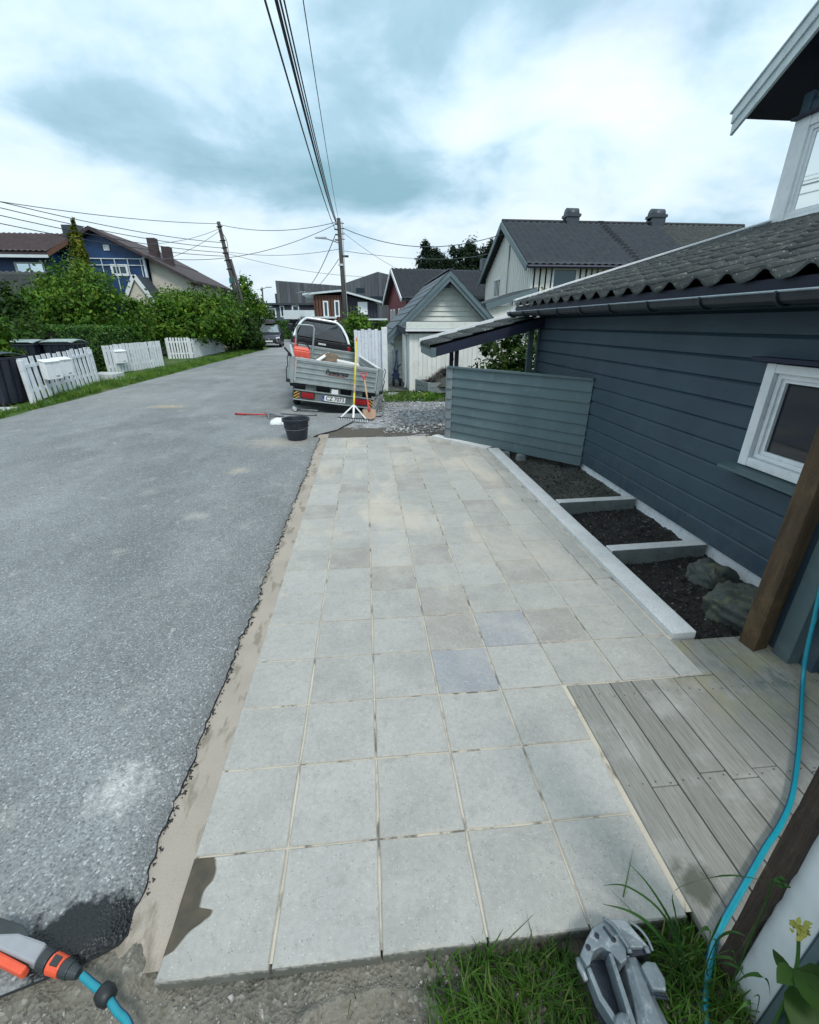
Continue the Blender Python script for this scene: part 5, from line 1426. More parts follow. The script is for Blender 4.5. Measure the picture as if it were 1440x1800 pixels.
MB().tube([(1.36, GY0 - .02, 1.36), (1.36, GY1, 1.36)], .055, 10).build('gutter', M['gutter'], ga_, smooth=True)
MB().tube(smooth_path([(1.40, 14.60, 1.34), (1.44, 14.75, 1.22), (1.58, 14.85, 1.10), (1.62, 14.9, 1.02), (1.63, 14.92, .1)], 5), .04, 8).build('downpipe', M['white'], ga_, smooth=True)
B(1.40, 1.66, 15.0, 20.3, 1.30, 1.34).build('soffit', M['white'], ga_)
for k in range(20):
    y0 = 15.03 + k * .26
    B(lw - .02, lw, y0, y0 + .245, -.05, 1.50).build('side_board', M['cream_v'], ga_)
B(1.64, 1.655, 15.5, 15.6, .95, 1.05).build('wall_vent', M['black'], ga_)

lt = thing('lean_to_shed', 'cream upright boarded lean-to with flat white roof edge before the garage', 'shed', (2.6, 11.9, 0))
LX0, LX1, LY0, LY1 = 1.88, 6.2, 11.9, 14.4
B(LX0 + .03, LX1, LY0 + .03, LY1, -.1, 1.50).build('wall_core', M['cream_v'], lt)
x0 = LX0
while x0 < LX1 - .1:
    w = .125 + random.uniform(-.006, .006)
    B(x0, x0 + w - .006, LY0 + (.0 if int(x0 * 8) % 2 else .008), LY0 + .03, -.03, 1.50).build('wall_board', M['cream_v'], lt)
    x0 += w
y0 = LY0 + .03
while y0 < LY1:
    B(LX0 + .003, LX0 + .03, y0 + .003, y0 + .12, -.03, 1.44).build('wall_board', M['cream_v'], lt); y0 += .124
MB().hexa([(LX0 - .12, LY0 - .12, 1.56), (LX1, LY0 - .12, 1.56), (LX1, LY1 + .4, 1.66), (LX0 - .12, LY1 + .4, 1.66), (LX0 - .12, LY0 - .12, 1.60), (LX1, LY0 - .12, 1.60), (LX1, LY1 + .4, 1.70), (LX0 - .12, LY1 + .4, 1.70)]).build('roof', M['sheet'], lt)
B(LX0 - .10, LX1, LY0 - .15, LY0 - .121, 1.625, 1.79).build('roof_upstand', M['cream'], lt)
B(LX0 - .12, LX1, LY0 - .17, LY0 - .121, 1.56, 1.615).build('fascia_board', M['white'], lt)
MB().hexa([(LX0 - .15, LY0 - .15, 1.48), (LX0 - .121, LY0 - .15, 1.48), (LX0 - .121, LY1 + .4, 1.58), (LX0 - .15, LY1 + .4, 1.58), (LX0 - .15, LY0 - .15, 1.64), (LX0 - .121, LY0 - .15, 1.64), (LX0 - .121, LY1 + .4, 1.74), (LX0 - .15, LY1 + .4, 1.74)]).build('verge_board', M['fascia'], lt)
MB().tube([(LX0 - .05, LY0 + .55, 1.45), (LX0 - .05, LY0 + .55, .15), (LX0 - .10, LY0 + .40, .05)], .032, 8).build('downpipe', M['white'], lt, smooth=True)
B(3.02, 3.10, LY0 - .03, LY0 - .001, .82, .88).build('door_latch', M['black'], lt)

# raised bed with dead stalks
rb_ = thing('raised_bed', 'weathered plank raised bed heaped with dark dead stalks by the shed', 'planter', (2.55, 10.9, 0))
M['plank'] = mat('silvered_plank', (.27, .31, .31), (.18, .21, .215), 7, .8, .4, 30, st=(1, 6, 6), dirt=(.10, .11, .10), dscale=8)
bx = [(2.02, 11.45), (2.26, 10.70), (3.6, 10.70), (3.6, 11.45)]
for z0, z1 in ((.12, .24), (.245, .37)):
    for a, b in zip(bx, bx[1:] + bx[:1]):
        MB().bar((a[0], a[1], (z0 + z1) / 2), (b[0], b[1], (z0 + z1) / 2), .035, z1 - z0 - .004).build('plank', M['plank'], rb_, bevel=.004)
MB().prism([(2.06, 11.43, .08), (2.29, 10.72, .08), (3.58, 10.72, .08), (3.58, 11.43, .08)], (0, 0, .22)).build('soil_fill', M['soil'], rb_)
for (a, b) in bx[:2]:
    B(a - .03, a + .03, b - .03, b + .03, -.02, .38).build('corner_stake', M['plank'], rb_)
r = np.random.default_rng(6)
n = 1500
sx, sy = r.normal(2.75, .28, n), r.normal(11.08, .17, n)
ok = (sx > 2.2) & (sx < 3.55) & (sy > 10.75) & (sy < 11.4); sx, sy = sx[ok], sy[ok]
M['stalk'] = leafmat('dead_stalks', (.030, .024, .026), (.075, .058, .055), (.16, .12, .10))
hz_ = .38 + .30 * np.exp(-((sx - 2.8) / .35) ** 2)
st2 = blades('dead_stalks', len(sx), sx, sy, hz_ - .12, .10, .24, .02, M['stalk'], 8, 1.1, rb_); st2['kind'] = 'stuff'
MB().lathe((2.82, 11.08, .28), [(.52, 0), (.42, .16), (.22, .30), (.001, .35)], 16, ex=1.1).build('compost_heap', M['soil'], rb_, smooth=True)

# folded handcart and grey boards leaning in the gap behind the gate
hc = thing('folded_handcart', 'dark blue folded handcart leaning in the gap behind the white gate', 'handcart', (1.62, 13.2, 0))
M['navy'] = mat('navy_frame', (.015, .03, .10), (.01, .018, .06), 10, .4)
for (a, b) in (((1.48, 13.1, .12), (1.66, 13.5, 1.02)), ((1.66, 13.0, .15), (1.60, 13.4, 1.0)), ((1.50, 13.0, .5), (1.70, 13.3, .30)), ((1.46, 13.1, .30), (1.74, 13.3, .62))):
    MB().tube([a, b], .022, 8).build('frame_tube', M['navy'], hc, smooth=True)
MB().hexa([(1.50, 13.05, .20), (1.66, 13.0, .20), (1.66, 13.12, .20), (1.5, 13.15, .20), (1.52, 13.15, .48), (1.66, 13.1, .50), (1.66, 13.2, .50), (1.52, 13.25, .48)]).build('tray', M['navy'], hc, bevel=.02)
for q in (1.50, 1.70):
    MB().lathe((q, 13.02, .12), [(.05, -.03), (.11, -.03), (.125, 0), (.11, .03), (.05, .03)], 18, 'x').build('wheel', M['tyre'], hc, smooth=True)
for k in range(5):
    o = MB().hexa([(1.36 + k * .075, 13.65, -.05), (1.425 + k * .075, 13.65, -.05), (1.425 + k * .075, 13.67, -.05), (1.36 + k * .075, 13.67, -.05), (1.36 + k * .075, 13.95, 1.03 - .02 * (k % 2)), (1.425 + k * .075, 13.95, 1.03), (1.425 + k * .075, 13.97, 1.03), (1.36 + k * .075, 13.97, 1.03 - .02 * (k % 2))]).build('leaning_board', M['plank'])
    tag(o, 'grey green plank leaning upright behind the folded handcart, ' + ('leftmost', 'second from left', 'middle', 'second from right', 'rightmost')[k] + ' of five', 'plank', 'planks leaning behind the gate')
struct(grid('garden_soil', np.linspace(1.2, 2.0, 20), np.linspace(11.9, 15.2, 50), lambda X, Y: -.0 + .06 * fbm(X, Y, 4, 4, 8), M['soil']))

# ------------------------------------------------------------------ foliage
def foliage(name, lobes, n, size, m, seed, parent=None, clump=.16, jit=.7, aspect=.6):
    r = np.random.default_rng(seed)
    vol = np.array([a[3] * a[4] * a[5] for a in lobes]) ** .67; vol /= vol.sum()
    P, Nn = [], []
    for lb_, f in zip(lobes, vol):
        c = np.array(lb_[:3]); rad = np.array(lb_[3:6]); k = int(n * f)
        nc = max(14, int(k / 55))
        d = r.normal(size=(nc, 3)); d /= np.linalg.norm(d, axis=1)[:, None]
        cc = d * (r.uniform(.62, 1.06, nc) ** 1.0)[:, None]
        idx = r.integers(0, nc, k)
        q = cc[idx] + r.normal(0, clump, (k, 3)) * r.uniform(.5, 1.4, nc)[idx][:, None]
        P.append(c + q * rad); Nn.append(q / (np.linalg.norm(q, axis=1)[:, None] + 1e-6))
    P = np.concatenate(P); Nn = np.concatenate(Nn); k = len(P)
    keep = P[:, 2] > .02; P, Nn = P[keep], Nn[keep]; k = len(P)
    nr = Nn + r.normal(0, jit, (k, 3)) + np.array([0, 0, .35]); nr /= np.linalg.norm(nr, axis=1)[:, None]
    a = np.cross(nr, r.normal(size=(k, 3))); a /= np.linalg.norm(a, axis=1)[:, None]; b = np.cross(nr, a)
    s = (size * r.lognormal(-.05, .38, k))[:, None]
    V = np.stack([P - a * s, P - b * s * aspect + nr * s * .12, P + a * s, P + b * s * aspect + nr * s * .12], 1).reshape(-1, 3)
    F = np.arange(k * 4).reshape(-1, 4)
    return np_mesh(name, V, F, m, parent)
def trunk(pts, rad, m, parent, nm='trunk', n=8):
    return MB().tube(smooth_path(pts, 4), list(np.interp(np.linspace(0, 1, (len(pts) - 1) * 4 + 1), np.linspace(0, 1, len(rad)), rad)), n).build(nm, m, parent, smooth=True)
M['bark'] = mat('bark', (.075, .06, .045), (.04, .033, .027), 12, .9, .8, 30, st=(3, 3, .6))
M['birch_bark'] = mat('pale_bark', (.42, .42, .39), (.20, .19, .17), 9, .8, .4, 30, st=(1, 1, 4))
M['leaf'] = leafmat('shrub_leaf', (.036, .105, .009), (.105, .235, .020), (.30, .40, .05))
M['leaf_dark'] = leafmat('dark_shrub_leaf', (.018, .052, .009), (.045, .105, .014), (.10, .17, .025))
M['leaf_hedge'] = leafmat('hedge_leaf', (.036, .110, .020), (.095, .215, .040), (.19, .31, .07))
M['leaf_lime'] = leafmat('fresh_leaf', (.055, .15, .015), (.11, .24, .025), (.36, .36, .05))
M['leaf_pine'] = leafmat('pine_needle', (.010, .024, .012), (.020, .045, .020), (.04, .07, .03), .7)
M['leaf_conifer'] = leafmat('golden_conifer', (.085, .13, .012), (.20, .23, .02), (.40, .36, .06))
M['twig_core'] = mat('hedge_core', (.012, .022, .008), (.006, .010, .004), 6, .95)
def shrub(label, base, lobes, n, size, m, seed, stems=5, name='shrub', cat='shrub', group=None, aspect=.6, bark='bark', clump=.16):
    t_ = thing(name, label, cat, (base[0], base[1], 0), group=group)
    foliage('crown', lobes, n, size, M[m], seed, t_, aspect=aspect, clump=clump)
    rr = random.Random(seed)
    for k in range(stems):
        l = lobes[k % len(lobes)]
        trunk([(base[0] + rr.uniform(-.25, .25), base[1] + rr.uniform(-.25, .25), -.05), ((base[0] + l[0]) / 2 + rr.uniform(-.1, .1), (base[1] + l[1]) / 2, l[2] * .5), (l[0], l[1], l[2] + l[5] * .4)], [.06, .04, .015], M[bark], t_, 'stem', 6)
    return t_

# ------------------------------------------------------------------ left roadside: lawn, kerb, fences
t = NT('lawn'); c = t.mix(t.ramp(t.noise(2, 6), .35, .65), (.06, .13, .018), (.035, .07, .012))
c = t.mix(t.ramp(t.noise(.8, 6), .58, .7, 0, .7), c, (.16, .14, .09))
M['lawn'] = t.out(c, .95, t.bump(t.noise(40, 4), .6, .03))
struct(grid('lawn', np.arange(-16, -6.35, .15), np.arange(4, 38, .25), lambda X, Y: .02 + .06 * sst(-6.5, -7.2, X) + .04 * fbm(X, Y, .9, 4, 2) - .09 * sst(-6.62, -6.4, X), M['lawn']))
lawnz = lambda X, Y: .015 + .06 * sst(-6.5, -7.2, X) + .04 * fbm(X, Y, .9, 4, 2) - .05 * sst(-6.62, -6.4, X)
r = np.random.default_rng(77)
n = 16000
vy = 7.2 + r.random(n) ** 1.25 * 24; vx = -6.60 - np.abs(r.normal(0, .55, n))
ok = (fbm(vx, vy, 1.4, 4, 6) > -.16) & ~((vy > 9.0) & (vy < 10.4) & (vx < -6.85)); vx, vy = vx[ok], vy[ok]
tag(blades('verge_grass', len(vx), vx, vy, lawnz(vx, vy), .06, .20, .016, M['grass_verge'], 78, .6, segs=2), 'bright green grass verge along the far side of the road', 'grass', kind='stuff')
n = 6500
vx = r.uniform(1.12, 4.2, n); vy = 10.15 + r.random(n) * 1.75 + (vx < 1.9) * .0
ok = (fbm(vx, vy, 2.2, 4, 16) > -.14) & ~((vx > 2.05) & (vy > 10.72)) & ~((vx > 1.86) & (vy > 11.85)); vx, vy = vx[ok], vy[ok]
tag(blades('drive_grass', len(vx), vx, vy, -.02 + 0 * vx, .05, .17, .014, M['grass_verge'], 79, .6, segs=2), 'grass and weeds along the edge of the gravel drive', 'grass', kind='stuff')
n = 420
vx = r.uniform(1.5, 4.0, n); vy = r.uniform(10.2, 11.8, n)
vv = foliage('tmp', [(2.6, 10.45, .10, 1.2, .25, .12)], 900, .028, M['leaf_lime'], 5); vv.name = 'drive_weeds'
tag(vv, 'low broad leaved weeds at the foot of the raised bed', 'weeds', kind='stuff')

M['picket'] = mat('white_picket', (.80, .83, .86), (.70, .735, .77), 6, .55, .15, 40, rnd=.05, dirt=(.42, .45, .44), dscale=6, damt=.45)
def picket_mesh(w, h, th=.022):
    m_ = MB().box(-w / 2, w / 2, -th / 2, th / 2, 0, h)
    me = bpy.data.meshes.new('picket'); me.from_pydata(m_.v, [], m_.f); me.materials.append(M['picket']); return me
def fence(label, a, b, n, w, h0, h1, zb, lean=0.0, posts=2, group='white picket fences along the road'):
    a, b = Vector(a), Vector(b); dd = b - a; az = math.atan2(dd.y, dd.x)
    t_ = thing('picket_fence', label, 'fence', (a.x, a.y, 0), group=group)
    u = dd.normalized(); nn_ = Vector((u.y, -u.x, 0))
    if nn_.x < 0: nn_ = -nn_
    me = picket_mesh(w, 1.0)
    for k in range(n):
        f = (k + .5) / n; p = a + dd * f; h = h0 + (h1 - h0) * f + random.uniform(-.012, .012)
        o = inst(me, 'picket', t_, (p.x + nn_.x * .03, p.y + nn_.y * .03, zb + random.uniform(-.012, .012)), (lean + random.uniform(-.012, .012), random.uniform(-.012, .012), az), (1, 1, h))
    for zr in (.25, .8):
        hm = (h0 + h1) / 2
        p, q = a + Vector((0, 0, zb + zr * h0)), b + Vector((0, 0, zb + zr * h1))
        MB().bar(p, q, .03, .07).build('rail', M['picket'], t_)
    for k in range(posts):
        f = k / max(1, posts - 1); p = a + dd * f - nn_ * .05
        B(p.x - .045, p.x + .045, p.y - .045, p.y + .045, -.1, zb + h0 * .98).build('fence_post', M['picket'], t_)
    return t_
fence('leaning white picket fence carrying two mailboxes beside the bins', (-6.98, 10.45, 0), (-7.62, 14.35, 0), 14, .165, .95, 1.0, .10, lean=-.04)
B(-7.0, -6.91, 10.28, 10.37, -.1, 1.0).build('fence_post', M['picket'], bpy.data.objects['picket_fence'], bevel=.006)
fence('close boarded white picket fence with one mailbox in front of the hedge', (-8.30, 16.45, 0), (-7.85, 19.75, 0), 19, .128, .96, 1.0, .10)
fence('wide gapped white picket fence panel facing the viewer', (-9.30, 24.1, 0), (-8.35, 24.5, 0), 8, .085, 1.0, 1.02, .08, posts=2)
fence('receding white picket fence half hidden by overhanging shrubs', (-8.30, 24.6, 0), (-8.35, 30.4, 0), 30, .12, .95, .95, .08, posts=3)
def mailbox(label, c, az):
    t_ = thing('mailbox', label, 'mailbox', c, (0, 0, az), 'white mailboxes on the fences')
    MB().hexa([(-.22, -.15, 0), (.22, -.15, 0), (.22, 0, .02), (-.22, 0, .02), (-.22, -.15, .40), (.22, -.15, .40), (.22, 0, .44), (-.22, 0, .44)]).build('box_body', M['white'], t_, bevel=.015, local=True)
    MB().hexa([(-.235, -.17, .392), (.235, -.17, .392), (.235, .0, .445), (-.235, .0, .445), (-.235, -.17, .418), (.235, -.17, .418), (.235, .0, .47), (-.235, .0, .47)]).build('lid', M['white'], t_, bevel=.008, local=True)
    B(.02, .12, -.156, -.149, .06, .09).build('name_plate', M['gun_grey'], t_, local=True)
    MB().lathe((0, -.15, .36), [(.001, -.008), (.012, -.006), (.012, 0)], 10, 'y').build('lock', M['gun_grey'], t_, local=True)
az1 = math.atan2(14.35 - 10.45, -7.62 + 6.98)
mailbox('nearer white mailbox of the pair on the leaning picket fence', (-6.98, 11.20, .50), az1 - .35)
mailbox('farther white mailbox of the pair on the leaning picket fence', (-7.08, 11.85, .50), az1 - .35)
mailbox('white mailbox on the close boarded fence before the hedge', (-8.20, 17.0, .42), math.atan2(3.3, .45) - .3)

# bins
M['bin'] = mat('navy_bin_plastic', (.010, .013, .026), (.016, .020, .034), 8, .38, .1, 30)
M['lid_green'] = mat('grey_green_lid', (.30, .37, .36), (.22, .28, .28), 5, .3)
M['lid_dark'] = mat('dark_teal_lid', (.035, .065, .075), (.025, .045, .055), 5, .32)
def bin_(label, x0, x1, y0, y1, h, lidm):
    t_ = thing('wheeled_bin', label, 'bin', ((x0 + x1) / 2, (y0 + y1) / 2, 0.03), group='wheeled bins behind the fence')
    i_ = .07
    MB().hexa([(x0 + i_, y0 + i_, .10), (x1 - i_, y0 + i_, .10), (x1 - i_, y1 - i_, .10), (x0 + i_, y1 - i_, .10), (x0, y0, h), (x1, y0, h), (x1, y1, h), (x0, y1, h)]).build('bin_body', M['bin'], t_, bevel=.02)
    B(x0 - .03, x1 + .03, y0 - .03, y1 + .03, h - .05, h).build('rim', M['bin'], t_, bevel=.01)
    for k in range(3):
        xx = x1 - .012; yy = y0 + (y1 - y0) * (.2 + .3 * k)
        MB().hexa([(x1 - i_ - .01, yy, .12), (x1 - i_ + .02, yy, .12), (x1 - i_ + .02, yy + .06, .12), (x1 - i_ - .01, yy + .06, .12), (x1 - .03, yy, h - .06), (x1 + .018, yy, h - .06), (x1 + .018, yy + .06, h - .06), (x1 - .03, yy + .06, h - .06)]).build('rib', M['bin'], t_)
    for k in range(3):
        xx = x0 + (x1 - x0) * (.2 + .25 * k)
        MB().hexa([(xx, y0 + i_ - .02, .12), (xx + .07, y0 + i_ - .02, .12), (xx + .07, y0 + i_ + .01, .12), (xx, y0 + i_ + .01, .12), (xx, y0 - .018, h - .06), (xx + .07, y0 - .018, h - .06), (xx + .07, y0 + .03, h - .06), (xx, y0 + .03, h - .06)]).build('rib', M['bin'], t_)
    vs, fs = [], []
    for k in range(7):
        a = k / 6; yy = y0 - .05 + (y1 - y0 + .1) * a; zz = h + .015 + .10 * math.sin(math.pi * (.12 + .83 * a))
        vs += [(x0 - .04, yy, zz - .025), (x0 + .1, yy, zz), (x1 - .1, yy, zz), (x1 + .04, yy, zz - .025)]
        if k: fs += [(4 * k - 4 + j, 4 * k - 3 + j, 4 * k + 1 + j, 4 * k + j) for j in range(3)]
    lid = MB().add(vs, fs).build('lid', lidm, t_, smooth=True)
    so = lid.modifiers.new('s', 'SOLIDIFY'); so.thickness = .02
    for s in (x0 + .1, x1 - .16):
        MB().lathe((s, y0 + .12, .10), [(.02, 0), (.09, 0), (.10, .03), (.09, .06), (.02, .06)], 16, 'x').build('wheel', M['tyre'], t_)
bin_('large navy bin at the left edge beside the leaning fence', -8.25, -7.08, 9.75, 10.65, 1.08, M['lid_dark'])
bin_('navy bin with pale green lid behind the fence, left of two', -9.55, -8.72, 13.6, 14.35, 1.22, M['lid_green'])
bin_('navy bin with pale green lid behind the fence, right of two', -8.62, -7.80, 13.8, 14.55, 1.22, M['lid_green'])
M['concrete'] = mat('pale_concrete', (.55, .57, .57), (.42, .44, .44), 5, .85, .4, 30, dirt=(.24, .25, .22), dscale=6)
tag(B(-8.6, -6.82, 8.3, 9.65, -.05, .10).build('concrete_plinth', M['concrete'], bevel=.01), 'pale concrete plinth under the navy bin at the left edge', 'plinth')
stp = thing('garden_steps', 'low stone garden steps between the two picket fences', 'steps', (-7.3, 15.2, 0))
MB().hexa([(-7.75, 14.7, -.05), (-6.95, 14.9, -.05), (-6.95, 15.7, -.05), (-7.85, 15.6, -.05), (-7.72, 14.75, .10), (-7.0, 14.95, .08), (-7.0, 15.6, .08), (-7.8, 15.55, .10)]).build('step', M['concrete'], stp, bevel=.02)
MB().hexa([(-8.3, 14.75, -.05), (-7.5, 14.9, -.05), (-7.5, 15.8, -.05), (-8.3, 15.7, -.05), (-8.2, 14.8, .26), (-7.5, 14.95, .24), (-7.5, 15.7, .24), (-8.2, 15.6, .26)]).build('step', M['concrete'], stp, bevel=.02)

# clipped hedge, shrubs behind it
def hedge(label, pts, w, h, n, size, m, seed, top=None):
    t_ = thing('clipped_hedge', label, 'hedge', (pts[0][0], pts[0][1], 0))
    rr = np.random.default_rng(seed); allP, allN = [], []
    for (a, b) in zip(pts[:-1], pts[1:]):
        a, b = np.array(a, float), np.array(b, float); L_ = np.linalg.norm(b - a); u = (b - a) / L_; v = np.array([u[1], -u[0]])
        k = n // (len(pts) - 1)
        s = rr.uniform(0, L_, k); face = rr.random(k)
        off = np.where(face < .38, w / 2, np.where(face < .5, -w / 2, rr.uniform(-w / 2, w / 2, k)))
        zz = np.where(face < .5, rr.uniform(0.02, h, k), h)
        ends = face > .93; s = np.where(ends, rr.choice([0, L_], k), s); zz = np.where(ends, rr.uniform(0, h, k), zz)
        bump_ = .10 * fbm(s * 1.0, zz + off, 2.3, 3, seed)
        px = a[0] + u[0] * s + v[0] * off; py = a[1] + u[1] * s + v[1] * off
        P = np.stack([px, py, zz + bump_], -1) + rr.normal(0, .035, (k, 3)) + bump_[:, None] * np.stack([v[0] * np.sign(off), v[1] * np.sign(off), 0 * off], -1)
        allP.append(P); allN.append(np.where((face < .5)[:, None], np.stack([v[0] * np.sign(off), v[1] * np.sign(off), 0 * off + .2], -1), np.array([0, 0, 1.])))
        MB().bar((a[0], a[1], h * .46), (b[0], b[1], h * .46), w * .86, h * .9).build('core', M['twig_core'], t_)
    P = np.concatenate(allP); N_ = np.concatenate(allN); k = len(P)
    nr = N_ + rr.normal(0, .6, (k, 3)); nr /= np.linalg.norm(nr, axis=1)[:, None]
    a = np.cross(nr, rr.normal(size=(k, 3))); a /= np.linalg.norm(a, axis=1)[:, None]; b = np.cross(nr, a)
    s = (size * rr.uniform(.6, 1.4, k))[:, None]
    V = np.stack([P - a * s, P - b * s * .55, P + a * s, P + b * s * .55], 1).reshape(-1, 3)
    np_mesh('leaves', V, np.arange(k * 4).reshape(-1, 4), M[m], t_)
    return t_
hedge('clipped green hedge behind the bins and the picket fences', [(-13.5, 15.6), (-9.6, 15.4), (-9.05, 20.3)], 1.1, 1.62, 26000, .045, 'leaf_hedge', 4)
hedge('bright clipped hedge closing the far end of the road', [(-9.5, 57.0), (-1.0, 56.5), (5.5, 55.5)], 1.4, 1.95, 16000, .09, 'leaf_hedge', 5)
shrub('big rounded lilac shrub rising behind the left hedge', (-11.0, 19.8), [(-10.3, 19.6, 2.5, 1.5, 1.3, 1.35), (-11.6, 20.0, 2.0, 1.5, 1.3, 1.2), (-9.4, 20.2, 1.8, 1.2, 1.2, 1.0), (-12.6, 20.2, 1.6, 1.2, 1.1, 1.0), (-10.9, 19.4, 1.5, 1.5, 1.2, .9)], 26000, .065, 'leaf', 10)
shrub('dark broad shrub overhanging the receding picket fence', (-9.6, 27), [(-9.3, 26.6, 2.3, 1.5, 1.5, 1.15), (-8.4, 27.4, 2.2, 1.4, 1.5, 1.2), (-10.8, 26.8, 1.7, 1.4, 1.4, 1.0), (-9.0, 26.0, 1.4, 1.4, 1.2, .9), (-7.7, 28.6, 2.0, 1.1, 1.3, 1.2)], 26000, .075, 'leaf', 11)
shrub('dense dark shrub by the foot of the leaning pole', (-7.9, 31.2), [(-7.8, 31.2, 1.9, 1.1, 1.2, 1.5), (-8.5, 32.0, 1.8, 1.2, 1.1, 1.4), (-7.1, 31.8, .9, .75, .8, .9)], 12000, .08, 'leaf_dark', 12)
shrub('low dark bush at the bend before the parked cars', (-7.5, 34), [(-7.55, 34, .75, .8, .9, .85), (-7.0, 33.2, .6, .6, .6, .6)], 5000, .07, 'leaf_dark', 13)
shrub('light green leafy bush cut by the left picture edge', (-7.75, 11.0), [(-7.75, 11.0, 1.45, .40, .4, .40), (-7.95, 11.1, 1.1, .4, .4, .4), (-8.3, 11.2, 1.6, .5, .4, .5)], 2600, .05, 'leaf_lime', 14, 4)
shrub('slender golden conifer before the blue wrapped house', (-13.5, 26), [(-13.5, 26, 3.4, .55, .6, 1.2), (-13.45, 26, 4.3, .38, .4, .8), (-13.4, 26, 4.9, .30, .3, .6), (-13.35, 26, 5.5, .24, .24, .5), (-13.3, 26, 6.0, .11, .11, .35)], 9000, .075, 'leaf_conifer', 15, 2, 'conifer', 'tree')
shrub('dark conifer cut by the left picture edge above the hedge', (-9.6, 14.4), [(-9.6, 14.5, 1.6, .55, .5, .9), (-9.7, 14.5, 2.2, .35, .3, .6)], 3000, .05, 'leaf_dark', 16, 1, 'conifer', 'tree')
shrub('slim pale barked tree standing behind the leaning pole', (-8.4, 38), [(-8.5, 38, 3.6, .9, .8, 1.0), (-8.0, 38.2, 3.0, .9, .8, .9), (-9.1, 38, 2.6, .8, .8, .9), (-8.3, 38, 4.5, .5, .5, .5)], 5200, .085, 'leaf', 17, 6, 'birch_tree', 'tree', bark='birch_bark', clump=.22)
shrub('tall dark shrub mass left of the far street lamp', (-9.6, 44), [(-9.8, 44, 2.0, 1.5, 1.3, 1.8), (-8.6, 45, 1.5, 1.2, 1.2, 1.6), (-11, 44, 2.2, 1.3, 1.2, 1.8)], 9000, .11, 'leaf_dark', 18, 3)
shrub('rounded bush between the utility pole and the garage', (.5, 24), [(.35, 24, 1.3, .75, .7, .95), (.95, 24.4, 1.0, .6, .6, .7), (-.1, 24, .9, .5, .5, .7)], 6000, .07, 'leaf', 19, 4)
shrub('dark hedge bush behind the pickup mirror', (.6, 22), [(.5, 22, .8, .8, .5, .75), (1.2, 22, .7, .6, .5, .7)], 4500, .065, 'leaf_dark', 20, 3)
shrub('dark glossy shrub seen through the porch canopy', (3.8, 9.1), [(3.6, 9.1, 1.0, .55, .5, .65), (4.15, 9.2, 1.15, .5, .5, .7), (3.9, 9.0, .5, .8, .5, .5)], 5200, .045, 'leaf_dark', 21, 3)
shrub('pale climber on the corner of the white house', (8.9, 19.9), [(8.75, 20.0, 2.7, .5, .25, .45), (9.1, 20.1, 2.3, .45, .25, .4)], 420, .06, 'leaf_lime', 22, 6)

# ------------------------------------------------------------------ neighbouring houses
def roof_sheet(name, o, u, v, nu, nv, amp, m, parent, sub=8):    # o eave corner, u along eave, v up slope; nu waves, nv courses; one relief mesh
    o, u, v = np.array(o, float), np.array(u, float), np.array(v, float)
    nn = np.cross(u, v); nn /= np.linalg.norm(nn)
    if nn[2] < 0: nn = -nn
    a = np.linspace(0, 1, nu * sub + 1); wav = amp * np.sin(a * nu * 2 * np.pi)
    V, F = [], []
    for k in range(nv):
        for e, lift in ((k / nv, amp * .9), ((k + 1) / nv, 0.0)):
            V.append(o[None] + a[:, None] * u[None] + e * v[None] + (wav + lift)[:, None] * nn[None])
    V = np.concatenate(V); w = len(a)
    rows = []
    for k in range(2 * nv - 1):
        i = np.arange(w - 1) + k * w; rows.append(np.stack([i, i + 1, i + 1 + w, i + w], -1))
    ob = np_mesh(name, V, np.concatenate(rows), m, parent); ob['kind'] = 'stuff'
    return ob
M['white_v'] = mat('white_upright_boards', (.80, .80, .75), (.71, .715, .67), 2.5, .6, .2, 20, st=(3, 3, .4), dirt=(.42, .42, .36), dscale=1.5, damt=.3)
M['tile_blue'] = tile_mat('slate_blue_tile', (.036, .046, .058), (.024, .032, .042), (.07, .08, .085), .4)
M['red_wood'] = mat('falu_red', (.17, .022, .030), (.12, .016, .022), 3, .7, .2, 20)
M['brown_wood'] = mat('stained_brown_wood', (.13, .055, .032), (.075, .034, .024), 4, .7, .3, 20, st=(6, 6, .5))
M['dark_wood'] = mat('dark_stained_wood', (.030, .032, .048), (.020, .022, .034), 4, .7, .2, 20, st=(6, 6, .5))
M['slat'] = mat('silver_grey_slats', (.105, .118, .132), (.068, .078, .090), 1.2, .8, .2, 12, rnd=.25, st=(3, 3, .2))
M['greyblue'] = mat('far_grey_blue_render', (.075, .105, .125), (.055, .080, .10), 2, .7)
M['blue_wrap'] = mat('blue_house_wrap', (.012, .055, .16), (.008, .032, .10), 1.6, .45, .3, 6)
M['cream_wall'] = mat('cream_render', (.62, .58, .50), (.54, .51, .44), 2, .8)
M['brown_tile'] = tile_mat('brown_red_tile', (.060, .042, .044), (.042, .030, .033), (.09, .07, .07), .4)
M['brick'] = mat('dark_brick', (.075, .050, .050), (.045, .033, .035), 5, .85, .4, 20)
def battens(name, p, q, z0, zf, step, dep, m, parent, w=.035):    # upright cover battens on a wall from p to q; zf gives the top
    p, q = Vector((p[0], p[1], 0)), Vector((q[0], q[1], 0)); d_ = q - p; L_ = d_.length; u = d_.normalized(); nn = Vector((u.y, -u.x, 0))
    mb = MB(); s = step / 2
    while s < L_:
        c = p + u * s + nn * (-dep / 2)
        mb.bar((c.x, c.y, z0), (c.x, c.y, zf(s / L_)), dep, w, (u.x, u.y, 0)); s += step
    ob = mb.build(name, m, parent); ob['kind'] = 'stuff'; return ob
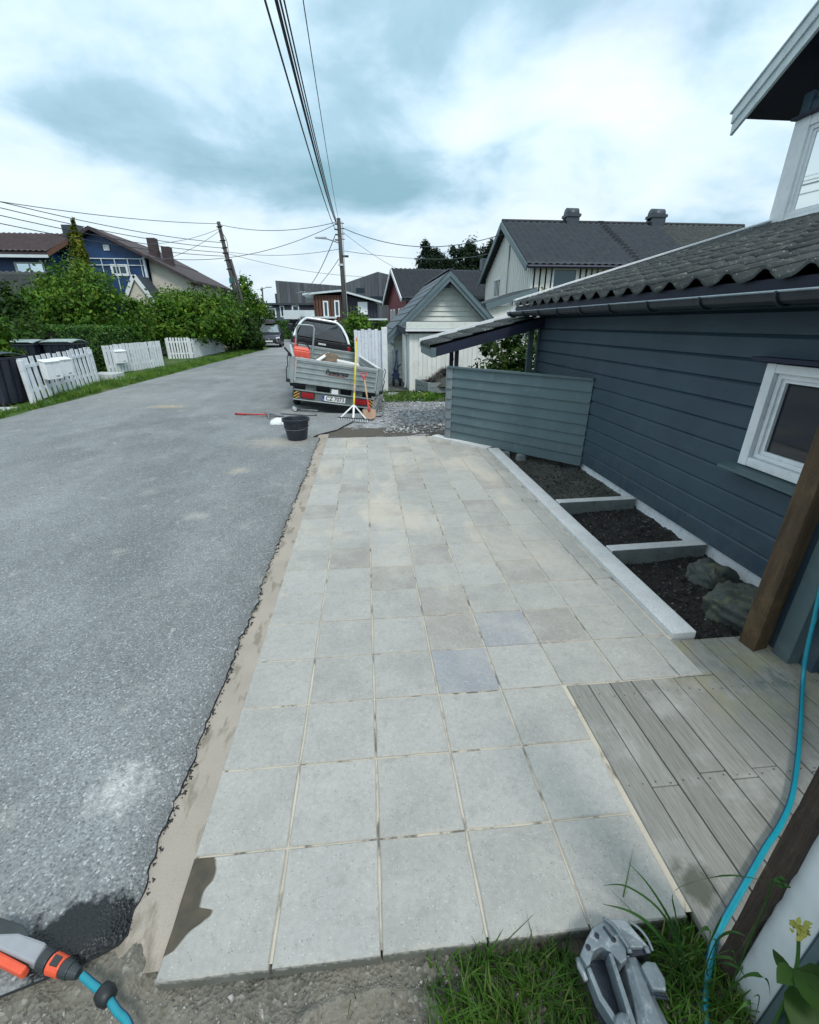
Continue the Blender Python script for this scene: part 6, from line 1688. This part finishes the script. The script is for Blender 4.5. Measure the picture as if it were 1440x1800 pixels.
def window(parent, c, u, w, h, glassm, fr=.09, dep=.06, mull=0):   # framed window on a wall: c centre, u along wall (unit xy), outward normal (u.y,-u.x)
    u = Vector((u[0], u[1], 0)).normalized(); nn = Vector((u.y, -u.x, 0)); c = Vector(c); up = Vector((0, 0, 1))
    def quadbox(a0, a1, b0, b1, d0, d1):
        p = [c + u * a + up * b + nn * dd for dd in (d0, d1) for a, b in ((a0, b0), (a1, b0), (a1, b1), (a0, b1))]
        return p
    mb = MB()
    for (a0, a1, b0, b1) in ((-w / 2, w / 2, h / 2 - fr, h / 2), (-w / 2, w / 2, -h / 2, -h / 2 + fr), (-w / 2, -w / 2 + fr, -h / 2 + fr, h / 2 - fr), (w / 2 - fr, w / 2, -h / 2 + fr, h / 2 - fr)):
        mb.hexa(quadbox(a0, a1, b0, b1, 0, dep))
    for k in range(mull):
        a = -w / 2 + w * (k + 1) / (mull + 1); mb.hexa(quadbox(a - .025, a + .025, -h / 2 + fr, h / 2 - fr, 0, dep * .8))
    f = mb.build('window', M['white'], parent)
    MB().hexa(quadbox(-w / 2 + fr * .9, w / 2 - fr * .9, -h / 2 + fr * .9, h / 2 - fr * .9, .005, .02)).build('pane', glassm, f)
    return f
t = NT('far_glass'); M['glass_far'] = t.out((.05, .085, .10), .06, None, .3, .6)

# white house with two chimneys
wh = thing('white_house', 'white boarded two storey house with dark tiled roof and two chimneys', 'house', (8, 20.4, 0))
X0, X1, Y0, Y1, EZ_, RZ, RYc = 8.05, 20.3, 20.4, 28.3, 4.15, 6.30, 24.5
B(X0, X1, Y0, Y1, -.3, EZ_).build('wall', M['white_v'], wh)
MB().prism([(X0, Y0, EZ_), (X0, Y1, EZ_), (X0, RYc, RZ - .12)], (.2, 0, 0)).build('gable', M['white_v'], wh)
MB().prism([(X1 - .2, Y0, EZ_), (X1 - .2, Y1, EZ_), (X1 - .2, RYc, RZ - .12)], (.2, 0, 0)).build('gable', M['white_v'], wh)
battens('front_battens', (X0, Y0), (X1, Y0), -.2, lambda s: EZ_ - .02, .26, .06, M['white_v'], wh, .07)
ob = battens('gable_battens', (X0 - .03, Y1), (X0 - .03, Y0), -.2, lambda s: EZ_ + (RZ - .15 - EZ_) * (1 - abs(s - (Y1 - RYc) / (Y1 - Y0)) / max((Y1 - RYc) / (Y1 - Y0), 1e-6) if s < (Y1 - RYc) / (Y1 - Y0) else (1 - s) / (1 - (Y1 - RYc) / (Y1 - Y0))), .27, .07, M['white_v'], wh, .08)
ov = .35
sl1 = (RZ - EZ_) / (RYc - Y0)
rf = MB().prism([(X0 - ov, Y0 - ov, EZ_ - ov * sl1 - .02), (X0 - ov, RYc, RZ - .02), (X0 - ov, Y1 + ov, EZ_ - ov * sl1 - .02), (X0 - ov, Y1 + ov, EZ_ - ov * sl1 + .10), (X0 - ov, RYc, RZ + .09), (X0 - ov, Y0 - ov, EZ_ - ov * sl1 + .10)], (X1 - X0 + 2 * ov, 0, 0)).build('roof', M['tile_dark'], wh)
Lr = X1 - X0 + 2 * ov
roof_sheet('front_tiles', (X0 - ov, Y0 - ov - .05, EZ_ - ov * sl1 + .115), (Lr * .62, 0, 0), (0, RYc - Y0 + ov + .05, RZ - EZ_ + ov * sl1 + .02), 26, 15, .022, M['tile_blue'], rf)
roof_sheet('front_tiles', (X0 - ov + Lr * .62, Y0 - ov - .05, EZ_ - ov * sl1 + .115), (Lr * .38, 0, 0), (0, RYc - Y0 + ov + .05, RZ - EZ_ + ov * sl1 + .02), 16, 15, .022, M['tile'], rf)
MB().tube([(X0 - ov, RYc, RZ + .13), (X1 + ov, RYc, RZ + .13)], .09, 8).build('ridge_tiles', M['tile_dark'], rf)
for k in range(15):
    f = k / 14
    MB().box(X0 + 4.6 - f * .0, X0 + 4.9, RYc - .1 - f * (RYc - Y0), RYc - .06 - f * (RYc - Y0), RZ + .17 - f * (RZ - EZ_), RZ + .21 - f * (RZ - EZ_)).build('ladder_rung', M['black'], rf)
for s, y_e in ((-1, Y0 - ov), (1, Y1 + ov)):
    MB().bar((X0 - ov - .02, RYc, RZ - .03), (X0 - ov - .02, y_e, EZ_ - ov * sl1 - .03), .05, .26, (0, 0, 1)).build('bargeboard', M['barge'], rf)
MB().tube([(X0 - ov, Y0 - ov - .08, EZ_ - ov * sl1 + .02), (X1, Y0 - ov - .08, EZ_ - ov * sl1 + .02)], .07, 8).build('gutter', M['fascia'], rf)
for (cx, w, h) in ((11.25, .62, 7.05), (15.75, .68, 7.1)):
    ch = B(cx - w / 2, cx + w / 2, RYc - .3, RYc + .3, RZ - .3, h - .28).build('chimney', M['sheet'], rf)
    B(cx - w / 2 - .06, cx + w / 2 + .06, RYc - .36, RYc + .36, h - .30, h - .22).build('chimney_collar', M['sheet'], ch) if False else None
    MB().tube([(cx - w / 2, RYc, h - .28), (cx + w / 2 * .9, RYc, h - .28)], .27, 14).build('chimney_cowl', M['sheet'], rf, smooth=True)
    B(cx - w / 2 - .05, cx + w / 2 + .05, RYc - .35, RYc + .35, h - .42, h - .30).build('chimney_cap', M['sheet'], rf)
window(wh, (9.55, Y0, 3.50), (1, 0), 1.15, .95, M['glass_far'], .08)
window(wh, (12.3, Y0, 3.55), (1, 0), 1.0, .8, M['glass_far'], .08)
window(wh, (15.0, Y0, 3.55), (1, 0), 1.0, .8, M['glass_far'], .08)
window(wh, (X0, 25.65, 3.52), (0, -1), 1.25, .95, M['glass_far'], .09)
B(X0 - .05, X0 - .02, 23.8, 23.9, 4.6, 5.3).build('cable_bracket', M['black'], wh)
MB().tube([(X0 - .06, 23.8, 5.2), (X0 - .06, 23.8, 2.8)], .02, 6).build('conduit', M['gun_grey'], wh)
# its low wing with a dark lean-to roof towards the garage
MB().prism([(5.9, 19.4, 2.42), (8.0, 19.4, 3.02), (8.0, 19.4, 3.16), (5.9, 19.4, 2.56)], (0, 3.5, 0)).build('wing_roof', M['tile_blue'], wh)
MB().bar((5.85, 19.37, 2.40), (8.02, 19.37, 3.02), .05, .24).build('wing_bargeboard', M['barge'], wh)
B(6.1, 8.0, 19.6, 22.8, -.2, 2.45).build('wing_wall', M['white_v'], wh)
window(wh, (7.3, 19.6, 1.95), (1, 0), .6, .7, M['glass_far'], .07)

# red house
rh = thing('red_house', 'dark red house with slate tiled roof behind the garage', 'house', (2.98, 28.4, 0), (0, 0, R(7.5)))
ORG[rh.name] = (0, 0, 0)          # parts below are written in the house's own frame
X0, X1, Y0, Y1, EZ_, RZ, RYc = .35, 11.5, .35, 6.3, 3.22, 4.92, 3.3
B(X0, X1, Y0, Y1, -.3, EZ_).build('wall', M['red_wood'], rh)
MB().prism([(X0, Y0, EZ_), (X0, Y1, EZ_), (X0, RYc, RZ - .12)], (.2, 0, 0)).build('gable', M['red_wood'], rh)
sl2 = (RZ - EZ_) / (RYc - Y0)
rf = MB().prism([(X0 - ov, Y0 - ov, EZ_ - ov * sl2 - .02), (X0 - ov, RYc, RZ - .02), (X0 - ov, Y1 + ov, EZ_ - ov * sl2 - .02), (X0 - ov, Y1 + ov, EZ_ - ov * sl2 + .10), (X0 - ov, RYc, RZ + .09), (X0 - ov, Y0 - ov, EZ_ - ov * sl2 + .10)], (X1 - X0 + 2 * ov, 0, 0)).build('roof', M['tile_dark'], rh)
roof_sheet('front_tiles', (X0 - ov, Y0 - ov - .05, EZ_ - ov * sl2 + .115), (X1 - X0 + 2 * ov, 0, 0), (0, RYc - Y0 + ov + .05, RZ - EZ_ + ov * sl2 + .02), 40, 14, .022, M['tile_blue'], rf)
for y_e in (Y0 - ov, Y1 + ov):
    MB().bar((X0 - ov - .02, RYc, RZ + .03), (X0 - ov - .02, y_e, EZ_ - ov * sl2 + .03), .06, .20).build('bargeboard', M['white'], rf)
for yy in (1.2, 2.2, 4.0, 5.0):
    window(rh, (X0, yy, 2.15), (0, -1), .55, 1.0, M['glass_far'], .10)
B(6.2, 6.7, RYc - .25, RYc + .25, RZ - .2, 5.75).build('chimney', M['sheet'], rf)

# brown and indigo timber house at the road end
bh = thing('brown_timber_house', 'brown and indigo timber house with shallow roof at the road end', 'house', (-2, 48, 0))
B(-4.2, -1.55, 48, 56, -.3, 4.3).build('brown_wing', M['brown_wood'], bh)
battens('brown_battens', (-4.2, 48), (-1.55, 48), -.2, lambda s: 4.28, .3, .05, M['brown_wood'], bh, .06)
MB().prism([(-1.55, 48.3, -.3), (2.1, 48.3, -.3), (2.1, 48.3, 3.55), (-1.55, 48.3, 4.45)], (0, 7, 0)).build('indigo_wing', M['dark_wood'], bh)
battens('indigo_battens', (-1.5, 48.3), (2.1, 48.3), -.2, lambda s: 4.40 - s * .86, .3, .04, M['dark_wood'], bh, .06)
MB().prism([(-5.2, 47.6, 4.28), (-1.5, 47.6, 4.62), (2.5, 47.6, 3.62), (2.5, 47.6, 3.78), (-1.5, 47.6, 4.78), (-5.2, 47.6, 4.44)], (0, 9, 0)).build('roof', M['white_trim'], bh)
for cx, z in ((-3.05, 3.05), (-1.95, 3.1)):
    window(bh, (cx, 48, z), (1, 0), .52, 1.5, M['glass_far'], .13)
window(bh, (.6, 48.3, 3.15), (1, 0), .95, 1.15, M['white'], .12)
B(-7.2, -4.2, 47.6, 54, 2.15, 2.95).build('carport_fascia', M['white_trim'], bh)
B(-7.0, -4.3, 50, 54, -.2, 2.1).build('carport_back', M['dark_wood'], bh)
B(-4.25, -2.0, 46.8, 48, 2.2, 2.36).build('porch_roof', M['white_trim'], bh)
B(-3.9, -2.6, 47.9, 47.99, .2, 2.1).build('porch_door', M['greyblue'], bh)
B(.3, 3.0, 46.9, 48.2, 2.05, 2.2).build('side_roof', M['white_trim'], bh)
# grey blue house to its left
gb_ = thing('grey_blue_house', 'flat roofed grey blue house behind the far hedge', 'house', (-9, 58, 0))
B(-10.9, -8.4, 57.9, 64, -.3, 3.55).build('pale_wing', M['greyblue'], gb_)
B(-8.4, -4.9, 57.6, 64, -.3, 3.72).build('dark_wing', M['dark_wood'], gb_)
B(-11.1, -4.6, 57.4, 64.2, 3.73, 3.95).build('roof', M['sheet'], gb_)
window(gb_, (-10.15, 57.9, 2.9), (1, 0), .95, 1.0, M['glass_far'], .14, mull=1); window(gb_, (-8.95, 57.9, 3.05), (1, 0), .55, 1.25, M['glass_far'], .14)
window(gb_, (-7.35, 57.6, 2.75), (1, 0), .85, 2.0, M['glass_far'], .16)
window(gb_, (-10.1, 57.9, .9), (1, 0), 1.1, 1.0, M['glass_far'], .14, mull=2); window(gb_, (-8.9, 57.9, .6), (1, 0), .6, 1.9, M['white'], .1)

# big slatted hall behind
sb = thing('slatted_hall', 'large silver grey slatted hall rising behind the far houses', 'building', (-4, 80, 0))
def hall(x0, x1, z0, z1, y, nm):
    MB().prism([(x0, y, -.5), (x1, y, -.5), (x1, y, z1), (x0, y, z0)], (0, 18, 0)).build(nm, M['slat'], sb)
    n_ = max(3, int((x1 - x0) / .55))
    for k in range(n_):
        xa = x0 + (x1 - x0) * k / n_; xb = x0 + (x1 - x0) * (k + 1) / n_ - .05
        za, zb_ = z0 + (z1 - z0) * k / n_, z0 + (z1 - z0) * (k + .9) / n_
        MB().prism([(xa, y - .08, -.4), (xb, y - .08, -.4), (xb, y - .08, zb_ - .06), (xa, y - .08, za - .06)], (0, .07, 0)).build('slat', M['slat'], sb)
hall(-13.2, -2.6, 8.05, 7.35, 80, 'left_wing'); hall(-2.4, 3.2, 7.6, 9.35, 79, 'centre_wing'); hall(3.22, 7.5, 9.33, 8.4, 79.01, 'right_wing')
B(-13.6, -13.0, 80.5, 90, -.4, 6.2).build('end_fin', M['slat'], sb)
for (xa, xb, za, zb_) in ((4.6, 5.6, 6.6, 8.2), (1.8, 5.4, 4.6, 5.8), (-.4, .9, 6.3, 7.0)):
    B(xa, xb, 78.85, 78.915, za, zb_).build('window', M['glass'], sb)

# left: house wrapped in blue membrane, with a brown roofed wing and a cream wing
lh = thing('blue_wrapped_house', 'house under renovation wrapped in blue membrane with brown roofs', 'house', (-14.4, 30, 0))
MB().prism([(-16.8, 30, -.3), (-12.0, 30, -.3), (-12.0, 30, 5.30), (-14.4, 30, 6.50), (-16.8, 30, 5.30)], (0, 8, 0)).build('gable_wall', M['blue_wrap'], lh)
for s in (-1, 1):
    MB().hexa([(-14.4, 29.5, 6.56), (-14.4 + s * 2.75, 29.5, 5.19), (-14.4 + s * 2.75, 38.3, 5.19), (-14.4, 38.3, 6.56), (-14.4, 29.5, 6.74), (-14.4 + s * 2.75, 29.5, 5.36), (-14.4 + s * 2.75, 38.3, 5.36), (-14.4, 38.3, 6.74)]).build('roof', M['brown_tile'], lh)
for z in (5.18, 4.85):
    B(-16.0, -12.0, 29.93, 29.985, z, z + .045).build('batten', M['white_trim'], lh)
for k in range(6):
    B(-15.8 + k * .72, -15.76 + k * .72, 29.92, 29.97, 3.5, 5.2).build('batten', M['white_trim'], lh)
window(lh, (-13.45, 30, 4.62), (1, 0), .95, .6, M['glass_far'], .12, mull=1)
window(lh, (-13.9, 30, 5.75), (1, 0), .32, .28, M['plate'], .05)
B(-12.05, -11.93, 29.9, 30.02, -.2, 5.3).build('corner_board', M['white_trim'], lh)
wg = B(-22, -16.4, 28.8, 34, -.3, 5.35).build('left_wing', M['blue_wrap'], lh)
lr_ = MB().prism([(-23, 28.0, 5.12), (-23, 31.3, 6.42), (-23, 34.6, 5.12), (-23, 34.6, 5.26), (-23, 31.3, 6.56), (-23, 28.0, 5.26)], (7.0, 0, 0)).build('left_roof', M['brown_tile'], lh)
roof_sheet('left_tiles', (-23, 27.95, 5.29), (7.0, 0, 0), (0, 3.35, 1.32), 24, 9, .025, M['brown_tile'], lr_)
MB().bar((-16.0, 28.0, 5.15), (-14.9, 28.0, 5.72), .06, .22).build('left_bargeboard', M['brown_wood'], lh)
B(-23, -16.0, 27.93, 27.99, 4.98, 5.12).build('left_fascia', M['white_trim'], lh)
window(lh, (-17.6, 28.8, 4.3), (1, 0), 1.5, 1.1, M['glass_sky'], .08, mull=1); window(lh, (-19.7, 28.8, 4.3), (1, 0), .8, 1.1, M['glass_sky'], .08)
B(-16.4, -15.55, 30.6, 31.3, 6.0, 6.95).build('chimney', M['sheet'], lh)
B(-12.35, -11.88, 31.8, 32.3, 5.0, 6.55).build('chimney', M['brick'], lh)
B(-11.6, -11.12, 31.8, 32.3, 4.6, 6.1).build('chimney', M['brick'], lh)
MB().prism([(-11.92, 30.4, -.3), (-9.75, 30.4, -.3), (-9.75, 30.4, 4.15), (-11.92, 30.4, 5.30)], (0, 8, 0)).build('cream_wing', M['cream_wall'], lh)
MB().hexa([(-12.0, 29.9, 5.36), (-9.35, 29.9, 3.98), (-9.35, 38.6, 3.98), (-12.0, 38.6, 5.36), (-12.0, 29.9, 5.50), (-9.35, 29.9, 4.12), (-9.35, 38.6, 4.12), (-12.0, 38.6, 5.50)]).build('cream_wing_roof', M['brown_tile'], lh)
MB().tube([(-9.4, 29.95, 4.0), (-9.45, 30.2, 3.8), (-9.7, 30.35, 3.6), (-9.72, 30.36, .2)], .04, 6).build('downpipe', M['brick'], lh)
pg = thing('white_gable_porch', 'small white edged gable porch before the blue wrapped house', 'porch', (-11.9, 28, 0))
MB().prism([(-12.5, 28, -.1), (-11.2, 28, -.1), (-11.2, 28, 2.9), (-11.85, 28, 4.0), (-12.5, 28, 2.9)], (0, 1.8, 0)).build('porch_wall', M['cream_wall'], pg)
for s in (-1, 1):
    MB().bar((-11.85, 27.9, 4.18), (-11.85 + s * .95, 27.9, 2.62), .06, .2).build('bargeboard', M['white'], pg)
    MB().bar((-11.85, 28.8, 4.20), (-11.85 + s * .9, 28.8, 2.75), 1.8, .06).build('roof_slope', M['tile_blue'], pg)
gs_ = thing('grey_roofed_shed', 'shed with grey green tiled roof at the left behind the hedge', 'shed', (-16, 24, 0))
B(-19.5, -14.9, 23.8, 27, -.2, 2.5).build('shed_wall', M['dark_wood'], gs_)
rs = MB().prism([(-20, 23.3, 2.50), (-20, 25.4, 3.95), (-20, 27.5, 2.5), (-20, 27.5, 2.6), (-20, 25.4, 4.05), (-20, 23.3, 2.6)], (5.4, 0, 0)).build('shed_roof', M['tile'], gs_)
roof_sheet('shed_tiles', (-20, 23.25, 2.63), (5.4, 0, 0), (0, 2.15, 1.46), 18, 7, .03, M['tile'], rs)

# ------------------------------------------------------------------ pines behind the houses
def pine(label, x, y, h, seed, spread):
    t_ = thing('pine_tree', label, 'tree', (x, y, 0), group='pines behind the houses')
    trunk([(x, y, -.2), (x + .2, y, h * .5), (x + .1, y, h * .96)], [.28, .2, .06], M['bark'], t_)
    rr = random.Random(seed); lobes = []
    for k in range(13):
        z = h * (.50 + .47 * k / 12); wd_ = spread * (1 - .55 * abs(k - 5) / 8)
        a = rr.uniform(0, 6.28); q = wd_ * rr.uniform(.35, .85)
        c = (x + math.cos(a) * q, y + math.sin(a) * q * .6, z)
        lobes.append((c[0], c[1], c[2], wd_ * rr.uniform(.42, .62), wd_ * .45, h * .065 * rr.uniform(.8, 1.4)))
        trunk([(x + .15, y, z - .5), ((x + c[0]) / 2, (y + c[1]) / 2, z - .2), c], [.09, .06, .03], M['bark'], t_, 'limb', 5)
    foliage('crown', lobes, 12000, .17, M['leaf_pine'], seed, t_, clump=.3, aspect=.35)
pine('small pine with open crown above the red house roof', 9.0, 60, 10.3, 3, 1.7)
pine('dense dark pine above the garage ridge', 13.2, 60, 10.8, 4, 2.4)
pine('dark pine beside the white house gable', 16.2, 61, 10.9, 5, 2.3)
pine('small pine tip between the two pine groups', 11.2, 63, 9.4, 6, 1.1)
pine('thin pine top beyond the right end of the white house roof', 27.0, 34, 7.6, 7, .8)

# ------------------------------------------------------------------ utility poles, lamps and cables
M['pole'] = mat('grey_timber_pole', (.085, .080, .075), (.05, .048, .046), 6, .85, .4, 20, st=(5, 5, .4))
P1 = Vector((-.50, 28, 7.05)); PL = Vector((-8.25, 33, 7.65))
up = thing('utility_pole', 'straight wooden utility pole with street lamp arm behind the pickup', 'utility pole', (-.40, 28, 0))
MB().tube([(-.36, 28, -.3), (-.43, 28, 3.5), P1], [.15, .13, .105], 12).build('shaft', M['pole'], up, smooth=True)
MB().tube(smooth_path([(-.47, 28, 5.85), (-.8, 27.9, 5.95), (-1.25, 27.8, 6.05)], 4), .03, 6).build('lamp_arm', M['gun_grey'], up)
MB().hexa([(-1.85, 27.7, 6.06), (-1.2, 27.7, 6.02), (-1.2, 27.9, 6.02), (-1.85, 27.9, 6.06), (-1.85, 27.75, 6.12), (-1.2, 27.72, 6.13), (-1.2, 27.88, 6.13), (-1.85, 27.85, 6.12)]).build('lamp_head', M['gun_grey'], up, bevel=.02)
for k, z in enumerate((6.75, 6.5, 6.25, 6.0)):
    MB().tube([(-.48, 28, z), (-.72 - .04 * (k % 2), 27.95, z + .03)], .035, 6).build('insulator', M['black'], up)
    MB().tube([(-.46, 28, z + .08), (-.22, 27.95, z + .05)], .022, 6).build('insulator', M['black'], up)
B(-.42, -.05, 27.9, 28.0, 5.18, 5.28).build('bracket_box', M['black'], up)
MB().tube([(-.5, 27.94, 4.75), (-.5, 27.94, 4.85)], .14, 10).build('pole_band', M['alu'], up)
MB().tube([(-.32, 27.9, 6.9), (-.28, 27.87, 3.0), (-.24, 27.86, .1)], .02, 6).build('conduit', M['gun_grey'], up)
pl2 = thing('leaning_utility_pole', 'leaning double utility pole rising from the left shrubs', 'utility pole', (-7.6, 33, 0))
MB().tube([(-7.45, 33, -.3), (-7.8, 33, 3.5), PL], [.16, .14, .11], 12).build('shaft', M['pole'], pl2, smooth=True)
MB().tube([(-7.2, 33.1, -.3), (-7.45, 33.1, 3.0), (-7.85, 33.05, 5.6)], [.13, .11, .09], 10).build('strut', M['pole'], pl2, smooth=True)
for k, z in enumerate((7.35, 6.6, 6.2, 5.9, 5.5, 5.0)):
    xx = -8.25 + (7.65 - z) * .10
    MB().tube([(xx - .16, 32.9, z), (xx + .2, 32.9, z + .04)], .04, 6).build('insulator', M['black'], pl2)
B(-8.05, -7.85, 32.78, 32.88, 4.2, 4.5).build('sign_plate', mat('green_plate', (.02, .16, .13)), pl2)
MB().tube(smooth_path([(-8.2, 32.85, 7.2), (-7.85, 32.8, 6.6), (-7.85, 32.8, 5.6), (-7.6, 32.8, 4.0), (-7.2, 32.8, .5)], 4), .02, 5).build('hanging_cable', M['black'], pl2)
def lamp_post(label, x, y, h, lean, arm):
    t_ = thing('street_lamp', label, 'street lamp', (x, y, 0), group='far street poles')
    MB().tube([(x, y, -.2), (x + lean, y, h)], [.10, .07], 10).build('shaft', M['pole'], t_, smooth=True)
    MB().tube([(x + lean, y, h - .15), (x + lean + arm, y, h + .02)], .03, 6).build('arm', M['gun_grey'], t_)
    B(x + lean + arm - .05, x + lean + arm + .45, y - .1, y + .1, h - .02, h + .06).build('lamp_head', M['gun_grey'], t_, bevel=.02)
lamp_post('far street lamp pole above the parked dark car', -9.30, 48, 4.95, .28, .45)
lamp_post('thin far pole in front of the slatted hall', -6.45, 53, 4.85, -.08, .55)
M['cable'] = mat('black_cable', (.018, .020, .026), rough=.5)
M['cable_grey'] = mat('grey_cable', (.10, .12, .15), rough=.5)
def cable(label, p, q, sag, rad=.014, m='cable', n=26):
    p, q = Vector(p), Vector(q); pts = []
    for k in range(n + 1):
        s = k / n; a = p + (q - p) * s; a.z -= sag * 4 * s * (1 - s); pts.append(a)
    tag(MB().tube(pts, rad, 6).build('overhead_cable', M[m]), label, 'cable', 'overhead cables')
cable('leftmost cable of the bundle passing overhead', (-.72, 27.9, 6.55), (.16, -24, 6.85), 1.40, .016)
cable('thick twisted cable of the overhead bundle', (-.66, 27.9, 6.85), (.29, -24, 7.05), 1.46, .026)
cable('cable right beside the thick overhead cable', (-.60, 27.9, 6.80), (.33, -24, 7.0), 1.42, .015)
cable('rightmost cable of the dense overhead bundle', (-.62, 27.9, 6.95), (.44, -24, 7.1), 1.46, .013)
cable('thin single cable right of the overhead bundle', (-.50, 27.9, 7.0), (.86, -24, 7.1), 1.42, .008)
cable('long cable from the leaning pole top to the left picture edge', (-8.25, 33, 7.55), (-19.5, 10, 6.3), .7, .016, 'cable_grey')
cable('cable from the leaning pole top to the straight pole', (-8.2, 33, 7.5), (-.7, 28, 6.85), .35, .016, 'cable_grey')
cable('cable slanting from the straight pole down to the blue wrapped house', (-.7, 28, 6.75), (-11.9, 30, 5.35), .75, .015, 'cable_grey')
for k, (z0, z1) in enumerate(((6.5, 6.40), (6.2, 6.26), (5.95, 6.0), (5.75, 5.68))):
    cable(('uppermost', 'second', 'third', 'lowest')[k] + ' of four cables from the leaning pole to the left picture edge', (-8.1, 32.9, z0), (-15.6, 12, z1), .55, .016)
cable('upper service cable from the leaning pole to the brick chimneys', (-8.2, 33, 7.3), (-12.1, 31, 6.1), .2, .012, 'cable_grey')
cable('lower service cable from the leaning pole to the cream wing', (-8.2, 33, 7.2), (-11.6, 31, 5.2), .2, .012, 'cable_grey')
cable('level cable between the two poles below the lamp arm', (-7.9, 33, 6.0), (-.5, 28, 5.6), .25, .012, 'cable_grey')
cable('sagging low cable between the two poles', (-7.9, 33, 5.9), (2.4, 36, 4.9), .35, .012, 'cable_grey')
cable('cable from the straight pole to the white house gable', (-.3, 28, 6.6), (8.0, 24.6, 5.95), .75, .018, 'cable_grey')
cable('thin cable from the straight pole towards the red house', (-.3, 28, 6.4), (3.2, 32, 4.95), .12, .010, 'cable_grey')
cable('level thin cable from the straight pole past the pines', (-.3, 28, 5.5), (16, 58, 9.4), .5, .014, 'cable_grey')
cable('dark cable dropping from the straight pole to the far thin pole', (-.7, 27.95, 6.3), (-6.5, 53, 4.8), .9, .022)
cable('second cable dropping from the straight pole to the far thin pole', (-.6, 27.95, 5.1), (-6.4, 53, 4.5), .6, .018, 'cable_grey')

# ------------------------------------------------------------------ parked cars
def car(label, loc, rz, paintm, box=False):
    t_ = thing('parked_car', label, 'car', loc, (0, 0, rz), 'cars parked at the road end')
    def L(secs, m, nm, par, bev=.0):
        vs, fs = [], []
        for (y, wb, wt, z0, z1) in secs: vs += [(-wb, y, z0), (wb, y, z0), (wt, y, z1), (-wt, y, z1)]
        for k in range(len(secs) - 1):
            a, b = 4 * k, 4 * k + 4; fs += [(a + i, a + (i + 1) % 4, b + (i + 1) % 4, b + i) for i in range(4)]
        fs += [(3, 2, 1, 0), tuple(range(len(vs) - 4, len(vs)))]
        return MB().add(vs, fs).build(nm, m, par, bevel=bev, local=True)
    L([(0, .74, .70, .30, .62), (.12, .86, .80, .26, .84), (.9, .90, .86, .24, .98), (1.2, .90, .88, .24, 1.04), (3.6, .90, .88, .24, 1.06), (4.3, .86, .80, .30, 1.0), (4.45, .78, .74, .4, .8)], paintm, 'body', t_, .04)
    cb = L([(1.0, .84, .80, 1.0, 1.04), (1.75, .82, .60, 1.02, 1.60), (2.2, .82, .62, 1.03, 1.66), (3.4, .82, .62, 1.04, 1.62), (4.15, .80, .70, 1.03, 1.1)], paintm, 'cabin', t_, .03)
    MB().prism([(-.76, 1.02, 1.08), (.76, 1.02, 1.08), (.57, 1.68, 1.57), (-.57, 1.68, 1.57)], (0, -.03, .02)).build('windscreen', M['glass_car'], cb, local=True)
    for s in (-1, 1):
        MB().prism([(s * .835, 1.35, 1.10), (s * .835, 3.7, 1.10), (s * .65, 3.3, 1.54), (s * .63, 1.95, 1.54)], (s * .012, 0, .006)).build('side_window', M['glass_car'], cb, local=True)
        MB().hexa([(s * .52, -.01, .66), (s * .80, .07, .68), (s * .80, .12, .68), (s * .52, .06, .66), (s * .52, .0, .74), (s * .82, .10, .80), (s * .82, .16, .80), (s * .52, .07, .74)]).build('headlight', M['plate'], t_, local=True)
        B(s * .98 - .10, s * .98 + .10, 1.25, 1.35, 1.04, 1.20).build('door_mirror', M['black'], t_, bevel=.03, local=True)
        MB().bar((s * .55, -.015, .60), (s * .72, .02, .32), .03, .06, (0, -1, 0)).build('grille_accent', M['chrome'], t_, local=True)
        for yy in (.80, 3.55):
            w_ = MB().lathe((s * .78, yy, .34), [(.20, -.10), (.31, -.10), (.34, -.06), (.34, .06), (.31, .10), (.20, .10)], 22, 'x').build('wheel', M['tyre'], t_, smooth=True, local=True)
            MB().lathe((s * .78, yy, .34), [(.001, -.08), (.20, -.105), (.21, .105), (.001, .08)], 18, 'x').build('rim', M['alu'], w_, local=True)
    B(-.74, .74, -.02, .06, .28, .62).build('grille', M['black'], t_, bevel=.01, local=True)
    B(-.45, .45, -.03, .0, .285, .315).build('skid_bar', M['alu'], t_, local=True)
    B(-.27, .27, -.035, -.021, .42, .53).build('number_plate', M['plate'], t_, local=True)
    MB().prism([(0, -.045, .66), (.07, -.045, .60), (-.07, -.045, .60)], (0, .02, 0)).build('badge', M['chrome'], t_, local=True)
    if box:
        MB().hexa([(-.42, 1.55, 1.72), (.36, 1.55, 1.72), (.40, 3.5, 1.72), (-.46, 3.5, 1.72), (-.38, 1.75, 1.98), (.32, 1.75, 1.98), (.34, 3.4, 2.04), (-.40, 3.4, 2.04)]).build('roof_box', M['black'], t_, bevel=.06, local=True)
    return t_
t = NT('car_glass'); M['glass_car'] = t.out((.30, .36, .38), .06, None, .6, .6)
M['car_dark'] = mat('graphite_car_paint', (.07, .08, .10), (.05, .06, .075), 3, .15, metal=.35)
M['car_white'] = mat('white_car_paint', (.74, .76, .78), (.68, .70, .72), 3, .25)
car('graphite parked car with black roof box facing the viewer', (-6.70, 36.6, .006), R(6), M['car_dark'], True)
car('white parked car half hidden by the dark bush', (-8.9, 39.0, .006), R(30), M['car_white'])
